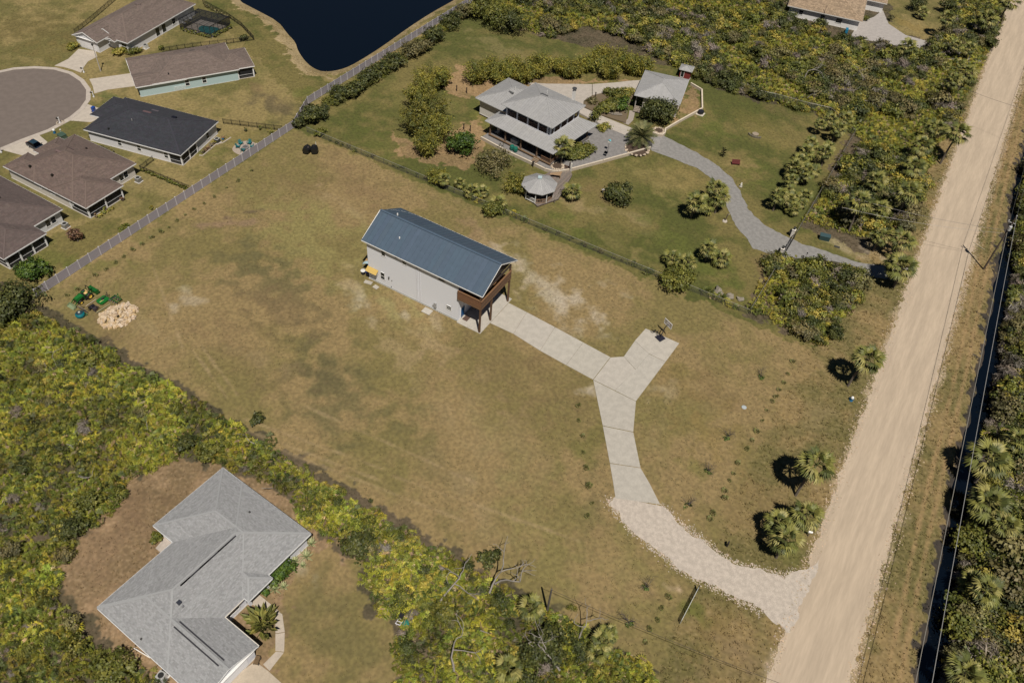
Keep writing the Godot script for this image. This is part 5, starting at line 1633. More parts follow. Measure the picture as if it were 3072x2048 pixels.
func tile_house() -> void:
	var h := site("tile_roof_house", "white house with pale tan tiled roof beyond the scrub", Vector2(-48.18, -243.63), -10)
	var w := Color(0.74, 0.73, 0.74)
	body(h, PackedVector2Array([Vector2(0.7, -19), Vector2(20.2, -19), Vector2(20.2, -0.7), Vector2(0.7, -0.7)]), 0, 2.95, w)
	body(h, PackedVector2Array([Vector2(20.3, -26), Vector2(26.0, -26), Vector2(26.0, -16.5), Vector2(20.3, -16.5)]), 0, 2.95, w)
	var c := Color(0.355, 0.265, 0.185)
	var o := {"style": "tile", "course": 0.42, "tab": 0.7, "trim": Color(0.72, 0.70, 0.68), "wall": w}
	hip(h, 0, -20, 20.9, 0, 3.1, 0.40, c, o)
	hip(h, 12.0, -27, 26.6, -15.8, 3.1, 0.40, c, o)
	for x in [4.1, 10.2, 14.8]: win(h, Vector3(x, 1.7, -0.7), Vector3(0, 0, 1), 1.7 if x > 12 else 1.2, 1.3)
	win(h, Vector3(26.0, 1.6, -20.0), Vector3(1, 0, 0), 1.2, 1.6)
	var q := MB.new()
	q.col = Color(0.09, 0.10, 0.12)
	q.b2(20.2, 0, -13.5, 20.26, 2.6, -10.5)
	part("entry_arch", q, M.gloss, h)
	q = MB.new()
	q.col = Color(0.13, 0.09, 0.08)
	q.bar(Vector3(10.3, 3.0, 0.1), Vector3(10.3, 5.2, -0.6), 0.12, 0.12)
	part("vent_pipe", q, M.gloss, h)
	var k := MB.new()
	k.col = Color(0.02, 0.19, 0.34)
	k.box(Vector3(0, 0.55, 0), Vector3(0.7, 1.1, 1.5), Basis(Vector3.UP, 0.2))
	one("blue_bin", k, M.gloss, v3(Vector2(-30.54, -244.96)), 0.0, "blue bin standing against the white wall of the tiled house", "bin")

# ---------------------------------------------------------------- fences, poles, wires

func vinyl(a: Vector2, b: Vector2, label: String) -> void:
	var f := thing("vinyl_fence", label, "fence", v3(a))
	var d := b - a
	var n := maxi(1, roundi(d.length() / 2.3))
	for i in n + 1:
		var q := MB.new()
		q.col = Color(0.84, 0.83, 0.85)
		q.box(v3(d * (float(i) / n), 0.96), Vector3(0.15, 1.92, 0.15), Basis(Vector3.UP, -d.angle()))
		q.box(v3(d * (float(i) / n), 1.95), Vector3(0.19, 0.05, 0.19), Basis(Vector3.UP, -d.angle()))
		part("post", q, M.vinyl, f)
		if i < n:
			var p := d * ((i + 0.5) / n)
			q = MB.new()
			q.col = Color(0.50, 0.475, 0.52) * (1.0 + rf(-0.04, 0.04))
			var bs := Basis(Vector3.UP, -d.angle())
			var w := d.length() / n - 0.16
			for k in 8: q.box(v3(p, 0.94) + bs.x * (w * ((k + 0.5) / 8.0 - 0.5)), Vector3(w / 8.0 - 0.012, 1.62, 0.045), bs)
			q.box(v3(p, 1.79), Vector3(w, 0.14, 0.07), bs)
			q.box(v3(p, 0.12), Vector3(w, 0.14, 0.07), bs)
			part("panel", q, M.vinyl, f)

func picket(pts: Array, label: String) -> void:
	var f := thing("picket_fence", label, "fence", v3(pts[0]))
	for s in pts.size() - 1:
		var a: Vector2 = pts[s] - pts[0]
		var b: Vector2 = pts[s + 1] - pts[0]
		var n := maxi(1, roundi(a.distance_to(b) / 1.9))
		for i in n:
			var p := a.lerp(b, float(i) / n)
			var e := a.lerp(b, float(i + 1) / n)
			var q := MB.new()
			q.bar(v3(p), v3(p, 1.35), 0.07, 0.07)
			part("post", q, M.black, f)
			q = MB.new()
			for y in [0.15, 1.05, 1.25]: q.bar(v3(p, y), v3(e, y), 0.035, 0.04)
			for k in 15: q.bar(v3(p.lerp(e, (k + 0.5) / 15.0), 0.1), v3(p.lerp(e, (k + 0.5) / 15.0), 1.25), 0.02, 0.02)
			part("panel", q, M.black, f)

func chainlink(pts: Array, h: float, label: String, post_c: Color) -> void:
	var f := thing("chain_link_fence", label, "fence", v3(pts[0]))
	for s in pts.size() - 1:
		var a: Vector2 = pts[s] - pts[0]
		var b: Vector2 = pts[s + 1] - pts[0]
		var n := maxi(1, roundi(a.distance_to(b) / 3.0))
		for i in n:
			var p := a.lerp(b, float(i) / n)
			var e := a.lerp(b, float(i + 1) / n)
			var q := MB.new()
			q.col = post_c
			q.tube([v3(p), v3(p, h + 0.08)], [0.05, 0.045], 5)
			part("post", q, M.gloss, f)
			q = MB.new()
			q.quad(v3(p, 0.02), v3(p, h), v3(e, h), v3(e, 0.02))
			part("wire_mesh", q, M.link, f)
			q = MB.new()
			q.col = Color(0.30, 0.29, 0.27)
			q.tube([v3(p, h), v3(e, h)], [0.03, 0.03], 4)
			part("top_rail", q, M.gloss, f)

func wire(called: String, a: Vector3, b: Vector3, sag: float, r: float, c: Color, label: String) -> void:
	var q := MB.new()
	q.col = c
	var pts := []
	var rd := []
	for i in 25:
		var t := i / 24.0
		pts.append(a.lerp(b, t) - a - Vector3(0, sag * 4.0 * t * (1 - t), 0))
		rd.append(r)
	q.tube(pts, rd, 4)
	one(called, q, M.gloss, a, 0, label, "cable")

func build_fences() -> void:
	var p1: Vector2 = Vector2(-119.94, -117.28)
	vinyl(Vector2(-119.62, -50.97), p1, "long pale vinyl fence between the bungalows and the big lot")
	vinyl(p1, Vector2(-123.88, -126.55), "short pale vinyl fence run half hidden by a bush at the lot corner")
	vinyl(Vector2(-123.88, -126.55), Vector2(-122.80, -203.24), "long pale vinyl fence running along the pond bank")
	picket([Vector2(-133.18, -109.26), Vector2(-121.03, -114.86)], "black picket fence between the navy roof house and the vinyl fence")
	picket([Vector2(-134.52, -90.61), Vector2(-133.95, -86.80), Vector2(-121.16, -87.78)], "black picket fence with hedge between the navy and brown roof houses")
	picket([Vector2(-190.31, -117.06), Vector2(-192.58, -123.75), Vector2(-197.09, -135.35), Vector2(-198.55, -139.83)], "black picket fence on the wide lawn beside the pool house")
	picket([Vector2(-178.32, -147.99), Vector2(-168.51, -146.65), Vector2(-161.66, -144.85), Vector2(-154.23, -141.44), Vector2(-158.08, -135.93), Vector2(-163.16, -129.57), Vector2(-167.10, -123.45)], "black picket fence curving round the pool house back garden")
	var g := Color(0.11, 0.105, 0.095)
	chainlink([Vector2(-116.5, -117.6), Vector2(-60, -118.4), Vector2(-13.9, -119.3)], 1.35, "chain-link fence with dark posts along the lot's far side", g)
	chainlink([Vector2(-13.8, -119.6), Vector2(-13.8, -139.4)], 1.6, "chain-link fence below the gate with scrub growing through it", g)
	chainlink([Vector2(-13.8, -146.2), Vector2(-14.1, -192)], 1.6, "chain-link fence above the gate along the palm row", g)
	chainlink([Vector2(-39.26, -195.32), Vector2(-35.21, -196.41), Vector2(-27.07, -197.33), Vector2(-21.71, -198.49), Vector2(-14.1, -192)], 1.7, "chain-link fence at the edge of the scrub behind the lawn", Color(0.3, 0.29, 0.28))
	# swing gate with two lantern pillars
	var ga := thing("swing_gate", "black iron swing gate standing across the gravel lane", "gate", Vector3(-13.8, 0, -139.8))
	for k in 2:
		var q := MB.new()
		for y in [0.25, 1.3, 1.65]: q.bar(Vector3(0, y, -3.05 * k - 0.1), Vector3(0, y + 0.12, -3.05 * k - 3.05), 0.07, 0.07)
		for i in 15: q.bar(Vector3(0, 0.2, -3.05 * k - 0.15 - i * 0.2), Vector3(0, 1.7, -3.05 * k - 0.15 - i * 0.2), 0.035, 0.035)
		q.bar(Vector3(0, 0.25, -3.05 * k - 0.1), Vector3(0, 1.7, -3.05 * k - 3.0), 0.05, 0.05)
		part("leaf", q, M.black, ga)
	for k in 2:
		var pl := thing("gate_pillar", ["white pillar with black lantern, nearer end of the iron gate", "white pillar with black lantern, farther end of the iron gate"][k], "pillar", Vector3(-14.4, 0, -139.2 - k * 7.2))
		var q := MB.new()
		q.col = Color(0.66, 0.62, 0.58)
		q.b2(-0.3, 0, -0.3, 0.3, 1.75, 0.3)
		q.b2(-0.36, 1.75, -0.36, 0.36, 1.85, 0.36)
		part("shaft", q, M.paint, pl)
		q = MB.new()
		q.lathe(Vector3(0, 1.85, 0), [Vector2(0.1, 0), Vector2(0.2, 0.12), Vector2(0.24, 0.5), Vector2(0.3, 0.52), Vector2(0, 0.75)], 6)
		part("lantern", q, M.black, pl)
		q = MB.new()
		q.col = Color(0.02, 0.02, 0.02)
		q.b2(-0.75, 0.8, -0.25, -0.35, 1.5, 0.25)
		part("mailbox", q, M.gloss, pl)
	# power pole by the ditch
	var base: Vector2 = Vector2(21.18, -159.32)
	var po := thing("power_pole", "tall wooden power pole with grey transformer beside the ditch", "utility pole", v3(base))
	var q := MB.new()
	q.col = Color(0.13, 0.10, 0.08)
	q.tube([Vector3.ZERO, Vector3(0, 13.2, 0)], [0.19, 0.12], 8)
	part("shaft", q, M.bark, po)
	q = MB.new()
	q.col = Color(0.42, 0.43, 0.45)
	q.lathe(Vector3(0.05, 10.2, 0.42), [Vector2(0, 0), Vector2(0.3, 0.02), Vector2(0.32, 0.95), Vector2(0.2, 1.05), Vector2(0, 1.08)], 10)
	q.lathe(Vector3(0.05, 11.25, 0.42), [Vector2(0.07, 0), Vector2(0.09, 0.3), Vector2(0, 0.33)], 6)
	part("transformer", q, M.gloss, po)
	q = MB.new()
	q.col = Color(0.5, 0.5, 0.5)
	q.bar(Vector3(-0.8, 11.7, 0), Vector3(0.5, 11.7, 0), 0.1, 0.1)
	q.lathe(Vector3(-0.75, 11.75, 0), [Vector2(0.09, 0), Vector2(0.12, 0.3), Vector2(0, 0.34)], 6)
	q.lathe(Vector3(0, 13.2, 0), [Vector2(0.1, 0), Vector2(0.12, 0.25), Vector2(0, 0.3)], 6)
	part("crossarm", q, M.gloss, po)
	var top := v3(base, 13.4)
	var mid := v3(base, 9.7)
	wire("power_line", top, Vector3(27.9, 13.2, -30), 0.6, 0.035, Color(0.40, 0.40, 0.40), "upper bare power line strung along the ditch")
	wire("power_line", mid, Vector3(27.1, 9.7, -30), 0.6, 0.04, Color(0.33, 0.31, 0.28), "lower thick power line strung along the ditch")
	wire("power_line", top, Vector3(19.5, 13.4, -330), 0.9, 0.03, Color(0.08, 0.08, 0.08), "upper power line running away from the transformer pole")
	wire("power_line", mid, Vector3(19.5, 9.7, -330), 0.9, 0.03, Color(0.08, 0.08, 0.08), "lower power line running away from the transformer pole")
	wire("service_line", v3(base, 9.9), Vector3(-7.5, 7.5, -155.5), 0.8, 0.03, Color(0.08, 0.07, 0.07), "service line crossing the sand road toward the palm thicket")
	wire("service_line", v3(base, 9.2), Vector3(-8.0, 6.5, -152.5), 0.8, 0.025, Color(0.08, 0.07, 0.07), "lower service line crossing the sand road beside the upper one")
	# second, short pole among the palmettos and its line over the road
	var b2: Vector2 = Vector2(-16.67, -49.28)
	var pp := MB.new()
	pp.col = Color(0.15, 0.13, 0.115)
	pp.tube([Vector3.ZERO, Vector3(0, 6.2, 0)], [0.17, 0.12], 8)
	one("utility_post", pp, M.bark, v3(b2), 0, "grey wooden pole rising from the palmettos at the lot's near side", "utility pole")
	wire("service_line", v3(b2, 6.0), v3(Vector2(12.41, -53.27), 7.0), 0.5, 0.028, Color(0.06, 0.05, 0.045), "service line from the grey pole over the lot's near corner")
	for k in 2:
		var p: Vector2 = [Vector2(18.32, -234.76), Vector2(6.47, -159.56)][k]
		if k == 1: continue
		q = MB.new()
		q.col = Color(0.13, 0.10, 0.08)
		q.tube([Vector3.ZERO, Vector3(0, 13, 0)], [0.18, 0.12], 8)
		one("power_pole", q, M.bark, v3(Vector2(25.2, -208)), 0, "far wooden power pole beside the ditch and thicket", "utility pole")
	wire("service_line", Vector3(25.2, 11.5, -208), Vector3(-2.0, 9.0, -215), 0.9, 0.03, Color(0.08, 0.07, 0.07), "far service line crossing the road near the palms")

# ---------------------------------------------------------------- plants

func fan(b: MB, at: Vector3, bs: Basis, size: float, c: Color, blades := 11, petiole := 0.45, wide := 0.05, spread := 1.9) -> void:
	# fan leaf: grows along bs.x, lies in the x-z plane of bs, tips hang
	var hub := at + bs.x * size * petiole
	b.col = c * 0.8
	var sd := bs.z * 0.018 * size
	b.quad(at - sd, hub - sd, hub + sd, at + sd)
	for i in blades:
		var a := lerpf(-spread, spread, (i + 0.5) / blades) + rf(-0.06, 0.06)
		var l := size * (0.62 - 0.10 * absf(a)) * rf(0.88, 1.1)
		var d := bs.x * cos(a) + bs.z * sin(a) + bs.y * (0.16 - 0.12 * absf(a))
		var s := d.cross(bs.y).normalized() * wide * size
		var m := hub + d * l * 0.55 + Vector3(0, -0.02 * size, 0)
		var t := hub + d * l + Vector3(0, -rf(0.12, 0.34) * size, 0)
		b.col = c * rf(0.72, 1.28)
		b.tri(hub, m - s, m + s)
		b.tri(m - s, t, m + s)

func frond_mesh(c: Color, size: float, blades := 13) -> ArrayMesh:
	var b := MB.new()
	fan(b, Vector3.ZERO, Basis.IDENTITY, size, c, blades, 0.50, 0.05, 1.45)
	return b.done()

func palm(called: String, label: String, h: float, lean: Vector3, n: int, size: float, meshes: Array, dead: ArrayMesh, group: String) -> Node3D:
	var o := thing(called, label, "palm", Vector3.ZERO, 0, group)
	var b := MB.new()
	b.col = Color(0.20, 0.165, 0.135)
	var pts := []
	var rd := []
	for i in 6:
		var t := i / 5.0
		pts.append(Vector3(lean.x * t * t, h * t, lean.z * t * t))
		rd.append(lerpf(0.23, 0.16, t) + (0.05 if i == 5 else 0.0))
	b.tube(pts, rd, 7)
	part("trunk", b, M.bark, o)
	for i in n:
		var t := float(i) / n
		var f := MeshInstance3D.new()
		f.name = "frond"
		f.mesh = dead if t > 0.93 else meshes[i % meshes.size()]
		f.material_override = M.leaf
		o.add_child(f, true)
		var el := lerpf(1.25, -0.75, pow(t, 0.85)) + rf(-0.12, 0.12)
		var yaw := i * 2.399 + rf(-0.25, 0.25)
		f.transform = Transform3D(Basis(Vector3.UP, yaw) * Basis(Vector3.BACK, el) * Basis(Vector3.RIGHT, rf(-0.35, 0.35)), pts[5] + Vector3(0, 0.1 - 0.25 * t, 0)).scaled_local(Vector3.ONE * rf(0.88, 1.08) * (0.75 if t < 0.15 else 1.0) * size)
	return o

func leaves(b: MB, at: Vector3, r: Vector3, n: int, size: float, cols: Array, clumps: int, long := 1.3, shell := 0.62) -> void:
	var cs := []
	for i in clumps:
		var d := Vector3(rng.randfn(), rng.randfn() * 0.9 + 0.25, rng.randfn()).normalized()
		cs.append([at + d * r * rf(shell, 0.98), cols[rng.randi() % cols.size()] * rf(0.75, 1.2), rf(0.22, 0.42)])
	for i in n:
		var c: Array = cs[rng.randi() % clumps]
		var p: Vector3 = c[0] + Vector3(rng.randfn(), rng.randfn() * 0.8, rng.randfn()) * r * c[2] * 0.62
		var out := ((p - at) / r).normalized() + Vector3(rng.randfn(), rng.randfn() + 0.5, rng.randfn()) * 0.6
		var x := out.cross(Vector3(rng.randfn(), rng.randfn(), rng.randfn())).normalized()
		var y := out.cross(x).normalized()
		var s := size * rf(0.6, 1.25)
		b.col = c[1] * rf(0.72, 1.28)
		var u := x * s * 0.5
		var w := y * s * 0.5 * long
		b.tri(p - w, p + u, p + w)
		b.tri(p - w, p + w, p - u)

func leafy(called: String, label: String, at: Vector2, r: float, h: float, kind: int, n: int, lobes: int, group := "") -> Node3D:
	# a tree or bush with its own irregular crown of several lobes
	var o := thing(called, label, "tree" if h > 3.0 else "bush", v3(at), 0, group)
	var pal: Array = GREENS[kind]
	var tr := MB.new()
	tr.col = Color(0.19, 0.16, 0.135)
	var b := MB.new()
	var trunk_h := h * (0.38 if h > 3.0 else 0.15)
	tr.tube([Vector3.ZERO, Vector3(rf(-0.2, 0.2), trunk_h, rf(-0.2, 0.2)), Vector3(rf(-0.3, 0.3), h * 0.75, rf(-0.3, 0.3))], [0.06 * h * 0.4 + 0.05, 0.04 * h * 0.4 + 0.03, 0.03], 7)
	for i in lobes:
		var a := TAU * i / lobes + rf(-0.4, 0.4)
		var d := r * (0.52 if i > 0 or lobes == 1 else 0.0) * rf(0.75, 1.15)
		if lobes == 1: d = 0.0
		var c := Vector3(cos(a) * d, h * (rf(0.42, 0.62) if i > 0 else 0.62), sin(a) * d)
		var lr := Vector3(r * rf(0.52, 0.68), h * (0.38 if i == 0 else rf(0.28, 0.4)), r * rf(0.52, 0.68)) if lobes > 1 else Vector3(r, h * 0.42, r)
		leaves(b, c, lr, n / lobes, 0.34 if r > 2.0 else 0.26, pal, 22)
		tr.tube([Vector3(0, trunk_h * 0.7, 0), c], [0.05 + 0.015 * h, 0.02], 5)
	part("trunk", tr, M.bark, o)
	part("crown", b, M.leaf, o)
	return o

func bamboo(label: String, at: Vector2, r: float, h: float, tint: float, group := "") -> void:
	var o := thing("bamboo_clump", label, "bamboo", v3(at), 0, group)
	var st := MB.new()
	var b := MB.new()
	for i in int(26 + r * 9):
		var a := rf(0, TAU)
		var reach := r * sqrt(rng.randf())
		var foot := Vector3(cos(a), 0, sin(a)) * reach * 0.3
		var tip := Vector3(cos(a) * reach, h * rf(0.55, 1.0) * (1.05 - 0.35 * reach / r), sin(a) * reach)
		var mid := foot.lerp(tip, 0.5) + Vector3(0, h * 0.14, 0)
		st.col = Color(0.20, 0.19, 0.07)
		st.tube([foot, mid, tip], [0.035, 0.03, 0.012], 3)
		var c: Color = [Color(0.205, 0.190, 0.026), Color(0.150, 0.152, 0.024), Color(0.100, 0.116, 0.022), Color(0.250, 0.218, 0.034)][rng.randi() % 4] * tint * rf(0.8, 1.2)
		for k in 60:
			var t := rf(0.10, 1.0)
			var p := foot.lerp(mid, t * 2.0) if t < 0.5 else mid.lerp(tip, t * 2.0 - 1.0)
			p += Vector3(rng.randfn(), rng.randfn(), rng.randfn()) * 0.32
			var d := (Vector3(cos(a), -0.6, sin(a)) + Vector3(rng.randfn(), rng.randfn(), rng.randfn()) * 0.8).normalized()
			var s := d.cross(Vector3(rng.randfn(), rng.randfn(), rng.randfn())).normalized() * rf(0.07, 0.12)
			var l := rf(0.3, 0.65)
			b.col = c * rf(0.7, 1.3)
			b.tri(p, p + d * l * 0.5 + s, p + d * l)
			b.tri(p, p + d * l, p + d * l * 0.5 - s)
	part("culms", st, M.bark, o)
	part("foliage", b, M.leaf, o)

func branch(b: MB, p: Vector3, d: Vector3, l: float, r: float, depth: int, gnarl: float) -> void:
	var pts := [p]
	var rd := [r]
	for i in 4:
		d = (d + Vector3(rng.randfn(), rng.randfn() * 0.7, rng.randfn()) * gnarl).normalized()
		p += d * l / 4
		pts.append(p)
		rd.append(lerpf(r, r * 0.55, (i + 1) / 4.0))
	b.tube(pts, rd, 5)
	if depth > 0:
		for k in 2 + (rng.randi() % 2):
			branch(b, pts[4 - (k % 2)], (d + Vector3(rng.randfn(), rng.randfn() * 0.5, rng.randfn()) * 0.75).normalized(), l * rf(0.5, 0.85), r * 0.55, depth - 1, gnarl)

func snag(label: String, at: Vector2, y: float, dir: Vector3, l: float, r: float, depth: int, c := Color(0.40, 0.365, 0.335)) -> void:
	var b := MB.new()
	b.col = c
	branch(b, Vector3.ZERO, dir.normalized(), l, r, depth, 0.34)
	one("dead_branch", b, M.bark, v3(at, y), 0, label, "dead tree")

const GREENS := [
	[Color(0.056, 0.066, 0.015), Color(0.085, 0.090, 0.020), Color(0.038, 0.048, 0.012)],                              # 0 dark scrub oak
	[Color(0.105, 0.112, 0.018), Color(0.078, 0.090, 0.016), Color(0.150, 0.145, 0.024)],                              # 1 mid green
	[Color(0.042, 0.082, 0.008), Color(0.075, 0.118, 0.010), Color(0.030, 0.060, 0.008)],                              # 2 vivid green
	[Color(0.125, 0.110, 0.042), Color(0.160, 0.135, 0.055), Color(0.090, 0.085, 0.035)],                              # 3 olive, sparse
	[Color(0.215, 0.200, 0.030), Color(0.165, 0.175, 0.030), Color(0.275, 0.225, 0.040)],                              # 4 yellow green
	[Color(0.165, 0.135, 0.110), Color(0.120, 0.100, 0.080), Color(0.210, 0.180, 0.155)],                              # 5 bare grey twigs
	[Color(0.16, 0.085, 0.05), Color(0.11, 0.06, 0.04), Color(0.20, 0.12, 0.07)],                                      # 6 rusty
]

func build_plants() -> void:
	grass()
	var pals := []
	for c in [Color(0.232, 0.218, 0.022), Color(0.135, 0.148, 0.020), Color(0.270, 0.232, 0.034), Color(0.078, 0.096, 0.017), Color(0.188, 0.188, 0.022)]:
		var b := MB.new()
		for i in 11:
			var el := rf(0.25, 1.25)
			var k: Color = c if rng.randf() > 0.08 else Color(0.34, 0.25, 0.14)
			fan(b, Vector3(rf(-0.25, 0.25), 0.05, rf(-0.25, 0.25)), Basis(Vector3.UP, i * 2.4 + rf(-0.4, 0.4)) * Basis(Vector3.BACK, el) * Basis(Vector3.RIGHT, rf(-0.5, 0.5)), rf(0.85, 1.45), vary(k, 0.3), 8, 0.5, 0.045, 1.6)
		pals.append(b.done())
	var bushes := []
	for g in [0, 1, 5, 0, 4, 3, 0, 1]:
		var b := MB.new()
		leaves(b, Vector3(0, 0.55, 0), Vector3(0.9, 0.62, 0.9), 900 if g != 5 else 520, 0.135 if g != 5 else 0.06, GREENS[g], 16, 1.3 if g != 5 else 9.0, 0.45)
		bushes.append(b.done())
	# saw palmetto thickets
	var pal_zones := [
		PackedVector2Array([Vector2(-129.12, -43.38), Vector2(-116.09, -48.32), Vector2(-104.25, -48.69), Vector2(-81.45, -49.51), Vector2(-75.62, -49.23), Vector2(-57.61, -48.56), Vector2(-44.04, -48.64), Vector2(-34.26, -48.66), Vector2(-21.73, -49.05), Vector2(-1.34, -49.67), Vector2(2.98, -46.05), Vector2(-26.00, -27.61), Vector2(-32.19, -36.63), Vector2(-35.25, -37.14), Vector2(-39.64, -39.82), Vector2(-40.64, -42.26), Vector2(-45.00, -43.00), Vector2(-51.81, -41.83), Vector2(-56.44, -43.92), Vector2(-62.86, -44.14), Vector2(-66.54, -43.08), Vector2(-70.00, -42.64), Vector2(-74.70, -41.20), Vector2(-75.10, -37.38), Vector2(-77.74, -33.34), Vector2(-75.62, -29.92), Vector2(-75.66, -23.68), Vector2(-73.88, -19.77), Vector2(-70.73, -15.22), Vector2(-78.66, -8.00)]),
		PackedVector2Array([Vector2(-78.66, -8.00), Vector2(-70.75, -15.56), Vector2(-64.28, -15.23), Vector2(-62.04, -14.01), Vector2(-57.63, -15.53), Vector2(-52.49, -15.63), Vector2(-47.67, -13.82), Vector2(-69.51, 0.08)]),
	]
	var tr := []
	var tn := []
	for p in scatter(pal_zones, 0.80):
		var nz := FN.get_noise_2d(p.x * 9, p.y * 9)
		if rng.randf() < 0.12 + maxf(0.0, nz) * 0.8: continue
		var s := rf(0.55, 1.25)
		tr.append(Transform3D(Basis(Vector3.UP, rf(0, TAU)).scaled(Vector3(s, s * rf(0.8, 1.15), s)), v3(p)))
		tn.append(vary(Color(0.94, 0.97, 0.94) * (1.0 - nz * 0.8), 0.4))
	many("palmetto_thicket", pals, M.leaf, tr, tn, "dense yellow-green saw palmetto thicket round the grey-roofed house", "palmetto thicket")
	scrub_mass("scrub_undergrowth", bushes, pals, pal_zones, 2.8, 0.5, 1.4, 0.15, "dark low scrub among the palmettos round the grey-roofed house")
	scrub_mass("woodland_scrub", bushes, pals, [PackedVector2Array([Vector2(-132.54, -210.27), Vector2(-115.32, -186.96), Vector2(-106.37, -189.28), Vector2(-95.25, -188.73), Vector2(-91.38, -201.22), Vector2(-80.01, -202.32), Vector2(-56.42, -194.47), Vector2(-47.63, -193.18), Vector2(-23.84, -196.07), Vector2(-14.28, -192.57), Vector2(-11.10, -190.39), Vector2(-13.77, -153.47), Vector2(-9.03, -153.18), Vector2(0.34, -155.43), Vector2(4.86, -162.79), Vector2(3.96, -170.80), Vector2(5.03, -183.17), Vector2(4.16, -201.75), Vector2(5.27, -235.07), Vector2(5.08, -278.08), Vector2(0.50, -324.89), Vector2(-12.09, -310.12), Vector2(-5.72, -269.48), Vector2(-10.05, -243.45), Vector2(-24.17, -240.10), Vector2(-34.18, -238.57), Vector2(-44.75, -240.05), Vector2(-60.20, -270.24)])], 1.25, 1.0, 2.3, 0.30, "tangled scrub wood between the lawns and the sand road")
	scrub_mass("lot_corner_scrub", bushes, pals, [PackedVector2Array([Vector2(-15.06, -135.67), Vector2(-2.01, -142.70), Vector2(1.76, -141.50), Vector2(1.81, -133.44), Vector2(1.12, -120.07), Vector2(-0.69, -119.47), Vector2(-13.98, -120.31)])], 1.25, 1.1, 2.3, 0.22, "scrub and palmetto patch between the gate and the lot corner")
	scrub_mass("ditch_side_scrub", bushes, pals, [PackedVector2Array([Vector2(23.35, -204.92), Vector2(26.38, -172.64), Vector2(28.09, -151.77), Vector2(30.05, -132.98), Vector2(30.93, -111.07), Vector2(31.28, -96.99), Vector2(31.67, -80.83), Vector2(32.93, -65.11), Vector2(46.19, -73.55), Vector2(32.15, -211.40)])], 1.15, 1.0, 2.6, 0.25, "rank green scrub along the far side of the dark ditch")
	scrub_mass("ditch_brush", [bushes[2], bushes[2], bushes[5]], pals, [ribbon([Vector2(26.6, -200), Vector2(29.4, -140), Vector2(31.2, -95), Vector2(34, -45)], 3.0)], 1.0, 0.5, 1.2, 0.0, "bare brown brush hanging over the dark ditch water")
	scrub_mass("fence_line_weeds", [bushes[0], bushes[1], bushes[5]], pals, [ribbon([Vector2(-112, -118.3), Vector2(-60, -119.1), Vector2(-15, -120.0)], 1.0)], 1.3, 0.25, 0.6, 0.1, "low weeds growing along the chain-link fence")
	scrub_mass("lot_edge_weeds", [bushes[0], bushes[1]], pals, [ribbon([Vector2(-83.87, -50.03), Vector2(-58.12, -49.16), Vector2(-34.92, -49.62), Vector2(-14.65, -50.83), Vector2(-2.52, -50.92)], 1.3)], 2.6, 0.3, 0.7, 0.1, "dark weeds along the edge of the mown lot")
	scrub_mass("pond_fence_shrubbery", [bushes[0], bushes[1]], pals, [ribbon([Vector2(-119.95, -126.96), Vector2(-119.33, -138.09), Vector2(-119.15, -156.74), Vector2(-120.84, -177.77), Vector2(-121.62, -191.66)], 2.4)], 1.2, 0.6, 1.2, 0.05, "low green shrubbery along the pond fence")
	palms()
	trees()

func scrub_mass(called: String, bushes: Array, pals: Array, zones: Array, step: float, lo: float, hi: float, palm_share: float, label: String) -> void:
	var kinds := {}
	for p in scatter(zones, step):
		var nz := FN.get_noise_2d(p.x * 3.2 + 300, p.y * 3.2) * 1.3
		var n2 := FN.get_noise_2d(p.x * 15, p.y * 15 + 700)
		var y := maxf(-0.6, ground_y(p.x, p.y))
		var s := rf(lo, hi) * (1.0 + n2 * 0.8)
		var m: ArrayMesh
		if nz + rf(-0.12, 0.12) > 0.34 - palm_share: 
			m = pals[rng.randi() % pals.size()]
			s = rf(0.8, 1.3)
		else: m = bushes[clampi(int((n2 + 0.5 + rf(-0.35, 0.35)) * bushes.size()), 0, bushes.size() - 1)]
		if not kinds.has(m): kinds[m] = [[], []]
		kinds[m][0].append(Transform3D(Basis(Vector3.UP, rf(0, TAU)).scaled(Vector3(s, s * rf(0.75, 1.2), s)), v3(p, y)))
		kinds[m][1].append(vary(Color(1.05, 1.05, 1.05), 0.22))
	for m in kinds: many(called, [m], M.leaf, kinds[m][0], kinds[m][1], label, "scrub")

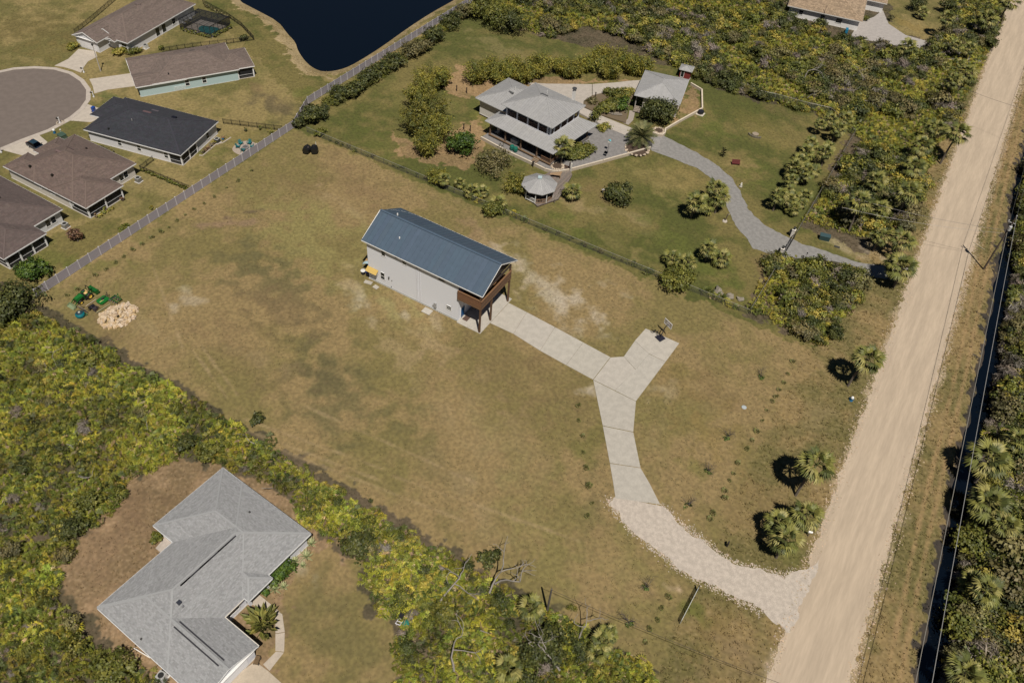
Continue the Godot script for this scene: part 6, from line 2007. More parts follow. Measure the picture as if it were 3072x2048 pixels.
func grass() -> void:
	for q in paved: fill(q, 10)
	var ms := []
	for v in 3:
		var b := MB.new()
		b.col = Color.WHITE
		for i in 7:
			var a := rf(0, TAU)
			var p := Vector3(cos(a), 0, sin(a)) * rf(0.0, 0.16)
			var d := Vector3(cos(a) * rf(0.1, 0.9), 1.0, sin(a) * rf(0.1, 0.9)).normalized() * rf(0.10, 0.26)
			var s := Vector3(-sin(a), 0, cos(a)) * 0.035
			b.col = Color.WHITE * rf(0.75, 1.25)
			b.tri(p - s, p + d, p + s)
		ms.append(b.done())
	var area := PackedVector2Array([Vector2(-224, -112), Vector2(-60, 0), Vector2(46, -72), Vector2(24, -306)])
	var tr := []
	var tn := []
	var size := [0.75, 0.0, 0.0, 0, 1.2, 1.35, 1.0, 1.0, 0, 0.8]
	size[LAWN] = 0.7
	size[TAN] = 0.7
	for i in 210000:
		var p := Vector2(rf(-224, 46), rf(-306, 0))
		if not Geometry2D.is_point_in_polygon(p, area): continue
		var k := ground_class(p)
		if k > 9 or k == MUD: continue
		if p.x < -115 and p.x > -205 and p.y < -132 and ground_y(p.x, p.y) < -0.75: continue
		var s: float = size[k] * rf(0.6, 1.35)
		var c := ground_color(p) * rf(0.70, 1.30)
		tr.append(Transform3D(Basis(Vector3.UP, rf(0, TAU)).scaled(Vector3(s, s * rf(0.7, 1.3), s)), v3(p, ground_y(p.x, p.y) - 0.01)))
		tn.append(c)
	for i in 9000:   # darker weeds in the mown lot
		var p := Vector2(rf(-117, 0), rf(-117, -50))
		if ground_class(p) != LOT or FN.get_noise_2d(p.x * 4, p.y * 4) + (p.x + 75.0) / 260.0 < 0.0: continue
		var s := rf(0.5, 1.25)
		tr.append(Transform3D(Basis(Vector3.UP, rf(0, TAU)).scaled(Vector3(s, s * 0.6, s)), v3(p)))
		tn.append(vary(Color(0.105, 0.088, 0.034), 0.35))
	many("grass_tufts", ms, M.leaf_thick, tr, tn, "short dry and green grass covering the lawns and verges", "grass")

func palms() -> void:
	var fr := []
	for c in [Color(0.112, 0.122, 0.028), Color(0.175, 0.170, 0.040), Color(0.075, 0.088, 0.022), Color(0.225, 0.205, 0.062)]: fr.append(frond_mesh(c, 2.95, 15))
	var dead := frond_mesh(Color(0.30, 0.22, 0.13), 2.4, 9)
	var g := "sabal palms along the sand road and the scrub"
	var tall := palm("sabal_palm", "sabal palm leaning right over the verge, across the road from the ditch", 7.4, Vector3(0.9, 0, -0.5), 24, 1.0, fr, dead, g)
	var mid := palm("sabal_palm", "", 4.6, Vector3(0.35, 0, 0.2), 24, 0.86, fr, dead, g)
	var low := palm("sabal_palm", "", 2.2, Vector3(0.1, 0, 0.15), 20, 0.76, fr, dead, g)
	var protos := [tall, mid, low]
	var used := [false, false, false]
	# crown picks at the crown's height, proto, turn, scale, label
	var list := [
		[Vector2(7.44, -113.06), 0, 0.0, 0.95, "sabal palm leaning over the sand road just above the hydrant"],
		[Vector2(6.45, -86.81), 0, 0.5, 1.0, "sabal palm with a tall bare trunk between the lot and the road"],
		[Vector2(7.94, -79.82), 1, 1.0, 1.0, "sabal palm nearest the white mailbox post by the road"],
		[Vector2(6.77, -74.45), 1, 2.2, 0.98, "short sabal palm nearest the shell apron, lowest of its trio"],
		[Vector2(5.10, -77.12), 1, 3.4, 0.8, "smaller sabal palm tucked behind the trio by the road"],
		[Vector2(6.64, -142.87), 1, 4.0, 1.15, "big sabal palm at the mouth of the gravel lane"],
		[Vector2(5.52, -144.34), 1, 5.0, 0.95, "second sabal palm at the gravel lane's mouth"],
		[Vector2(4.99, -151.77), 1, 0.3, 1.05, "sabal palm just above the gravel lane at the road edge"],
		[Vector2(1.14, -151.90), 1, 1.3, 0.85, "sabal palm in the scrub left of the lane-mouth palms"],
		[Vector2(2.34, -164.62), 0, 0.9, 1.0, "sabal palm with dark leaning trunk at the road's left edge"],
		[Vector2(-5.44, -155.68), 0, 1.5, 0.95, "sabal palm with a pale bare trunk rising out of the scrub"],
		[Vector2(-1.50, -160.39), 1, 2.0, 0.9, "sabal palm beside the pale-trunked palm in the scrub"],
		[Vector2(-4.72, -169.40), 1, 2.0, 1.0, "sabal palm deep in the scrub, level with the top gate fence"],
		[Vector2(6.42, -194.00), 0, 0.6, 1.05, "tall sabal palm leaning over the road beyond the lane"],
		[Vector2(2.03, -199.01), 1, 0.6, 1.05, "sabal palm left of the tall one that leans over the road"],
		[Vector2(0.73, -190.13), 1, 3.6, 1.0, "twin-trunk sabal palm behind the tall road palm"],
		[Vector2(1.16, -180.12), 1, 3.9, 1.0, "bright sabal palm below the twin-trunk palm by the road"],
		[Vector2(2.81, -231.65), 1, 1.9, 1.05, "sabal palm by the road where the far service line crosses"],
		[Vector2(0.68, -225.94), 1, 1.4, 1.0, "sabal palm left of the one under the far service line"],
		[Vector2(5.27, -276.18), 0, 0.8, 1.1, "farthest sabal palm leaning over the sand road"],
		[Vector2(1.68, -265.76), 1, 0.8, 1.3, "broad sabal palm on the verge before the farthest leaning one"],
		[Vector2(-13.34, -237.12), 1, 2.8, 1.0, "sabal palm at the driveway of the tiled house"],
		[Vector2(-7.96, -258.84), 0, 2.4, 0.8, "slim sabal palm on the tiled house's front lawn"],
		[Vector2(-14.91, -268.22), 2, 2.4, 0.9, "low palm on the tiled house's mown front lawn"],
		[Vector2(-33.56, -139.53), 1, 0.0, 0.95, "sabal palm, left of the cluster beside the gravel lane"],
		[Vector2(-31.94, -146.49), 1, 0.7, 0.95, "sabal palm, highest of the cluster beside the gravel lane"],
		[Vector2(-30.21, -144.66), 1, 1.7, 0.85, "sabal palm, nearest the lane in the lawn cluster"],
		[Vector2(-32.43, -143.09), 2, 2.7, 1.0, "low sabal palm in the middle of the lawn cluster"],
		[Vector2(-31.40, -123.76), 2, 3.7, 0.85, "short sabal palm, left end of the row of four on the lawn"],
		[Vector2(-28.40, -124.56), 2, 4.7, 0.85, "short sabal palm, second in the row of four on the lawn"],
		[Vector2(-26.04, -128.43), 1, 5.7, 0.78, "tallest sabal palm of the row of four on the lawn"],
		[Vector2(-23.29, -129.15), 2, 0.7, 0.9, "short sabal palm, right end of the row of four on the lawn"],
		[Vector2(-20.36, -152.77), 1, 1.7, 0.85, "sabal palm with a leaning trunk at the lawn's edge above the gate"],
		[Vector2(-64.95, -140.50), 1, 2.7, 1.0, "sabal palm in the ring bed at the porch corner"],
		[Vector2(-57.03, -130.79), 2, 3.7, 0.95, "low sabal palm beside the gazebo deck"],
		[Vector2(-80.44, -118.28), 1, 4.7, 0.55, "thin sabal palm at the fence left of the gazebo"],
		[Vector2(-77.97, -120.44), 2, 5.7, 0.6, "small palm second from the left along the gazebo fence"],
		[Vector2(-74.27, -119.05), 2, 0.2, 0.8, "small palm in the clump before the chain-link fence"],
		[Vector2(-72.45, -120.71), 2, 1.2, 0.65, "small palm right of the clump by the chain-link fence"],
		[Vector2(-67.47, -118.61), 2, 2.2, 0.85, "palm with drooping fronds behind the workshop roof"],
		[Vector2(28.71, -104.75), 1, 3.2, 1.25, "big pale sabal palm beyond the ditch, by the pole wires"],
		[Vector2(30.12, -96.59), 1, 4.2, 1.15, "sabal palm beyond the ditch with a leaning bare trunk"],
		[Vector2(32.63, -82.44), 1, 5.2, 0.9, "sabal palm in the scrub beyond the ditch, above the lowest one"],
		[Vector2(32.19, -68.61), 1, 0.1, 1.05, "lowest sabal palm beyond the ditch"],
		[Vector2(33.11, -94.73), 1, 0.9, 0.9, "sabal palm beyond the ditch near the frame's right edge"],
		[Vector2(32.23, -112.38), 1, 1.9, 0.9, "sabal palm half hidden in bright scrub beyond the ditch"],
	]
	for e in [[[Vector2(-21.62, -187.21), Vector2(-20.05, -190.21), Vector2(-17.33, -189.23), Vector2(-16.91, -192.57), Vector2(-17.42, -180.99), Vector2(-17.34, -186.25), Vector2(-20.68, -176.87), Vector2(-17.02, -175.16), Vector2(-20.81, -168.76), Vector2(-20.52, -172.75), Vector2(-17.27, -169.78), Vector2(-21.17, -165.86)], "sabal palm in the loose grove at the lawn's far right edge"],
		[[Vector2(-18.23, -157.54), Vector2(-16.01, -156.73), Vector2(-16.71, -153.40), Vector2(-18.16, -153.92), Vector2(-16.24, -159.63), Vector2(-20.15, -160.78), Vector2(-18.08, -165.36), Vector2(-20.75, -164.95)], "sabal palm in the row along the fence above the gate"],
		[[Vector2(-5.19, -242.94), Vector2(-2.37, -248.35), Vector2(1.00, -249.41), Vector2(0.57, -243.55), Vector2(-2.49, -239.62)], "sabal palm in the dense group beside the far driveway"],
		[[Vector2(34.31, -99.86), Vector2(31.34, -84.93), Vector2(35.68, -72.48), Vector2(32.92, -108.67), Vector2(27.60, -150.77)], "sabal palm deep in the scrub beyond the ditch"],
		[[Vector2(-8.22, -50.21), Vector2(-18.43, -47.76), Vector2(-16.74, -39.27), Vector2(-8.43, -48.86), Vector2(-8.34, -47.25)], "low dark fan palm among the saw palmettos"]]:
		for p in e[0]: list.append([p, 1 if p.y < -130 and rng.randf() < 0.5 else 2, rf(0, TAU), rf(0.6, 0.85), e[1]])
	for e in list:
		var k: int = e[1]
		var src: Node3D = protos[k]
		var tip: Vector3 = Basis(Vector3.UP, e[2]) * ([Vector3(0.9, 0, -0.5), Vector3(0.35, 0, 0.2), Vector3(0.1, 0, 0.15)][k] as Vector3) * e[3]
		var at := Vector3(e[0].x - tip.x, 0, e[0].y - tip.z)
		at.y = maxf(-0.3, ground_y(at.x, at.z))
		if not used[k]:
			used[k] = true
			src.position = at
			src.rotation.y = e[2]
			src.scale = Vector3.ONE * e[3]
			src.set_meta("label", e[4])
		else: dup(src, at, e[2], e[4], e[3])
	# feather palm on the gravel terrace
	var o := thing("date_palm", "big feather-leaved date palm in the stone bed by the gravel lane", "palm", v3(Vector2(-54.03, -158.08), 0.4))
	var b := MB.new()
	b.col = Color(0.17, 0.13, 0.10)
	b.tube([Vector3.ZERO, Vector3(0, 1.7, 0)], [0.5, 0.42], 9)
	part("trunk", b, M.bark, o)
	var ff := []
	for c in [Color(0.115, 0.125, 0.045), Color(0.20, 0.19, 0.085), Color(0.075, 0.085, 0.032)]:
		b = MB.new()
		for i in 17:
			var t := (i + 1) / 18.0
			var y := 0.55 * sin(t * 2.2) - t * t * 0.9
			var p := Vector3(t * 3.7, y, 0)
			var q := Vector3((t + 0.055) * 3.7, 0.55 * sin((t + 0.055) * 2.2) - (t + 0.055) * (t + 0.055) * 0.9, 0)
			b.col = c * 1.2
			b.bar(p, q, 0.05 * (1.1 - t), 0.03)
			for s in [-1.0, 1.0]:
				var l := 0.8 * sin(clampf(t * 2.6, 0.25, PI - 0.5))
				var e2 := p + Vector3(l * 0.55, 0.10 - 0.12 * rng.randf(), s * l)
				b.col = c * rf(0.75, 1.3)
				b.tri(p - Vector3(0.09, 0, 0), e2, p + Vector3(0.11, 0, 0))
		ff.append(b.done())
	for i in 46:
		var t := i / 46.0
		var f := part("frond", ff[i % 3], M.leaf, o)
		f.transform = Transform3D(Basis(Vector3.UP, i * 2.399) * Basis(Vector3.BACK, lerpf(1.15, -0.35, t)), Vector3(0, 1.75 - 0.2 * t, 0)).scaled_local(Vector3.ONE * rf(0.85, 1.05))

func trees() -> void:
	for e in [
		[Vector2(-105.27, -148.79), 4.2, 6.5, 0.95, "feathery bamboo clump, upper end of the tall clump row"], [Vector2(-104.55, -152.47), 2.8, 4.5, 0.9, "smaller bamboo clump right of the tall row's upper end"],
		[Vector2(-102.73, -141.10), 4.0, 7.5, 0.9, "feathery bamboo clump second from the top of the tall row"], [Vector2(-96.91, -137.75), 4.2, 8.0, 0.72, "darkest bamboo clump in the middle of the tall row"],
		[Vector2(-96.95, -131.29), 4.2, 7.5, 0.68, "dark bamboo clump on the left side of the tall row"], [Vector2(-91.75, -131.66), 3.9, 7.0, 0.95, "feathery bamboo clump touching the vivid green tree"], [Vector2(-90.49, -126.43), 3.2, 5.5, 0.85, "lowest feathery bamboo clump of the tall row"],
		[Vector2(-98.49, -158.44), 3.4, 5.5, 0.9, "bamboo clump, left end of the hedge behind the hip house"], [Vector2(-96.75, -161.85), 3.0, 5.6, 0.95, "bamboo clump second along the hedge behind the hip house"], [Vector2(-93.41, -161.69), 3.0, 5.2, 1.05, "bright bamboo clump third along the hedge"],
		[Vector2(-92.93, -166.20), 2.9, 5.4, 1.0, "bamboo clump fourth along the hedge"], [Vector2(-89.39, -165.71), 2.9, 5.0, 0.9, "bamboo clump fifth along the hedge above the low wing"], [Vector2(-88.48, -169.65), 3.1, 5.6, 0.95, "bamboo clump near the right end of the first hedge"], [Vector2(-87.84, -172.50), 2.7, 5.2, 0.95, "bamboo clump at the right end of the first hedge"],
		[Vector2(-84.13, -175.15), 2.4, 4.2, 1.0, "bamboo clump at the left end of the second hedge"], [Vector2(-80.78, -174.91), 2.8, 4.4, 0.85, "dark bamboo clump second along the second hedge"], [Vector2(-79.85, -179.18), 2.5, 4.4, 1.05, "bamboo clump above the middle of the concrete court"], [Vector2(-78.29, -181.12), 2.4, 4.3, 1.0, "bamboo clump right of the court's middle"],
		[Vector2(-73.16, -180.36), 2.9, 5.0, 0.85, "bamboo clump nearest the garage drive"], [Vector2(-72.77, -185.92), 3.0, 6.2, 1.0, "tall bamboo clump behind the garage drive"], [Vector2(-69.52, -185.79), 2.9, 5.6, 1.0, "bright bamboo clump just left of the garage roof"], [Vector2(-67.20, -186.88), 2.9, 5.4, 1.0, "bamboo clump touching the garage roof's far corner"], [Vector2(-77.86, -185.85), 2.8, 5.0, 0.95, "bamboo clump set back behind the second hedge"],
		[Vector2(-67.89, -126.74), 3.0, 3.6, 0.85, "feathery bush beside the gazebo's left side"], [Vector2(-83.15, -119.54), 2.2, 2.6, 0.95, "bright feathery bush at the fence left of the thin palm"],
	]: bamboo(e[4], e[0], e[1], e[2] * 1.15, e[3])
	for e in [
		[Vector2(-84.67, -131.33), 3.3, 4.8, 2, 3400, 6, "vivid green round tree below the bamboo row"], [Vector2(-54.72, -169.84), 4.1, 5.6, 0, 4600, 7, "large dark round tree in front of the garage"],
		[Vector2(-48.49, -136.44), 3.1, 3.3, 0, 2600, 5, "dark green low tree standing alone on the lawn"], [Vector2(-28.16, -119.29), 3.4, 3.4, 1, 2600, 5, "green bush growing over the chain-link fence"],
		[Vector2(-75.56, -130.56), 4.2, 4.0, 3, 1900, 6, "sparse olive tree before the covered porch"], [Vector2(-67.40, -117.09), 2.4, 2.8, 1, 1500, 4, "green bush behind the workshop roof by the fence"],
		[Vector2(-117.96, -121.78), 3.0, 4.0, 0, 2600, 5, "dark bush at the corner where the vinyl fences meet"], [Vector2(-118.73, -117.88), 1.6, 2.6, 0, 1000, 3, "smaller dark bush over the fence corner"], [Vector2(-113.25, -118.30), 1.6, 1.4, 1, 800, 3, "low green bush below the fence corner bush"],
		[Vector2(-118.94, -133.20), 3.0, 3.4, 0, 2000, 5, "fence-side shrub nearest the lot, first of the pond fence row"], [Vector2(-117.85, -136.81), 2.5, 3.2, 0, 1700, 4, "second shrub of the pond fence row"], [Vector2(-118.42, -142.25), 2.8, 3.4, 0, 1800, 5, "third shrub of the pond fence row"], [Vector2(-118.80, -147.37), 2.6, 3.4, 0, 1700, 4, "fourth shrub of the pond fence row"], [Vector2(-118.30, -151.94), 2.9, 3.6, 0, 1800, 5, "fifth shrub of the pond fence row"],
		[Vector2(-118.04, -159.11), 3.1, 3.8, 3, 1700, 5, "greyish sixth shrub of the pond fence row"], [Vector2(-117.05, -162.11), 2.6, 3.6, 3, 1300, 4, "greyish shrub right of the sixth pond fence shrub"], [Vector2(-117.67, -168.99), 3.2, 4.2, 0, 1900, 5, "large shrub by the fence post near the pond's upper end"], [Vector2(-118.80, -178.49), 3.0, 4.2, 0, 1900, 5, "shrub below the big trees at the pond's upper end"], [Vector2(-119.11, -184.95), 2.8, 4.2, 3, 1600, 4, "olive shrub between the fence and the big trees"],
		[Vector2(-115.72, -188.66), 4.6, 6.0, 1, 3000, 6, "big green tree at the top, left of three"], [Vector2(-109.67, -186.46), 4.6, 6.0, 1, 3000, 6, "big green tree at the top, middle of three"], [Vector2(-105.46, -186.51), 4.6, 6.0, 0, 3000, 6, "big green tree at the top, right of three"],
		[Vector2(-124.18, -54.35), 3.0, 3.2, 2, 2600, 5, "round bright green bush beside the screened porch at left"], [Vector2(-126.07, -64.86), 1.35, 3.2, 6, 700, 3, "small rusty-leaved tree on the green back lawn"], [Vector2(-121.32, -71.81), 1.3, 1.5, 1, 700, 3, "small green bush at the vinyl fence, halfway along"],
		[Vector2(-120.04, -47.68), 4.2, 4.2, 0, 3000, 6, "large dark bush at the near end of the vinyl fence"], [Vector2(-118.67, -45.09), 3.2, 3.6, 0, 2000, 5, "dark bush in the palmettos by the picture's left edge"],
		[Vector2(-184.52, -112.04), 1.5, 1.5, 4, 700, 4, "yellow-green shrub beside the white garage door"], [Vector2(-174.07, -117.03), 2.0, 1.6, 4, 1200, 5, "bright yellow-green shrubbery before the pool house entry"], [Vector2(-171.56, -119.24), 1.7, 1.4, 1, 800, 4, "dark shrubs at the pool house corner"], [Vector2(-167.95, -124.22), 0.8, 1.2, 1, 400, 2, "small round shrub on the pool house side lawn"], [Vector2(-155.10, -129.16), 0.7, 0.8, 0, 200, 2, "tiny shrub behind the pale blue roof"],
		[Vector2(-156.26, -140.09), 1.2, 1.2, 0, 600, 3, "dark shrub at the corner of the curved picket fence"], [Vector2(-49.28, -34.22), 1.85, 2.0, 2, 2600, 5, "clipped bright green bush in front of the grey-roofed house"], [Vector2(-49.07, -31.02), 0.75, 1.1, 2, 700, 2, "small dark round shrub beside the front door"], [Vector2(-66.85, -29.08), 1.0, 1.0, 1, 600, 3, "low green shrub at the back patio of the grey-roofed house"],
		[Vector2(-66.85, -172.91), 2.6, 2.4, 1, 1600, 5, "green shrub at the upper end of the court's planting island"], [Vector2(-66.05, -167.43), 2.6, 2.6, 1, 1700, 5, "leafy shrub in the middle of the planting island"], [Vector2(-64.34, -169.40), 2.4, 2.6, 2, 1600, 4, "deep green shrub on the island's right side"], [Vector2(-67.08, -165.75), 2.2, 2.0, 1, 1200, 4, "shrub on the island's lower side"], [Vector2(-65.34, -175.18), 2.0, 2.4, 4, 1100, 4, "bright shrub beside the garage eave"], [Vector2(-70.93, -167.20), 1.7, 1.2, 3, 700, 4, "low dry shrub at the island's left tip"], [Vector2(-69.78, -173.13), 1.5, 1.8, 1, 700, 3, "round shrub at the island's upper left"],
		[Vector2(-66.61, -160.34), 1.5, 3.0, 1, 900, 3, "plumeria-like shrub beside the second porch roof"], [Vector2(-63.11, -157.90), 1.6, 2.2, 4, 900, 4, "yellow shrub at the porch steps"], [Vector2(-62.55, -146.45), 2.9, 2.2, 1, 3000, 5, "broad clipped shrub between the porch and the gravel"], [Vector2(-63.48, -144.18), 2.3, 2.0, 1, 2000, 4, "clipped shrub next to the porch corner palm"],
		[Vector2(0.34, -140.23), 1.6, 2.4, 0, 1000, 4, "dark bush right of the scrub patch by the lane"], [Vector2(0.82, -124.05), 1.4, 1.8, 0, 700, 3, "dark bush at the right end of the lot corner scrub"],
		[Vector2(-74.79, -42.38), 1.5, 2.2, 0, 900, 4, "dark bush at the tip of the brown clearing"], [Vector2(-70.92, -43.07), 1.9, 2.0, 1, 1100, 5, "green bush between the clearing and the lot edge"], [Vector2(-76.77, -23.70), 1.9, 2.4, 0, 1300, 5, "dark bush on the clearing's left rim"], [Vector2(-78.47, -27.69), 2.0, 2.4, 1, 1300, 5, "bush on the clearing's upper left rim"], [Vector2(-57.24, -13.64), 2.4, 2.2, 1, 1500, 5, "green bush left of the air conditioner"], [Vector2(-43.02, -42.87), 2.3, 2.4, 0, 1300, 5, "dark bush in the palmetto strip beside the grey-roofed house"],
		[Vector2(-13.98, -45.13), 2.6, 2.6, 0, 2000, 5, "dark green oak scrub in the lower palmettos"], [Vector2(-14.91, -42.71), 2.0, 2.2, 0, 1300, 4, "dark scrub left of the lower oak scrub"], [Vector2(-27.11, -51.31), 1.6, 1.3, 0, 700, 4, "dark bush under the gnarled branches at the lot edge"], [Vector2(-69.64, -51.91), 1.4, 1.2, 0, 600, 3, "dark weeds beyond the lot edge near the clearing"],
		[Vector2(-37.33, -241.27), 2.4, 3.4, 0, 1600, 5, "dark tree before the tiled house's white wall"], [Vector2(-42.10, -237.73), 2.3, 3.0, 0, 1400, 5, "dark tree at the left end of the tiled house"], [Vector2(-27.77, -256.06), 1.2, 1.6, 1, 500, 3, "green shrub beside the arched entry"], [Vector2(-21.80, -261.64), 1.3, 1.2, 3, 500, 3, "shrub bed along the tiled house's path"],
		[Vector2(-17.15, -272.97), 2.8, 4.0, 0, 1500, 5, "dark tree at the top beyond the tiled house lawn"], [Vector2(-9.15, -277.25), 2.8, 4.2, 0, 1500, 5, "second dark tree at the top near the road"], [Vector2(34.84, -91.88), 3.0, 3.2, 1, 2200, 6, "bright green bush beyond the ditch, level with the road palms"], [Vector2(30.40, -91.24), 2.6, 3.0, 1, 1800, 5, "bright bush overhanging the far ditch bank"], [Vector2(31.57, -77.23), 2.4, 2.8, 1, 1600, 5, "green bush on the ditch bank near the bottom"], [Vector2(31.15, -126.76), 2.6, 3.4, 4, 1700, 5, "yellow-green bush beyond the ditch by the frame edge"],
	]: leafy("tree" if e[2] > 3.0 else "bush", e[6], e[0], e[1], e[2], e[3], e[4], e[5])
	# hedges and flower beds
	hedge([Vector2(-133.62, -86.79), Vector2(-121.42, -87.59)], 0.5, 0.9, 1, "clipped hedge along the black fence between two bungalows")
	hedge([Vector2(-172.05, -134.06), Vector2(-163.18, -135.70)], 0.7, 1.0, 1, "leafy hedge along the pool cage's near side")
	hedge([Vector2(-163.00, -135.84), Vector2(-163.21, -143.07)], 0.7, 1.0, 1, "leafy hedge along the pool cage's right side")
	hedge([Vector2(-176.92, -147.42), Vector2(-167.17, -146.09)], 0.8, 0.9, 3, "shrub border inside the curved picket fence")
	hedge([Vector2(-128.91, -71.23), Vector2(-128.66, -75.31)], 0.45, 0.7, 4, "yellow-green border below the brown house's screened porch")
	hedge([Vector2(-146.89, -87.61), Vector2(-143.06, -88.12)], 0.45, 0.7, 3, "dry border along the navy roof house's wall")
	# gnarled dead wood
	for e in [
		[Vector2(-29.17, -42.23), 0.6, Vector3(-0.1, 0.8, -1), 4.2, 0.16, 2, "gnarled grey trunk forking in the palmettos, left of the tangle"], [Vector2(-24.31, -46.91), 0.8, Vector3(-0.6, 0.9, -0.8), 5.0, 0.16, 2, "grey branching dead tree reaching over the lot edge"], [Vector2(-24.36, -48.44), 0.9, Vector3(0.9, 0.8, -0.4), 4.2, 0.14, 2, "pale dead limb beside the branching dead tree"],
		[Vector2(-22.48, -35.78), 0.6, Vector3(0.1, 0.9, -0.9), 3.6, 0.14, 2, "dead grey tree low among the bottom palmettos"], [Vector2(-11.30, -42.94), 0.8, Vector3(-0.9, 0.6, 0.1), 3.6, 0.15, 3, "sprawling grey dead limbs at the bottom of the thicket"], [Vector2(-11.25, -48.06), 0.5, Vector3(0.0, 1, -0.6), 3.0, 0.12, 2, "grey dead snag beneath the lot's near edge"], [Vector2(-22.52, -41.88), 0.9, Vector3(1, 0.25, -0.3), 2.2, 0.07, 1, "short pale stick lying over the palmettos"],
		[Vector2(-105.77, -45.30), 1.0, Vector3(1, 0.2, 0.2), 3.0, 0.06, 1, "pale bent branch at the upper palmetto field"], [Vector2(-66.82, -48.02), 0.8, Vector3(-1, 0.3, -0.2), 3.2, 0.09, 1, "bleached branch lying at the lot edge by the clearing"], [Vector2(-83.01, -42.04), 0.9, Vector3(0.6, 0.4, 0.2), 1.4, 0.05, 1, "small bleached twig heap in the palmetto field"], [Vector2(-89.26, -32.73), 0.9, Vector3(1, 0.2, -0.2), 1.6, 0.06, 0, "bleached stick in the left palmetto field"], [Vector2(-83.40, -29.89), 0.9, Vector3(1, 0.3, -0.2), 2.2, 0.07, 1, "grey fallen branch near the clearing's rim"], [Vector2(-105.26, -41.43), 0.9, Vector3(0.7, 0.3, 0.3), 1.8, 0.06, 1, "bleached forked stick high in the palmetto field"], [Vector2(-59.54, -44.02), 0.1, Vector3(0.1, 0.15, 1), 2.6, 0.07, 0, "curved bleached log on bare ground behind the grey roof"],
		[Vector2(-31.79, -208.62), 1.6, Vector3(0.2, 1, -0.5), 4.0, 0.13, 2, "bleached dead tree in the scrub wood, left of the pair"], [Vector2(-21.82, -216.27), 1.6, Vector3(0.1, 1, -0.6), 4.4, 0.13, 2, "bleached dead tree in the scrub wood, right of the pair"], [Vector2(-16.01, -207.68), 1.4, Vector3(1, 0.4, -0.5), 3.6, 0.09, 3, "grey fallen crown with fine twigs in the scrub wood"], [Vector2(-28.30, -200.33), 1.2, Vector3(0.5, 0.8, -0.5), 2.6, 0.08, 1, "thin pale limb above the far chain-link fence"], [Vector2(-20.64, -208.84), 1.4, Vector3(-0.2, 0.9, 0.5), 2.6, 0.08, 1, "crooked pale limb below the bleached pair"], [Vector2(-86.46, -210.05), 2.0, Vector3(0.1, 1, -0.3), 2.6, 0.07, 1, "pale bare branch in the top scrub"], [Vector2(-41.92, -207.98), 1.5, Vector3(0.3, 1, -0.2), 2.2, 0.06, 1, "small bare branch at the scrub wood's left part"],
	]: snag(e[6], e[0], e[1], e[2], e[3], e[4], e[5])
	# leafless young trees on the lot
	var names := ["bare young tree nearest the far right lot corner", "bare young tree second from the far right corner", "bare young tree third along the road side", "bare twiggy tree between the driveway and the road side", "bare twiggy tree on the lawn below the shell apron", "bare twiggy tree nearest the lot's near corner"]
	var at: Array = [Vector2(-6.70, -106.00), Vector2(-6.93, -90.49), Vector2(-6.98, -82.63), Vector2(-7.17, -75.21), Vector2(-6.92, -59.62), Vector2(-6.73, -53.79)]
	for i in 6:
		var o := thing("bare_sapling", names[i], "young tree", v3(at[i]))
		var b := MB.new()
		b.col = Color(0.135, 0.115, 0.115)
		for k in 9: branch(b, Vector3(0, 0.1, 0), Vector3(rng.randfn() * 0.6, 1.2, rng.randfn() * 0.6 - 0.2).normalized(), rf(0.8, 1.3), 0.03, 2, 0.18)
		part("branches", b, M.bark, o)
		b = MB.new()
		leaves(b, Vector3(0, 0.1, 0.2), Vector3(0.6, 0.2, 0.6), 160, 0.18, [Color(0.07, 0.11, 0.02), Color(0.10, 0.13, 0.03)], 8)
		part("base_weeds", b, M.leaf, o)
	# young palmettos planted inside the boundary
	var y0: Node3D
	var row := [[Vector2(-3.17, -112.52), Vector2(-2.99, -109.15), Vector2(-2.82, -106.80), Vector2(-3.06, -104.81), Vector2(-3.05, -103.03), Vector2(-3.21, -101.74), Vector2(-3.35, -99.32), Vector2(-3.26, -96.82), Vector2(-3.17, -94.11), Vector2(-3.24, -91.89), Vector2(-3.38, -89.93), Vector2(-3.66, -86.37), Vector2(-3.42, -84.25), Vector2(-3.56, -82.67), Vector2(-3.43, -80.43), Vector2(-3.08, -79.24), Vector2(-3.54, -75.78), Vector2(-3.45, -74.56), Vector2(-3.72, -59.93), Vector2(-3.89, -57.97), Vector2(-3.62, -56.12), Vector2(-3.66, -52.38), Vector2(-4.03, -54.39)], [Vector2(-29.75, -82.59), Vector2(-28.25, -79.96), Vector2(-26.24, -77.52), Vector2(-24.73, -74.86), Vector2(-22.98, -72.47), Vector2(-21.19, -69.98), Vector2(-18.95, -65.10), Vector2(-19.33, -67.43), Vector2(-21.22, -69.63)], [Vector2(-115.96, -99.77), Vector2(-115.70, -95.56), Vector2(-115.89, -92.56), Vector2(-115.72, -88.96), Vector2(-115.73, -86.23), Vector2(-116.00, -83.80), Vector2(-116.00, -81.60), Vector2(-116.01, -79.44), Vector2(-115.68, -77.13), Vector2(-115.85, -75.34), Vector2(-115.94, -73.22), Vector2(-115.87, -70.85), Vector2(-116.04, -68.74), Vector2(-115.88, -66.51), Vector2(-115.81, -64.64), Vector2(-115.73, -62.43), Vector2(-115.94, -60.24), Vector2(-115.45, -56.07), Vector2(-115.77, -54.09)]]
	var gl := ["young palmetto in the row planted along the road side", "young palmetto in the row left of the driveway", "tufty young shrub in the row along the vinyl fence"]
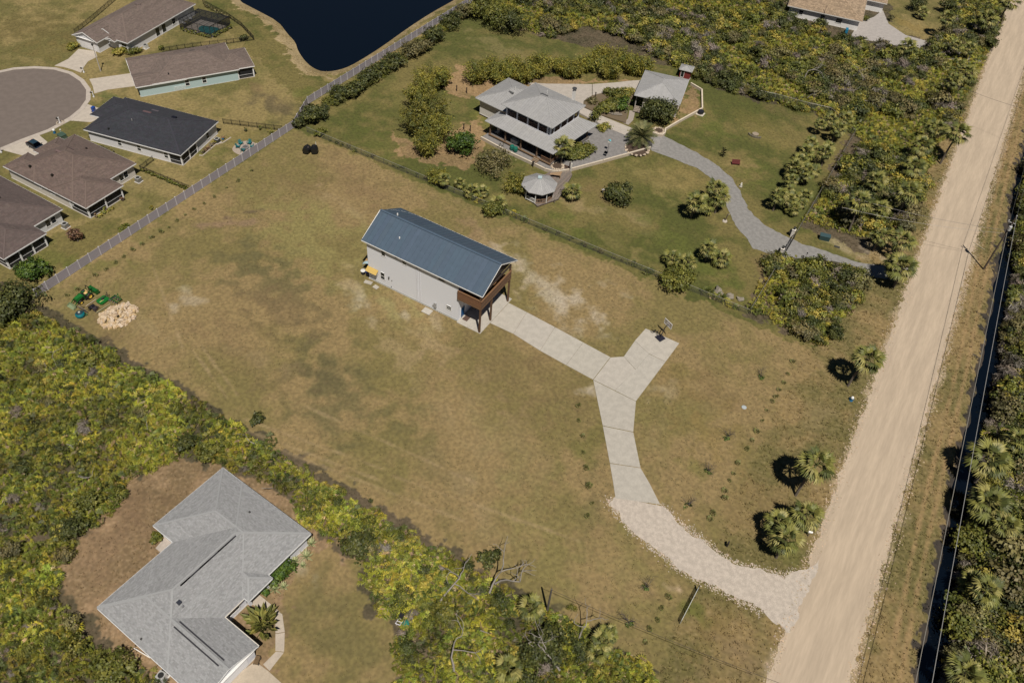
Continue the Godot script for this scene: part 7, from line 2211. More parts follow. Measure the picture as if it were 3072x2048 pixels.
	for r in 3:
		for p in row[r]:
			if y0 == null:
				y0 = thing("young_palmetto", gl[0], "young plant", v3(p), 0, gl[0])
				var b := MB.new()
				for k in 6: fan(b, Vector3.ZERO, Basis(Vector3.UP, k * 1.05 + rf(-0.2, 0.2)) * Basis(Vector3.BACK, rf(0.5, 1.2)), rf(0.6, 0.95), vary(Color(0.12, 0.12, 0.035), 0.3), 7, 0.5, 0.06)
				for k in 4: b.bar(Vector3(0, 0, 0), Vector3(rf(-0.3, 0.3), rf(0.6, 0.9), rf(-0.3, 0.3)), 0.03, 0.03)
				part("fronds", b, M.leaf, y0)
			else:
				dup(y0, v3(p), rf(0, TAU), gl[r], rf(0.6, 1.1)).set_meta("group", gl[r])
	# striped agaves and bird-of-paradise by the near house
	var ag: Array = [[Vector2(-49.07, -39.98), 0.75, "striped agave at the house corner, highest of the group"], [Vector2(-48.35, -38.11), 0.9, "largest striped agave beside the white wall"], [Vector2(-49.13, -36.71), 0.65, "striped agave touching the clipped bush"], [Vector2(-47.84, -36.80), 0.5, "small striped agave below the largest one"], [Vector2(-48.69, -32.17), 0.9, "largest striped agave by the front path"], [Vector2(-47.89, -33.06), 0.6, "striped agave right of the one by the front path"], [Vector2(-49.81, -32.05), 0.45, "small striped agave between the shrubs at the door"]]
	for e in ag:
		var o := thing("striped_agave", e[2], "agave", v3(e[0]))
		for i in 22:
			var b := MB.new()
			var a := i * 2.399
			var d := Vector3(cos(a), lerpf(2.2, 0.25, i / 22.0), sin(a)).normalized()
			var s := Vector3(-sin(a), 0, cos(a)) * 0.075
			var l: float = e[1] * rf(1.35, 1.7)
			b.col = Color(0.52, 0.50, 0.28)
			b.quad(-s, d * l * 0.5 - s * 1.3, d * l * 0.5 + s * 1.3, s)
			b.tri(d * l * 0.5 - s * 1.3, d * l, d * l * 0.5 + s * 1.3)
			b.col = Color(0.10, 0.15, 0.06)
			var up := Vector3(0, 0.01, 0)
			b.quad(-s * 0.5 + up, d * l * 0.5 - s * 0.6 + up, d * l * 0.5 + s * 0.6 + up, s * 0.5 + up)
			b.tri(d * l * 0.5 - s * 0.6 + up, d * l * 0.95 + up, d * l * 0.5 + s * 0.6 + up)
			part("leaf", b, M.leaf_thick, o)
	var bp := thing("bird_of_paradise", "big-leaved banana-like plant in the bed by the front walk", "plant", v3(Vector2(-46.37, -27.50)))
	for i in 52:
		var b := MB.new()
		var a := i * 2.399
		var t := i / 52.0
		var d := Vector3(cos(a), lerpf(2.6, 0.5, t), sin(a)).normalized()
		var s := Vector3(-sin(a), 0.15, cos(a)) * rf(0.28, 0.4)
		var foot := Vector3(cos(a * 1.7), 0, sin(a * 1.7)) * rf(0.1, 0.9)
		var l := rf(1.8, 2.9)
		var h := foot + d * l * 0.55
		b.col = vary([Color(0.11, 0.12, 0.028), Color(0.22, 0.20, 0.05), Color(0.15, 0.15, 0.035)][i % 3], 0.25)
		b.bar(foot, h, 0.045, 0.045)
		var m := h + d * l * 0.35
		var e := h + d * l * 0.62 + Vector3(cos(a), -0.5, sin(a)) * 0.35
		b.quad(h, m - s, e, m)
		b.quad(h, m, e, m + s)
		part("leaf", b, M.leaf, bp)

func hedge(pts: Array, w: float, h: float, kind: int, label: String) -> void:
	var b := MB.new()
	var o: Vector2 = pts[0]
	for i in pts.size() - 1:
		var n := int(pts[i].distance_to(pts[i + 1]) / 0.7) + 1
		for k in n:
			var p: Vector2 = pts[i].lerp(pts[i + 1], (k + 0.5) / n) - o
			leaves(b, v3(p, h * 0.5), Vector3(0.55, h * 0.5, w * 0.6) * rf(0.8, 1.15), 110, 0.2, GREENS[kind], 7)
	one("hedge", b, M.leaf, v3(o), 0, label, "hedge")

# ---------------------------------------------------------------- small things

func bit(o: Node3D, called: String, c: Color, m: Material, f: Callable, label := "") -> MeshInstance3D:
	var b := MB.new()
	b.col = c
	f.call(b)
	return part(called, b, m, o, label)

func wheel(o: Node3D, p: Vector3, r: float, w: float, rim_c: Color) -> void:
	var sd := 1.0 if p.x > 0 else -1.0
	var t := MB.new()
	t.col = Color(0.02, 0.02, 0.022)
	var prof := [Vector2(r * 0.55, -w / 2), Vector2(r * 0.93, -w / 2), Vector2(r, -w / 3), Vector2(r, w / 3), Vector2(r * 0.93, w / 2), Vector2(r * 0.55, w / 2)]
	ring_x(t, p, prof, 14)
	var wh := Node3D.new()
	wh.name = "wheel"
	o.add_child(wh, true)
	part("tyre", t, M.gloss, wh)
	var m := MB.new()
	m.col = rim_c
	ring_x(m, p, [Vector2(0.0, sd * w * 0.25), Vector2(r * 0.3, sd * w * 0.25), Vector2(r * 0.56, sd * w * 0.5)], 12)
	part("rim", m, M.gloss, wh)

func ring_x(b: MB, p: Vector3, prof: Array, n: int) -> void:   # lathe round the x axis; prof: Vector2(radius, x)
	for i in prof.size() - 1:
		for k in n:
			var a := TAU * k / n
			var e := TAU * (k + 1) / n
			var f := func(q: Vector2, t: float) -> Vector3: return p + Vector3(q.y, cos(t) * q.x, sin(t) * q.x)
			b.quad(f.call(prof[i], a), f.call(prof[i + 1], a), f.call(prof[i + 1], e), f.call(prof[i], e))

func rock(s: float, sd: int) -> ArrayMesh:
	rng.seed = sd
	var sp := SphereMesh.new()
	sp.radial_segments = 7
	sp.rings = 4
	sp.radius = 0.5
	sp.height = 0.85
	var a := sp.surface_get_arrays(0)
	var v: PackedVector3Array = a[Mesh.ARRAY_VERTEX]
	var ix: PackedInt32Array = a[Mesh.ARRAY_INDEX]
	var n := FastNoiseLite.new()
	n.seed = sd
	n.frequency = 0.9
	var b := MB.new()
	b.col = Color.WHITE
	var q := []
	for p in v: q.append(p * s * (1.0 + n.get_noise_3d(p.x * 2, p.y * 2, p.z * 2) * 1.1) * Vector3(1.25, 0.9, 0.9))
	for i in range(0, ix.size(), 3): b.tri(q[ix[i]], q[ix[i + 1]], q[ix[i + 2]])
	return b.done()

func build_props() -> void:
	rng.seed = 99
	tractor_yard()
	tract_props()
	lot_props()
	neighbour_props()

func tractor_yard() -> void:
	var green := Color(0.012, 0.105, 0.022)
	var yel := Color(0.62, 0.42, 0.06)
	# tractor: faces -z locally, loader bucket in front, box at the back
	var pf: Vector2 = Vector2(-112.94, -53.10)
	var pb: Vector2 = Vector2(-112.89, -57.72)
	var d := (pf - pb).normalized()
	var o := thing("tractor", "green tractor with yellow seat and front loader parked by the fence", "tractor", v3((Vector2(-112.08, -54.31) + Vector2(-112.01, -56.21)) * 0.5 - Vector2(d.y, -d.x) * 0.75), atan2(-d.x, -d.y))
	bit(o, "hood", Color(0.016, 0.15, 0.028), M.gloss, func(b: MB) -> void:
		b.b2(-0.36, 0.75, -1.55, 0.36, 1.25, -0.2)
		b.box(Vector3(0, 1.28, -0.85), Vector3(0.6, 0.08, 1.2)))
	bit(o, "chassis", Color(0.02, 0.025, 0.02), M.gloss, func(b: MB) -> void:
		b.b2(-0.28, 0.4, -1.6, 0.28, 0.76, 1.0)
		b.b2(-0.7, 0.42, -0.25, 0.7, 0.5, 0.35)
		b.bar(Vector3(-0.6, 0.38, -1.15), Vector3(0.6, 0.38, -1.15), 0.14, 0.14))
	for s in [-1.0, 1.0]:
		bit(o, "fender", green, M.gloss, func(b: MB) -> void:
			b.box(Vector3(s * 0.62, 1.12, 0.62), Vector3(0.42, 0.08, 0.9))
			b.box(Vector3(s * 0.44, 0.85, 0.62), Vector3(0.06, 0.55, 0.8)))
		wheel(o, Vector3(s * 0.72, 0.62, 0.65), 0.62, 0.42, yel)
		wheel(o, Vector3(s * 0.62, 0.42, -1.15), 0.42, 0.30, yel)
		bit(o, "loader_arm", green, M.gloss, func(b: MB) -> void:
			b.bar(Vector3(s * 0.5, 1.25, -0.25), Vector3(s * 0.52, 0.95, -1.5), 0.1, 0.16)
			b.bar(Vector3(s * 0.52, 0.95, -1.5), Vector3(s * 0.52, 0.35, -2.3), 0.1, 0.14)
			b.bar(Vector3(s * 0.5, 0.5, -0.25), Vector3(s * 0.5, 1.3, -0.25), 0.12, 0.14))
	bit(o, "seat", Color(0.66, 0.46, 0.20), M.gloss, func(b: MB) -> void:
		b.b2(-0.27, 0.95, 0.25, 0.27, 1.08, 0.75)
		b.b2(-0.27, 1.08, 0.72, 0.27, 1.5, 0.84))
	bit(o, "steering_wheel", Color(0.02, 0.02, 0.02), M.gloss, func(b: MB) -> void:
		b.bar(Vector3(0, 1.1, -0.1), Vector3(0, 1.4, 0.0), 0.05, 0.05)
		b.lathe(Vector3(0, 1.4, 0.02), [Vector2(0.17, -0.02), Vector2(0.21, 0.0), Vector2(0.17, 0.02)], 9))
	bit(o, "roll_bar", Color(0.02, 0.022, 0.02), M.gloss, func(b: MB) -> void:
		for s in [-1.0, 1.0]: b.bar(Vector3(s * 0.42, 0.7, 1.05), Vector3(s * 0.40, 2.15, 1.15), 0.08, 0.08)
		b.bar(Vector3(-0.42, 2.15, 1.15), Vector3(0.42, 2.15, 1.15), 0.08, 0.08))
	bit(o, "bucket", Color(0.23, 0.28, 0.17), M.gloss, func(b: MB) -> void:
		b.quad(Vector3(-0.85, 0.06, -2.95), Vector3(0.85, 0.06, -2.95), Vector3(0.85, 0.06, -2.35), Vector3(-0.85, 0.06, -2.35))
		b.quad(Vector3(-0.85, 0.06, -2.35), Vector3(0.85, 0.06, -2.35), Vector3(0.85, 0.62, -2.25), Vector3(-0.85, 0.62, -2.25))
		for s in [-0.85, 0.85]: b.quad(Vector3(s, 0.06, -2.95), Vector3(s, 0.06, -2.35), Vector3(s, 0.62, -2.25), Vector3(s, 0.3, -2.9)))
	bit(o, "rear_implement", green, M.gloss, func(b: MB) -> void:
		b.b2(-0.95, 0.35, 1.75, 0.95, 0.95, 2.35)
		b.bar(Vector3(-0.3, 0.7, 1.1), Vector3(-0.3, 0.6, 1.8), 0.08, 0.1)
		b.bar(Vector3(0.3, 0.7, 1.1), Vector3(0.3, 0.6, 1.8), 0.08, 0.1)
		b.b2(-0.98, 0.25, 1.7, -0.9, 1.0, 2.42)
		b.b2(0.9, 0.25, 1.7, 0.98, 1.0, 2.42)
		b.bar(Vector3(0, 0.9, 1.2), Vector3(0, 1.35, 1.9), 0.09, 0.09))
	# rotary cutter
	var turn := atan2(-d.x, -d.y)
	o = thing("rotary_cutter", "bright green mower deck lying behind the tractor", "mower", v3(Vector2(-109.80, -56.64)), turn)
	bit(o, "deck", Color(0.012, 0.15, 0.03), M.gloss, func(b: MB) -> void:
		var p := PackedVector2Array([Vector2(-0.75, -0.7), Vector2(-0.45, -0.95), Vector2(0.45, -0.95), Vector2(0.75, -0.7), Vector2(0.75, 0.75), Vector2(0.45, 0.95), Vector2(-0.45, 0.95), Vector2(-0.75, 0.75)])
		b.prism(p, 0.18, 0.42)
		for x in [-0.5, 0.5]: b.bar(Vector3(x, 0.46, -0.85), Vector3(x, 0.46, 0.85), 0.08, 0.08))
	bit(o, "gearbox", Color(0.04, 0.05, 0.045), M.gloss, func(b: MB) -> void:
		b.box(Vector3(0, 0.6, 0), Vector3(0.3, 0.35, 0.35))
		b.bar(Vector3(0, 0.62, 0), Vector3(0, 0.8, 1.1), 0.09, 0.09))
	bit(o, "hitch", Color(0.03, 0.03, 0.03), M.gloss, func(b: MB) -> void:
		b.bar(Vector3(-0.35, 0.4, 0.9), Vector3(0, 1.3, 1.2), 0.08, 0.08)
		b.bar(Vector3(0.35, 0.4, 0.9), Vector3(0, 1.3, 1.2), 0.08, 0.08))
	bit(o, "warning_stripe", Color(0.55, 0.5, 0.2), M.gloss, func(b: MB) -> void: b.box(Vector3(-0.15, 0.435, -0.3), Vector3(0.14, 0.02, 0.8)))
	o = thing("disc_harrow", "green implement frame with grey tines at the yard's right end", "implement", v3(Vector2(-108.05, -57.98)), turn)
	bit(o, "frame", Color(0.02, 0.11, 0.025), M.gloss, func(b: MB) -> void:
		for z in [-0.5, 0.5]: b.bar(Vector3(-0.9, 0.55, z), Vector3(0.9, 0.55, z), 0.1, 0.1)
		for x in [-0.8, 0.0, 0.8]: b.bar(Vector3(x, 0.55, -0.6), Vector3(x, 0.55, 0.6), 0.1, 0.1)
		b.bar(Vector3(-0.3, 0.55, 0.5), Vector3(0, 1.3, 0.7), 0.08, 0.08)
		b.bar(Vector3(0.3, 0.55, 0.5), Vector3(0, 1.3, 0.7), 0.08, 0.08))
	for i in 8: bit(o, "tine", Color(0.16, 0.16, 0.15), M.gloss, func(b: MB) -> void: b.bar(Vector3(-0.85 + i * 0.24, 0.55, -0.45 + (i % 2) * 0.9), Vector3(-0.85 + i * 0.24, 0.05, -0.75 + (i % 2) * 0.9), 0.06, 0.12))
	bit(o, "crumbler", Color(0.10, 0.10, 0.10), M.gloss, func(b: MB) -> void: b.tube([Vector3(0.95, 0.2, -0.8), Vector3(0.95, 0.2, 0.8)], [0.18, 0.18], 8))
	# grader box with a grey blade, black roller and pipes
	o = thing("box_blade", "grey steel blade standing upright beside the black roller", "implement", v3(Vector2(-110.28, -53.02)), turn + 0.1)
	bit(o, "blade", Color(0.22, 0.19, 0.19), M.gloss, func(b: MB) -> void: b.box(Vector3(0, 0.62, 0), Vector3(1.75, 1.25, 0.06), Basis(Vector3.RIGHT, -0.25)))
	for x in [-0.7, 0.7]: bit(o, "brace", Color(0.04, 0.04, 0.04), M.gloss, func(b: MB) -> void: b.bar(Vector3(x, 0.05, 0.9), Vector3(x, 0.9, 0.15), 0.08, 0.08))
	o = thing("black_roller", "black roller and linkage lying between blade and stone pile", "implement", v3(Vector2(-109.25, -54.46)), turn)
	bit(o, "drum", Color(0.014, 0.014, 0.018), M.gloss, func(b: MB) -> void: b.tube([Vector3(0.75, 0.3, -0.55), Vector3(0.75, 0.3, 0.5)], [0.34, 0.34], 11))
	bit(o, "linkage", Color(0.05, 0.04, 0.045), M.gloss, func(b: MB) -> void:
		b.box(Vector3(-0.15, 0.3, 0.0), Vector3(0.6, 0.5, 0.7))
		b.bar(Vector3(-0.8, 0.2, -0.4), Vector3(0.6, 0.6, -0.2), 0.1, 0.1)
		b.bar(Vector3(-0.6, 0.6, 0.5), Vector3(0.5, 0.4, 0.4), 0.1, 0.1)
		b.bar(Vector3(-0.4, 0.3, 0.3), Vector3(-0.5, 1.0, 0.1), 0.08, 0.08))
	for e in [[Vector2(-110.92, -54.02), Vector2(-111.10, -56.29), "long pale pipe leaning from the blade toward the mower deck", Color(0.5, 0.42, 0.35)], [Vector2(-108.25, -53.96), Vector2(-108.25, -56.86), "greenish pipe on the ground in front of the black roller", Color(0.33, 0.33, 0.22)], [Vector2(-109.02, -57.31), Vector2(-108.99, -58.01), "short white pipe beside the implement frame", Color(0.7, 0.7, 0.68)]]:
		var a: Vector3 = v3(e[0], 0.25)
		var q := MB.new()
		q.col = e[3]
		q.tube([Vector3.ZERO, v3(e[1], 0.1) - a], [0.055, 0.055], 6)
		one("pipe", q, M.paint, a, 0, e[2], "pipe")
	o = thing("spreader_hopper", "teal round spreader hopper next to the grey blade", "spreader", v3(Vector2(-109.93, -52.07)), turn)
	bit(o, "hopper", Color(0.006, 0.155, 0.19), M.gloss, func(b: MB) -> void: b.lathe(Vector3.ZERO, [Vector2(0.55, 0.12), Vector2(0.78, 0.3), Vector2(0.78, 0.62), Vector2(0.6, 0.85)], 14))
	bit(o, "lid", Color(0.02, 0.05, 0.07), M.gloss, func(b: MB) -> void: b.lathe(Vector3.ZERO, [Vector2(0.6, 0.85), Vector2(0.35, 0.95), Vector2(0, 0.97)], 14))
	bit(o, "cap", Color(0.5, 0.48, 0.40), M.gloss, func(b: MB) -> void: b.lathe(Vector3(0, 0.97, 0), [Vector2(0.2, 0), Vector2(0.18, 0.08), Vector2(0, 0.09)], 9))
	bit(o, "frame", Color(0.05, 0.10, 0.04), M.gloss, func(b: MB) -> void: b.b2(-0.7, 0.0, 0.45, 0.7, 0.14, 0.95))
	# the pile of pale limestone
	var pile := thing("stone_pile", "heap of pale tan limestone rocks on the bare corner", "stone pile", v3(Vector2(-104.84, -55.61)))
	var meshes := []
	for i in 7: meshes.append(rock(1.0, 40 + i))
	rng.seed = 5
	var tones := []
	for c in [Color(0.56, 0.43, 0.29), Color(0.62, 0.50, 0.36), Color(0.50, 0.38, 0.27), Color(0.60, 0.44, 0.25), Color(0.64, 0.53, 0.42)]: tones.append(mat(c, 0.92, M.stone.albedo_texture, 0.9))
	var ax: Vector2 = (Vector2(-103.56, -58.91) - Vector2(-106.71, -53.48)) * 0.5
	var ay: Vector2 = (Vector2(-102.49, -54.06) - Vector2(-106.66, -57.11)) * 0.5
	for i in 235:
		var a := rf(0, TAU)
		var rr := sqrt(rng.randf()) * 1.03
		var p := ax * cos(a) * rr + ay * sin(a) * rr
		var m := MeshInstance3D.new()
		m.name = "rock"
		m.mesh = meshes[i % 7]
		m.material_override = tones[rng.randi() % 5]
		pile.add_child(m, true)
		var s := rf(0.35, 0.85)
		m.transform = Transform3D(Basis.from_euler(Vector3(rf(0, 6), rf(0, 6), rf(0, 6))).scaled(Vector3.ONE * s), v3(p, 0.1 + (1.0 - rr) * rf(0.2, 1.15)))

func tract_props() -> void:
	# car on the drive
	var p: Vector2 = Vector2(-156.77, -79.94)
	var dir: Vector2 = (Vector2(-155.02, -79.59) - Vector2(-158.75, -79.73)).normalized()
	var o := thing("parked_car", "dark blue hatchback parked on the brown roof house's drive", "car", v3(p, 0.06), atan2(-dir.x, -dir.y))
	var navy := Color(0.012, 0.02, 0.036)
	bit(o, "body", navy, M.gloss, func(b: MB) -> void:
		var prof := [Vector2(-2.2, 0.35), Vector2(-2.25, 0.6), Vector2(-2.0, 0.82), Vector2(-1.2, 0.95), Vector2(1.7, 1.0), Vector2(2.1, 0.9), Vector2(2.2, 0.6), Vector2(2.15, 0.35)]
		for i in prof.size() - 1:
			var q: Vector2 = prof[i]
			var e: Vector2 = prof[i + 1]
			b.quad(Vector3(-0.86, q.y, q.x), Vector3(-0.86, e.y, e.x), Vector3(0.86, e.y, e.x), Vector3(0.86, q.y, q.x))
			for s in [-0.86, 0.86]: b.quad(Vector3(s, 0.3, q.x), Vector3(s, q.y, q.x), Vector3(s, e.y, e.x), Vector3(s, 0.3, e.x)))
	bit(o, "roof", Color(0.02, 0.045, 0.07), M.gloss, func(b: MB) -> void: b.b2(-0.6, 1.40, -0.35, 0.6, 1.47, 1.2))
	bit(o, "windscreen", Color(0.01, 0.012, 0.016), M.glass, func(b: MB) -> void: b.quad(Vector3(-0.78, 0.95, -1.1), Vector3(0.78, 0.95, -1.1), Vector3(0.6, 1.43, -0.35), Vector3(-0.6, 1.43, -0.35)))
	bit(o, "rear_window", Color(0.01, 0.012, 0.016), M.glass, func(b: MB) -> void: b.quad(Vector3(-0.76, 1.0, 1.85), Vector3(0.76, 1.0, 1.85), Vector3(0.6, 1.43, 1.2), Vector3(-0.6, 1.43, 1.2)))
	for s in [-1.0, 1.0]:
		bit(o, "side_window", Color(0.01, 0.012, 0.016), M.glass, func(b: MB) -> void: b.quad(Vector3(s * 0.82, 0.97, -1.05), Vector3(s * 0.8, 1.0, 1.8), Vector3(s * 0.61, 1.42, 1.2), Vector3(s * 0.61, 1.42, -0.35)))
		bit(o, "headlight", Color(0.6, 0.6, 0.6), M.gloss, func(b: MB) -> void: b.box(Vector3(s * 0.62, 0.72, -2.12), Vector3(0.35, 0.14, 0.14)))
		bit(o, "tail_light", Color(0.25, 0.01, 0.01), M.gloss, func(b: MB) -> void: b.box(Vector3(s * 0.66, 0.85, 2.1), Vector3(0.3, 0.18, 0.12)))
		bit(o, "mirror", navy, M.gloss, func(b: MB) -> void: b.box(Vector3(s * 0.98, 1.0, -0.75), Vector3(0.18, 0.13, 0.12)))
		for z in [-1.35, 1.35]: wheel(o, Vector3(s * 0.80, 0.33, z), 0.33, 0.22, Color(0.62, 0.62, 0.62))
	# street lamp, mailboxes, bin, transformer box, hydrants
	o = thing("street_lamp", "tall grey concrete street lamp on the grass by the cul-de-sac", "street lamp", v3(Vector2(-171.38, -108.66)), 0.4)
	bit(o, "pole", Color(0.42, 0.39, 0.36), M.paint, func(b: MB) -> void: b.tube([Vector3.ZERO, Vector3(0, 6.4, 0)], [0.14, 0.08], 8))
	bit(o, "lamp_head", Color(0.06, 0.06, 0.06), M.gloss, func(b: MB) -> void: b.lathe(Vector3(0, 6.35, 0), [Vector2(0.1, 0), Vector2(0.28, 0.25), Vector2(0.24, 0.5), Vector2(0, 0.62)], 8))
	for i in 4:
		o = thing("mailbox", ["white mailbox post at the drive of the pool house", "white mailbox post at the pale blue house's drive", "white mailbox post in a stone ring before the navy roof house", "white mailbox post at the picture's left edge"][i], "mailbox", v3([Vector2(-173.82, -105.97), Vector2(-163.62, -100.16), Vector2(-160.78, -88.87), Vector2(-161.07, -74.77)][i]), 0.5)
		bit(o, "post", Color(0.72, 0.72, 0.74), M.paint, func(b: MB) -> void:
			b.b2(-0.09, 0, -0.09, 0.09, 1.45, 0.09)
			b.b2(-0.16, 0, -0.16, 0.16, 0.25, 0.16))
		bit(o, "box", Color(0.02, 0.02, 0.02), M.gloss, func(b: MB) -> void: b.b2(-0.55, 1.0, -0.11, -0.03, 1.25, 0.11))
	for i in 9:
		var a := TAU * i / 9
		if i == 0: o = thing("stone_ring", "ring of pale edging stones round the mailbox post", "edging", v3(Vector2(-160.72, -88.91)))
		bit(o, "stone", Color(0.45, 0.38, 0.30), M.stone, func(b: MB) -> void: b.box(Vector3(cos(a) * 0.75, 0.07, sin(a) * 0.75), Vector3(0.25, 0.14, 0.45), Basis(Vector3.UP, -a)))
	o = thing("wheelie_bin", "blue wheeled rubbish bin on the navy roof house's drive", "bin", v3(Vector2(-158.73, -96.12), 0.06), 0.3)
	bit(o, "bin_body", Color(0.01, 0.05, 0.26), M.gloss, func(b: MB) -> void: b.b2(-0.3, 0.06, -0.36, 0.3, 1.05, 0.36))
	bit(o, "lid", Color(0.012, 0.06, 0.30), M.gloss, func(b: MB) -> void: b.b2(-0.33, 1.05, -0.4, 0.33, 1.12, 0.4))
	for s in [-0.3, 0.3]: bit(o, "wheel", Color(0.02, 0.02, 0.02), M.gloss, func(b: MB) -> void: ring_x(b, Vector3(s, 0.13, 0.33), [Vector2(0.0, -0.04), Vector2(0.13, -0.04), Vector2(0.13, 0.04), Vector2(0, 0.04)], 9))
	o = thing("utility_box", "green utility box on a concrete pad above the brown roof", "utility box", v3(Vector2(-155.64, -85.41)), -0.1)
	bit(o, "cabinet", Color(0.06, 0.10, 0.075), M.gloss, func(b: MB) -> void:
		b.b2(-0.75, 0.1, -0.65, 0.75, 0.95, 0.65)
		b.b2(-0.79, 0.95, -0.69, 0.79, 1.03, 0.69))
	bit(o, "pad", Color(0.55, 0.48, 0.40), M.concrete, func(b: MB) -> void: b.b2(-1.0, 0, -0.9, 1.1, 0.1, 1.1))
	for i in 2:
		o = thing("fire_hydrant", ["blue hydrant with white top beside the cul-de-sac", "blue hydrant with white top on the verge of the sand road"][i], "hydrant", v3([Vector2(-158.54, -85.67), Vector2(7.94, -109.60)][i]))
		bit(o, "barrel", Color(0.02, 0.13, 0.27), M.gloss, func(b: MB) -> void: b.lathe(Vector3.ZERO, [Vector2(0.3, 0), Vector2(0.3, 0.12), Vector2(0.2, 0.14), Vector2(0.2, 0.7)], 9))
		bit(o, "bonnet", Color(0.8, 0.82, 0.82), M.gloss, func(b: MB) -> void: b.lathe(Vector3(0, 0.7, 0), [Vector2(0.26, 0), Vector2(0.26, 0.1), Vector2(0.18, 0.28), Vector2(0.05, 0.34), Vector2(0, 0.4)], 9))
		for s in [-1.0, 1.0]: bit(o, "outlet", Color(0.02, 0.13, 0.27), M.gloss, func(b: MB) -> void: ring_x(b, Vector3(s * 0.26, 0.5, 0), [Vector2(0.1, -0.1), Vector2(0.1, 0.1), Vector2(0, 0.1)], 7))
	o = thing("marker_post", "thin white marker post beside the green utility box", "post", v3(Vector2(-157.21, -86.36)))
	bit(o, "shaft", Color(0.35, 0.5, 0.45), M.paint, func(b: MB) -> void: b.b2(-0.06, 0, -0.06, 0.06, 0.9, 0.06))
	bit(o, "cap", Color(0.75, 0.72, 0.68), M.paint, func(b: MB) -> void: b.b2(-0.12, 0.9, -0.12, 0.12, 1.1, 0.12))
	# air conditioners
	var ac := [[Vector2(-131.46, -84.03), "air conditioner outside the brown roof house by its double window"], [Vector2(-131.12, -66.27), "air conditioner on a white pad at the lower brown bungalow"], [Vector2(-52.03, -16.08), "white air conditioner beside the grey-roofed house"], [Vector2(-171.68, -122.51), "white air conditioner at the pool house side wall"], [Vector2(-129.06, -103.29), "dark air conditioner behind the navy roof house"]]
	for e in ac:
		o = thing("air_conditioner", e[1], "air conditioner", v3(e[0]), 0.1)
		var c := Color(0.60, 0.60, 0.60) if "white air" in e[1] else (Color(0.04, 0.045, 0.045) if "dark air" in e[1] else Color(0.20, 0.20, 0.20))
		bit(o, "casing", c, M.gloss, func(b: MB) -> void: b.b2(-0.48, 0.08, -0.48, 0.48, 0.95, 0.48))
		bit(o, "top_panel", Color(0.38, 0.38, 0.38), M.gloss, func(b: MB) -> void: b.b2(-0.5, 0.95, -0.5, 0.5, 0.99, 0.5))
		bit(o, "fan_grille", Color(0.03, 0.03, 0.03), M.gloss, func(b: MB) -> void: b.lathe(Vector3(0, 0.992, 0), [Vector2(0.38, 0), Vector2(0.36, 0.025), Vector2(0, 0.03)], 12))
		bit(o, "pad", Color(0.5, 0.48, 0.46), M.concrete, func(b: MB) -> void: b.b2(-0.65, 0, -0.65, 0.65, 0.08, 0.65))
	# fire-pit circle with five garden chairs
	var pc: Vector2 = Vector2(-122.76, -105.17)
	slab(self, "paver_circle", round_poly(PackedVector2Array([pc + Vector2(2.6, 2.6), pc + Vector2(-2.6, 2.6), pc + Vector2(-2.6, -2.6), pc + Vector2(2.6, -2.6)]), 3), -0.05, 0.05, Color(0.40, 0.33, 0.28), M.stone)
	o = thing("fire_pit", "round grey stone fire pit in the ring of teal chairs", "fire pit", v3(pc, 0.05))
	for i in 11:
		var a := TAU * i / 11
		bit(o, "stone", vary(Color(0.24, 0.23, 0.23), 0.2), M.stone, func(b: MB) -> void: b.box(Vector3(cos(a) * 0.6, 0.2, sin(a) * 0.6), Vector3(0.26, 0.4, 0.34), Basis(Vector3.UP, -a)))
	bit(o, "ash_bed", Color(0.10, 0.10, 0.10), M.stone, func(b: MB) -> void: b.lathe(Vector3(0, 0.1, 0), [Vector2(0.5, 0), Vector2(0, 0.04)], 11))
	var cl: Array = [[Vector2(-124.58, -105.62), "teal garden chair at the fire pit, upper left"], [Vector2(-123.18, -106.77), "teal garden chair at the fire pit, upper right"], [Vector2(-124.15, -104.34), "teal garden chair at the fire pit, far left"], [Vector2(-122.34, -103.90), "teal garden chair at the fire pit, nearest the fence"], [Vector2(-121.77, -106.11), "teal garden chair at the fire pit, far right"]]
	for e in cl:
		var dd: Vector2 = pc - e[0]
		o = thing("garden_chair", e[1], "chair", v3(e[0], 0.05), atan2(dd.x, dd.y), "garden chairs round the fire pit")
		var teal := Color(0.015, 0.15, 0.17)
		bit(o, "seat", teal, M.gloss, func(b: MB) -> void: b.box(Vector3(0, 0.36, 0.1), Vector3(0.55, 0.05, 0.6), Basis(Vector3.RIGHT, -0.15)))
		for k in 5: bit(o, "slat", teal, M.gloss, func(b: MB) -> void: b.bar(Vector3((k - 2) * 0.12, 0.32, -0.18), Vector3((k - 2) * 0.15, 1.05 - 0.05 * absf(k - 2.0), -0.5), 0.1, 0.03))
		for s in [-1.0, 1.0]:
			bit(o, "armrest", teal, M.gloss, func(b: MB) -> void: b.box(Vector3(s * 0.38, 0.58, 0.05), Vector3(0.14, 0.03, 0.75)))
			bit(o, "leg", teal, M.gloss, func(b: MB) -> void: b.box(Vector3(s * 0.36, 0.28, 0.36), Vector3(0.1, 0.56, 0.05)))
			bit(o, "leg", teal, M.gloss, func(b: MB) -> void: b.bar(Vector3(s * 0.3, 0.4, -0.1), Vector3(s * 0.3, 0, -0.5), 0.05, 0.1))
	# potted plants and border behind the navy roof house
	var bd := MB.new()
	bd.col = Color(0.50, 0.44, 0.38)
	var path: Array = [Vector2(-128.56, -97.53), Vector2(-127.89, -97.83), Vector2(-128.70, -102.55), Vector2(-127.97, -103.81), Vector2(-128.05, -106.29)]
	for i in path.size() - 1: bd.bar(v3(path[i] - path[0], 0.08), v3(path[i + 1] - path[0], 0.08), 0.2, 0.16)
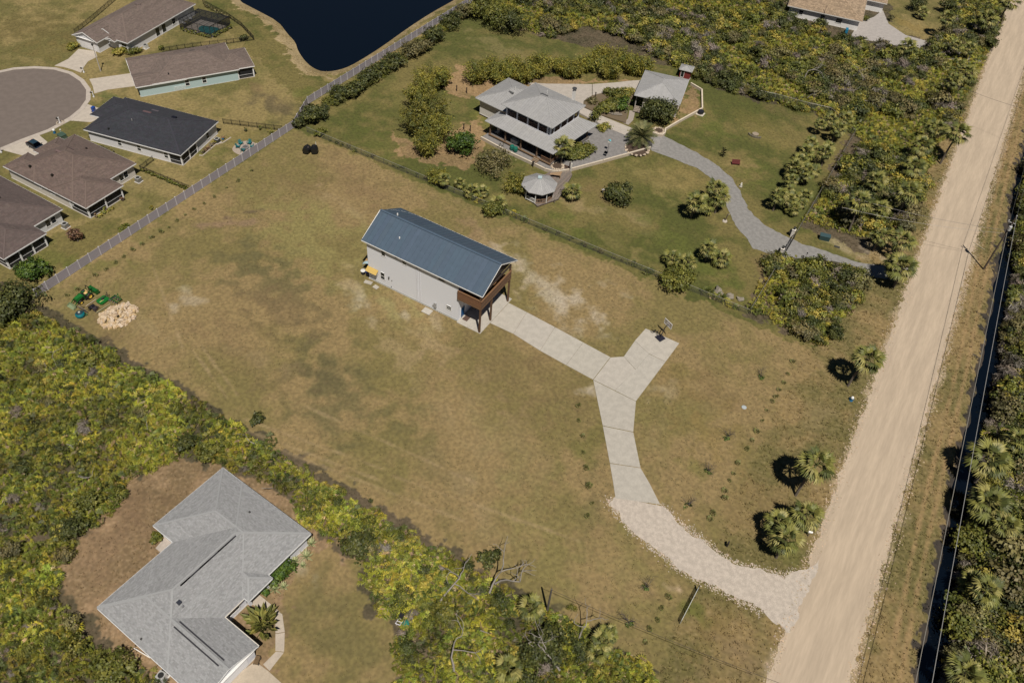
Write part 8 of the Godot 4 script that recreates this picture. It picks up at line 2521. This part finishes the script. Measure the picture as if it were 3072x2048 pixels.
	one("flowerbed_edging", bd, M.stone, v3(path[0]), 0, "pale stone edging of the border behind the navy roof house", "edging")
	var pl: Array = [[Vector2(-128.46, -98.58), 3, "potted dark shrub at the border's lower end by the screen door"], [Vector2(-128.57, -99.47), 6, "potted reddish plant second along the border"], [Vector2(-128.60, -100.24), 6, "potted brownish plant third along the border"], [Vector2(-128.91, -101.40), 5, "potted dry plant fourth along the border"], [Vector2(-129.13, -102.43), 4, "yellow-green potted plant beside the dark air conditioner"], [Vector2(-128.83, -104.68), 6, "red-leaved plant in a blue pot behind the navy roof house"], [Vector2(-127.37, -109.91), 0, "small shrub in a pale ring on the navy house's lawn"], [Vector2(-125.17, -112.19), 1, "small plant in a green pot by the black fence"], [Vector2(-122.59, -112.65), 4, "yellow-green bush at the end of the black fence"], [Vector2(-129.08, -73.91), 4, "yellow plants under the brown house's screen"], [Vector2(-129.10, -77.89), 6, "reddish plants at the brown house's porch corner"], [Vector2(-129.02, -71.58), 6, "dark red plant at the brown house's screen corner"], [Vector2(-122.63, -79.23), 4, "orange-green tuft by the vinyl fence"]]
	for e in pl:
		o = thing("potted_plant", e[2], "plant", v3(e[0]))
		bit(o, "pot", Color(0.04, 0.16, 0.3) if "blue pot" in e[2] else Color(0.10, 0.075, 0.06), M.gloss, func(b: MB) -> void: b.lathe(Vector3.ZERO, [Vector2(0.2, 0), Vector2(0.3, 0.35), Vector2(0, 0.36)], 8))
		var b := MB.new()
		leaves(b, Vector3(0, 0.55, 0), Vector3(0.42, 0.35, 0.42) * (1.7 if "bush" in e[2] else 1.0), 150, 0.16, GREENS[e[1]], 7)
		part("foliage", b, M.leaf, o)

func lot_props() -> void:
	# black ribbed plastic rings by the far corner
	for i in 2:
		var o := thing("black_tank", ["black ribbed drum, left of two, near the far fence corner", "black ribbed drum, right of two, near the far fence corner"][i], "drum", v3([Vector2(-111.35, -111.62), Vector2(-110.07, -112.57)][i]), 0.3 + i * 0.4)
		bit(o, "shell", Color(0.012, 0.012, 0.015), M.gloss, func(b: MB) -> void:
			for k in 7: b.tube([Vector3(0, 0.85, -0.8 + k * 0.25), Vector3(0, 0.85, -0.62 + k * 0.25)], [0.86 - 0.05 * absf(k - 3.0), 0.82 - 0.05 * absf(k - 3.0)], 16))
		bit(o, "rib", Color(0.03, 0.03, 0.034), M.gloss, func(b: MB) -> void: b.tube([Vector3(0, 1.72, -0.8), Vector3(0, 1.72, 0.9)], [0.05, 0.05], 6))
	var o := thing("marker_pole", "thin pale pole standing before the left black drum", "post", v3(Vector2(-110.93, -111.56)))
	bit(o, "shaft", Color(0.55, 0.42, 0.40), M.paint, func(b: MB) -> void: b.tube([Vector3.ZERO, Vector3(0.1, 1.7, 0)], [0.05, 0.04], 6))
	o = thing("marker_pole", "white pipe standing between the right black drum and the fence", "post", v3(Vector2(-111.37, -114.54)))
	bit(o, "shaft", Color(0.7, 0.7, 0.68), M.paint, func(b: MB) -> void: b.tube([Vector3.ZERO, Vector3(0, 1.1, 0)], [0.06, 0.06], 6))
	# basketball hoop and bicycle
	var base: Vector2 = Vector2(-24.89, -104.48)
	o = thing("basketball_hoop", "portable basketball hoop on the far end of the concrete court", "basketball hoop", v3(base, 0.07), -0.45)
	bit(o, "base", Color(0.025, 0.025, 0.04), M.gloss, func(b: MB) -> void:
		b.prism(PackedVector2Array([Vector2(-0.62, -0.62), Vector2(0.62, -0.62), Vector2(0.72, 0.75), Vector2(-0.72, 0.75)]), 0, 0.16)
		b.prism(PackedVector2Array([Vector2(-0.4, -0.5), Vector2(0.4, -0.5), Vector2(0.45, 0.5), Vector2(-0.45, 0.5)]), 0.16, 0.24))
	bit(o, "pole", Color(0.03, 0.03, 0.03), M.gloss, func(b: MB) -> void:
		b.bar(Vector3(0, 0.2, 0.1), Vector3(0, 2.6, -0.5), 0.12, 0.12)
		b.bar(Vector3(0, 2.5, -0.5), Vector3(0, 2.9, -0.95), 0.1, 0.1)
		b.bar(Vector3(-0.3, 0.2, 0.5), Vector3(0, 1.2, -0.1), 0.04, 0.04))
	var pane := MB.new()
	pane.b2(-0.9, 2.55, -1.02, 0.9, 3.65, -0.98)
	var gm := mat(Color(0.35, 0.34, 0.36), 0.4)
	gm.transparency = BaseMaterial3D.TRANSPARENCY_ALPHA
	gm.albedo_color.a = 0.45
	var bb := part("backboard", pane, gm, o)
	bit(bb, "frame", Color(0.62, 0.60, 0.60), M.gloss, func(b: MB) -> void:
		for y in [2.55, 3.65]: b.b2(-0.95, y - 0.05, -1.04, 0.95, y + 0.05, -0.95)
		for x in [-0.92, 0.92]: b.b2(x - 0.05, 2.6, -1.038, x + 0.05, 3.6, -0.952)
		for y in [2.75, 3.2]: b.b2(-0.3, y - 0.04, -1.036, 0.3, y + 0.04, -0.954)
		for x in [-0.28, 0.28]: b.b2(x - 0.04, 2.79, -1.034, x + 0.04, 3.16, -0.956))
	bit(o, "rim", Color(0.42, 0.10, 0.06), M.gloss, func(b: MB) -> void:
		for k in 12: b.bar(Vector3(cos(TAU * k / 12) * 0.23, 2.85, -1.32 + sin(TAU * k / 12) * 0.23), Vector3(cos(TAU * (k + 1) / 12) * 0.23, 2.85, -1.32 + sin(TAU * (k + 1) / 12) * 0.23), 0.035, 0.035))
	bit(o, "net", Color(0.45, 0.36, 0.36), M.paint, func(b: MB) -> void:
		for k in 12: b.bar(Vector3(cos(TAU * k / 12) * 0.23, 2.85, -1.32 + sin(TAU * k / 12) * 0.23), Vector3(cos(TAU * (k + 1.0) / 12) * 0.14, 2.45, -1.32 + sin(TAU * (k + 1.0) / 12) * 0.14), 0.025, 0.025))
	var bp: Vector2 = Vector2(-26.20, -105.09)
	var bd: Vector2 = Vector2(-25.43, -105.11) - Vector2(-26.88, -105.13)
	o = thing("bicycle", "dark bicycle lying on its side by the basketball hoop", "bicycle", v3(bp, 0.1), -bd.angle())
	for x in [-0.52, 0.52]:
		bit(o, "wheel", Color(0.02, 0.02, 0.022), M.gloss, func(b: MB) -> void:
			for k in 14: b.bar(Vector3(x + cos(TAU * k / 14) * 0.33, 0.08, sin(TAU * k / 14) * 0.33), Vector3(x + cos(TAU * (k + 1) / 14) * 0.33, 0.08, sin(TAU * (k + 1) / 14) * 0.33), 0.05, 0.05)
			for k in 4: b.bar(Vector3(x + cos(TAU * k / 8) * 0.32, 0.08, sin(TAU * k / 8) * 0.32), Vector3(x - cos(TAU * k / 8) * 0.32, 0.08, -sin(TAU * k / 8) * 0.32), 0.012, 0.012))
	bit(o, "frame", Color(0.03, 0.035, 0.05), M.gloss, func(b: MB) -> void:
		for e in [[Vector3(-0.52, 0.1, 0), Vector3(-0.12, 0.1, 0.05)], [Vector3(-0.12, 0.1, 0.05), Vector3(0.35, 0.1, -0.42)], [Vector3(-0.52, 0.1, 0), Vector3(-0.22, 0.1, -0.45)], [Vector3(-0.22, 0.1, -0.5), Vector3(-0.12, 0.1, 0.05)], [Vector3(-0.22, 0.1, -0.42), Vector3(0.35, 0.1, -0.45)], [Vector3(0.33, 0.1, -0.55), Vector3(0.52, 0.1, 0)]]: b.bar(e[0], e[1], 0.05, 0.05))
	bit(o, "handlebar", Color(0.02, 0.02, 0.02), M.gloss, func(b: MB) -> void: b.bar(Vector3(0.32, 0.03, -0.6), Vector3(0.32, 0.55, -0.62), 0.04, 0.04))
	bit(o, "saddle", Color(0.02, 0.02, 0.02), M.gloss, func(b: MB) -> void: b.box(Vector3(-0.24, 0.12, -0.56), Vector3(0.26, 0.14, 0.08)))
	# road side things
	o = thing("mailbox", "white mailbox on a post by the road, under the palm trio", "mailbox", v3(Vector2(9.67, -80.04)), 0.3)
	bit(o, "post", Color(0.3, 0.24, 0.18), M.wood, func(b: MB) -> void: b.b2(-0.06, 0, -0.06, 0.06, 1.05, 0.06))
	bit(o, "box", Color(0.78, 0.78, 0.80), M.gloss, func(b: MB) -> void:
		b.b2(-0.3, 1.05, -0.14, 0.3, 1.22, 0.14)
		b.tube([Vector3(-0.3, 1.22, 0), Vector3(0.3, 1.22, 0)], [0.14, 0.14], 10))
	o = thing("gate_post", "short dark post at the shell apron's upper side", "post", v3(Vector2(0.21, -71.86)))
	bit(o, "shaft", Color(0.05, 0.04, 0.035), M.wood, func(b: MB) -> void: b.b2(-0.12, 0, -0.12, 0.12, 1.2, 0.12))
	bit(o, "sign", Color(0.04, 0.035, 0.03), M.wood, func(b: MB) -> void: b.b2(-0.05, 0.65, -0.35, 0.05, 1.1, 0.35))
	var ga: Vector2 = Vector2(-0.77, -62.95)
	var gb: Vector2 = Vector2(-0.88, -57.26)
	o = thing("farm_gate", "grey tubular farm gate swung open beside the shell apron", "gate", v3(ga), -(gb - ga).angle())
	var gl := ga.distance_to(gb)
	for k in 6: bit(o, "bar", Color(0.55, 0.58, 0.57), M.gloss, func(b: MB) -> void: b.tube([Vector3(0.1, 0.3 + k * 0.22, 0), Vector3(gl, 0.3 + k * 0.22, 0)], [0.03, 0.03], 6))
	for k in 4: bit(o, "upright", Color(0.40, 0.43, 0.42), M.gloss, func(b: MB) -> void: b.b2(0.08 + k * (gl - 0.1) / 3.0, 0.25, -0.03, 0.14 + k * (gl - 0.1) / 3.0, 1.36, 0.03))
	bit(o, "hinge_post", Color(0.10, 0.09, 0.08), M.wood, func(b: MB) -> void: b.tube([Vector3(-0.1, 0, 0), Vector3(-0.1, 1.55, 0)], [0.1, 0.09], 8))
	o = thing("well_cap", "small pale blue-grey lid in the lawn between driveway and road", "lid", v3(Vector2(-6.78, -97.86)))
	bit(o, "lid_plate", Color(0.40, 0.45, 0.48), M.gloss, func(b: MB) -> void: b.lathe(Vector3.ZERO, [Vector2(0.42, 0), Vector2(0.42, 0.1), Vector2(0, 0.14)], 10))
	o = thing("fallen_board", "pale board lying on the grass verge by the power pole", "board", v3(Vector2(19.01, -166.52), 0.05), -0.42)
	bit(o, "plank", Color(0.55, 0.50, 0.36), M.wood, func(b: MB) -> void: b.b2(-1.4, 0, -0.06, 1.4, 0.08, 0.06))
	# hose cart and bench at the palmetto edge, grill cover by the walk
	o = thing("hose_cart", "white cart with teal reel at the edge of the palmettos", "cart", v3(Vector2(-32.01, -37.30)), 0.2)
	bit(o, "frame", Color(0.75, 0.74, 0.78), M.paint, func(b: MB) -> void:
		for x in [-0.32, 0.32]: b.bar(Vector3(x, 0.35, -0.5), Vector3(x, 0.95, 0.55), 0.07, 0.07)
		for t in [0.0, 0.5, 1.0]: b.bar(Vector3(-0.32, lerpf(0.35, 0.95, t), lerpf(-0.5, 0.55, t)), Vector3(0.32, lerpf(0.35, 0.95, t), lerpf(-0.5, 0.55, t)), 0.07, 0.07)
		for x in [-0.32, 0.32]: b.bar(Vector3(x, 0, 0.3), Vector3(x, 0.8, 0.3), 0.07, 0.07))
	bit(o, "cover", Color(0.02, 0.02, 0.025), M.gloss, func(b: MB) -> void: b.box(Vector3(-0.05, 0.75, -0.75), Vector3(0.55, 0.5, 0.6)))
	bit(o, "reel", Color(0.01, 0.20, 0.18), M.gloss, func(b: MB) -> void: b.lathe(Vector3(0.85, 0.0, -0.1), [Vector2(0.35, 0), Vector2(0.45, 0.3), Vector2(0.45, 0.7), Vector2(0.3, 0.8), Vector2(0, 0.82)], 12))
	o = thing("garden_wagon", "small rusty cart at the corner of the concrete drive", "cart", v3(Vector2(-43.86, -23.76), 0.06), 0.4)
	bit(o, "tray", Color(0.20, 0.13, 0.07), M.wood, func(b: MB) -> void: b.b2(-0.3, 0.25, -0.5, 0.3, 0.55, 0.5))
	for s in [-0.32, 0.32]:
		for z in [-0.35, 0.35]: bit(o, "wheel", Color(0.03, 0.03, 0.03), M.gloss, func(b: MB) -> void: ring_x(b, Vector3(s, 0.16, z), [Vector2(0, -0.04), Vector2(0.16, -0.04), Vector2(0.16, 0.04), Vector2(0, 0.04)], 9))
	o = thing("downspout_pipe", "white pipe lying along the grey-roofed house's left wall", "pipe", v3(Vector2(-57.72, -16.81)))
	bit(o, "tube", Color(0.74, 0.70, 0.66), M.paint, func(b: MB) -> void: b.tube([Vector3(0, 0.2, 0), v3(Vector2(-55.11, -17.02) - Vector2(-57.72, -16.81), 0.2)], [0.07, 0.07], 7))

func wall_run(called: String, pts: Array, h: float, w: float, c: Color, label: String) -> void:
	var o := thing(called, label, "wall", v3(pts[0]))
	for i in pts.size() - 1:
		var b := MB.new()
		b.col = vary(c, 0.04)
		var e: Vector2 = (pts[i + 1] - pts[i]).normalized() * w * 0.4
		b.bar(v3(pts[i] - pts[0] - e * float(i > 0), h * 0.5), v3(pts[i + 1] - pts[0], h * 0.5), w, h)
		part("wall_section", b, M.concrete, o)
		b = MB.new()
		b.col = c * 1.25
		b.bar(v3(pts[i] - pts[0] - e * float(i > 0), h + 0.035), v3(pts[i + 1] - pts[0], h + 0.035), w + 0.06, 0.07)
		part("coping", b, M.concrete, o)

func neighbour_props() -> void:
	var st := Color(0.46, 0.40, 0.33)
	wall_run("retaining_wall", [Vector2(-84.18, -138.26), Vector2(-76.95, -137.11), Vector2(-69.11, -136.52), Vector2(-66.54, -136.23), Vector2(-64.88, -136.52), Vector2(-63.61, -137.24), Vector2(-62.15, -139.15)], 0.65, 0.28, st, "low curving cream wall below the covered porch")
	wall_run("retaining_wall", [Vector2(-61.83, -139.69), Vector2(-57.70, -146.63), Vector2(-51.26, -157.68)], 0.65, 0.3, st, "straight cream wall between the gravel terrace and the lawn")
	wall_run("retaining_wall", [Vector2(-53.46, -163.65), Vector2(-52.25, -163.64), Vector2(-51.25, -164.08), Vector2(-51.15, -165.38), Vector2(-51.71, -166.82), Vector2(-50.42, -172.21), Vector2(-48.46, -179.57), Vector2(-48.15, -180.81), Vector2(-51.58, -188.91), Vector2(-55.07, -190.18)], 0.6, 0.28, st * 1.1, "cream wall winding round the bank beside the garage")
	for i in 5:
		var o := thing("bollard_post", ["dark wooden post on the lawn above the hip house wing", "dark wooden post right of it, nearer the low wing", "dark wooden post beside the bamboo row's foot", "dark wooden post right beside the bamboo foot post", "dark lamp post at the tip of the planting island"][i], "post", v3([Vector2(-100.00, -152.17), Vector2(-97.53, -152.75), Vector2(-89.42, -139.25), Vector2(-87.86, -139.55), Vector2(-71.34, -169.28)][i], 0.4 if i == 4 else 0.0))
		bit(o, "shaft", Color(0.07, 0.045, 0.035), M.wood, func(b: MB) -> void: b.tube([Vector3.ZERO, Vector3(0, 1.35, 0)], [0.14, 0.13], 7))
		bit(o, "cap", Color(0.05, 0.035, 0.03), M.wood, func(b: MB) -> void: b.lathe(Vector3(0, 1.35, 0), [Vector2(0.17, 0), Vector2(0.17, 0.08), Vector2(0, 0.1)], 7))
	var o := thing("mailbox", "dark box on a post below the curving wall", "mailbox", v3(Vector2(-69.27, -135.83)))
	bit(o, "post", Color(0.06, 0.05, 0.045), M.wood, func(b: MB) -> void: b.b2(-0.06, 0, -0.06, 0.06, 1.2, 0.06))
	bit(o, "box", Color(0.05, 0.04, 0.04), M.gloss, func(b: MB) -> void: b.b2(-0.2, 1.2, -0.2, 0.2, 1.55, 0.2))
	o = thing("birdhouse", "white birdhouse with blue roof on a pole on the gravel", "birdhouse", v3(Vector2(-58.54, -150.53), 0.4))
	bit(o, "pole", Color(0.05, 0.05, 0.05), M.gloss, func(b: MB) -> void: b.tube([Vector3.ZERO, Vector3(0, 2.4, 0)], [0.035, 0.03], 6))
	bit(o, "box", Color(0.72, 0.70, 0.66), M.paint, func(b: MB) -> void: b.b2(-0.25, 2.4, -0.22, 0.25, 2.85, 0.22))
	bit(o, "roof", Color(0.16, 0.42, 0.50), M.paint, func(b: MB) -> void:
		b.quad(Vector3(-0.34, 2.82, -0.3), Vector3(-0.34, 2.82, 0.3), Vector3(0, 3.1, 0.3), Vector3(0, 3.1, -0.3))
		b.quad(Vector3(0.34, 2.82, -0.3), Vector3(0.34, 2.82, 0.3), Vector3(0, 3.1, 0.3), Vector3(0, 3.1, -0.3)))
	o = thing("panel_stand", "small dark solar panel on a stand on the gravel terrace", "solar panel", v3(Vector2(-58.13, -148.54), 0.4))
	bit(o, "stand", Color(0.05, 0.05, 0.05), M.gloss, func(b: MB) -> void: b.tube([Vector3.ZERO, Vector3(0, 0.9, 0)], [0.04, 0.04], 6))
	bit(o, "panel", Color(0.01, 0.012, 0.025), M.glass, func(b: MB) -> void: b.box(Vector3(0, 1.0, 0), Vector3(0.8, 0.05, 0.6), Basis(Vector3.RIGHT, 0.5)))
	# deck gate post, ring bed, boulders
	o = thing("gate_posts", "white and brown gate posts where the wall meets the deck steps", "gate", v3(Vector2(-61.78, -139.26)))
	bit(o, "white_post", Color(0.7, 0.67, 0.62), M.paint, func(b: MB) -> void: b.b2(-0.12, 0, -0.12, 0.12, 2.2, 0.12))
	bit(o, "brown_post", Color(0.10, 0.06, 0.05), M.wood, func(b: MB) -> void: b.b2(-0.62, 0, -0.3, -0.42, 2.1, -0.1))
	for k in 3: bit(o, "step", Color(0.14, 0.09, 0.07), M.wood, func(b: MB) -> void: b.b2(-2.0, 0.3 + k * 0.12, -0.1 - k * 0.35, -0.65, 0.42 + k * 0.12, 0.2 - k * 0.35))
	var bed: Array = [[Vector2(-64.95, -138.88), 1.35, 0.4, "ring bed of pale stones round the porch corner palm"], [Vector2(-53.62, -155.34), 2.6, 0.4, "stone bed round the big feather-leaved palm"], [Vector2(-52.85, -165.82), 1.2, 0.1, "stone edging under the dark tree by the garage wall"]]
	var rk := []
	for i in 4: rk.append(rock(0.6, 70 + i))
	for e in bed:
		o = thing("rock_bed", e[3], "rock bed", v3(e[0], e[2]))
		bit(o, "soil", Color(0.085, 0.055, 0.04), M.stone, func(b: MB) -> void: b.lathe(Vector3.ZERO, [Vector2(e[1] * 1.02, 0.0), Vector2(e[1] * 0.9, 0.09), Vector2(0, 0.14)], 16))
		var sm := mat(Color(0.46, 0.38, 0.30), 0.92)
		for k in 16:
			var m := part("rock", rk[k % 4], sm, o)
			var a := TAU * k / 16.0
			m.transform = Transform3D(Basis(Vector3.UP, a * 3.0).scaled(Vector3.ONE * rf(0.6, 1.1)), Vector3(cos(a) * e[1], 0.08, sin(a) * e[1]))
	for i in 3:
		var m := part(numbered("boulder"), rock(1.9 - i * 0.35, 90 + i), mat(Color(0.27, 0.24, 0.20), 0.92, M.stone.albedo_texture, 1.2), self)
		m.position = v3([Vector2(-20.76, -121.71), Vector2(-18.51, -121.77), Vector2(-16.54, -122.22)][i], 0.3)
		tag(m, ["largest grey boulder on the lawn inside the chain-link fence", "middle grey boulder on the lawn inside the chain-link fence", "flattest pale boulder, nearest the gate fence"][i], "boulder")
	# lawn ornaments by the lane
	o = thing("bird_feeder", "white ornament beside the single low tree on the lawn", "ornament", v3(Vector2(-52.61, -136.49)))
	bit(o, "stem", Color(0.3, 0.28, 0.26), M.paint, func(b: MB) -> void: b.tube([Vector3.ZERO, Vector3(0, 0.9, 0)], [0.08, 0.06], 6))
	bit(o, "bowl", Color(0.45, 0.43, 0.42), M.stone, func(b: MB) -> void: b.lathe(Vector3(0, 0.9, 0), [Vector2(0.08, 0), Vector2(0.35, 0.12), Vector2(0.3, 0.14), Vector2(0, 0.06)], 9))
	o = thing("hand_pump", "dark pump post on a pale stone base beside the lane", "pump", v3(Vector2(-27.63, -143.00)))
	bit(o, "stone_base", Color(0.5, 0.45, 0.4), M.stone, func(b: MB) -> void: b.lathe(Vector3.ZERO, [Vector2(0.55, 0), Vector2(0.45, 0.2), Vector2(0, 0.25)], 9))
	bit(o, "shaft", Color(0.13, 0.10, 0.08), M.wood, func(b: MB) -> void: b.bar(Vector3(0, 0.1, 0), Vector3(0.2, 1.9, -0.1), 0.18, 0.18))
	bit(o, "arm", Color(0.6, 0.56, 0.5), M.paint, func(b: MB) -> void: b.bar(Vector3(0.2, 1.8, -0.1), Vector3(0.6, 2.0, -0.1), 0.08, 0.08))
	o = thing("garden_bench", "dark red bench in the dry island bed beside the lane", "bench", v3(Vector2(-33.07, -163.69)), 0.5)
	bit(o, "seat", Color(0.11, 0.02, 0.02), M.paint, func(b: MB) -> void: b.b2(-0.9, 0.4, -0.3, 0.9, 0.48, 0.25))
	bit(o, "backrest", Color(0.11, 0.02, 0.02), M.paint, func(b: MB) -> void: b.box(Vector3(0, 0.8, -0.38), Vector3(1.8, 0.65, 0.07), Basis(Vector3.RIGHT, -0.3)))
	for k in 4: bit(o, "leg", Color(0.08, 0.02, 0.02), M.paint, func(b: MB) -> void: b.box(Vector3(0.8 * (1 - 2 * (k % 2)), 0.2, 0.2 * (1 - 2 * (k / 2))), Vector3(0.08, 0.4, 0.08)))
	o = thing("bottle_tree", "dark blue bottle tree ornament in the island bed", "ornament", v3(Vector2(-36.65, -164.80)))
	bit(o, "stem", Color(0.05, 0.04, 0.035), M.wood, func(b: MB) -> void: b.tube([Vector3.ZERO, Vector3(0, 2.2, 0)], [0.07, 0.04], 6))
	for k in 18: bit(o, "bottle", Color(0.01, 0.014, 0.06), M.glass, func(b: MB) -> void:
		var a := k * 2.4
		var p := Vector3(cos(a) * 0.15, 0.5 + k * 0.1, sin(a) * 0.15)
		b.bar(p, p + Vector3(cos(a) * 0.4, 0.22, sin(a) * 0.4), 0.13, 0.13))
	o = thing("stump_table", "round stone table on the far lawn", "table", v3(Vector2(-33.57, -177.92)))
	bit(o, "top", Color(0.34, 0.28, 0.22), M.stone, func(b: MB) -> void: b.lathe(Vector3.ZERO, [Vector2(0.75, 0.35), Vector2(0.78, 0.5), Vector2(0, 0.52)], 12))
	bit(o, "base", Color(0.2, 0.17, 0.13), M.stone, func(b: MB) -> void: b.lathe(Vector3.ZERO, [Vector2(0.6, 0), Vector2(0.45, 0.35)], 12))
	o = thing("curved_bench", "low curved stone bench in front of the round table on the far lawn", "bench", v3(Vector2(-33.58, -177.27)))
	for k in 7:
		var a := 0.5 + k * 0.35
		bit(o, "stone", Color(0.17, 0.15, 0.11), M.stone, func(b: MB) -> void: b.box(Vector3(cos(a) * 1.5, 0.2, sin(a) * 0.9 - 0.6), Vector3(0.55, 0.4, 0.35), Basis(Vector3.UP, -a + 1.57)))
	o = thing("yard_statue", "small white ornament on the lawn right of the lane", "ornament", v3(Vector2(-29.19, -156.53)))
	bit(o, "figure", Color(0.7, 0.68, 0.62), M.stone, func(b: MB) -> void: b.lathe(Vector3.ZERO, [Vector2(0.28, 0), Vector2(0.2, 0.3), Vector2(0.25, 0.6), Vector2(0.12, 0.85), Vector2(0.15, 1.0), Vector2(0, 1.12)], 8))
	bit(o, "plinth", Color(0.3, 0.27, 0.23), M.stone, func(b: MB) -> void: b.b2(-0.35, 0, -0.35, 0.35, 0.12, 0.35))
	for i in 3:
		o = thing("solar_stake_light", ["black stake lamp left of three at the lane below the gate", "tall black stake lamp, middle of three at the lane", "black stake lamp right of three at the lane"][i], "garden lamp", v3([Vector2(-10.35, -140.10), Vector2(-9.88, -140.43), Vector2(-8.60, -141.34)][i]))
		bit(o, "stake", Color(0.03, 0.03, 0.03), M.gloss, func(b: MB) -> void: b.tube([Vector3.ZERO, Vector3(0, [1.1, 1.9, 1.1][i], 0)], [0.04, 0.035], 6))
		bit(o, "head", Color(0.015, 0.015, 0.015), M.gloss, func(b: MB) -> void: b.lathe(Vector3(0, [1.1, 1.9, 1.1][i], 0), [Vector2(0.05, 0), Vector2(0.18, 0.1), Vector2(0.12, 0.22), Vector2(0, 0.24)], 8))
	o = thing("teal_dumpster", "dark teal bin half hidden in the scrub above the lane", "bin", v3(Vector2(-8.57, -149.49)), 0.25)
	bit(o, "bin_body", Color(0.03, 0.06, 0.07), M.gloss, func(b: MB) -> void: b.b2(-1.0, 0, -0.5, 1.0, 1.0, 0.5))
	bit(o, "lid", Color(0.05, 0.09, 0.10), M.gloss, func(b: MB) -> void: b.box(Vector3(0, 1.06, 0), Vector3(2.1, 0.08, 1.1), Basis(Vector3.RIGHT, 0.1)))
	o = thing("metal_cover", "dark metal utility cover on the sandy edge above the lane", "lid", v3(Vector2(-5.61, -148.64)), 0.1)
	bit(o, "lid_plate", Color(0.06, 0.06, 0.06), M.gloss, func(b: MB) -> void: b.b2(-0.55, 0, -0.25, 0.55, 0.12, 0.25))
	o = thing("black_kettle", "black round planter at the end of the cream wall beyond the garage", "planter", v3(Vector2(-47.73, -178.84)))
	bit(o, "pot", Color(0.02, 0.02, 0.03), M.gloss, func(b: MB) -> void: b.lathe(Vector3.ZERO, [Vector2(0.4, 0), Vector2(0.75, 0.5), Vector2(0.7, 0.9), Vector2(0, 0.8)], 12))
	bit(o, "base", Color(0.55, 0.5, 0.44), M.concrete, func(b: MB) -> void: b.b2(-0.9, -0.05, -0.9, 0.9, 0.1, 0.9))
	for i in 3:
		o = thing("lumber", ["long grey plank lying in the planting island, upper of three", "grey plank in the middle of the three in the planting island", "short grey plank nearest the path in the planting island"][i], "plank", v3([Vector2(-63.99, -165.90), Vector2(-64.56, -165.79), Vector2(-63.64, -165.51)][i], 0.45), [0.55, 0.75, 0.5][i])
		bit(o, "plank", Color(0.40, 0.35, 0.30), M.wood, func(b: MB) -> void: b.b2(-1.3, 0, -0.14, 1.3, 0.09, 0.14))
	slab(self, "island_soil", PackedVector2Array([Vector2(-72.85, -166.40), Vector2(-72.41, -169.99), Vector2(-70.52, -173.28), Vector2(-68.54, -176.80), Vector2(-65.41, -177.71), Vector2(-64.24, -176.55), Vector2(-62.64, -169.69), Vector2(-60.46, -163.94), Vector2(-66.76, -163.46), Vector2(-71.70, -164.22)]), -0.1, 0.3, Color(0.16, 0.12, 0.075), M.stone)
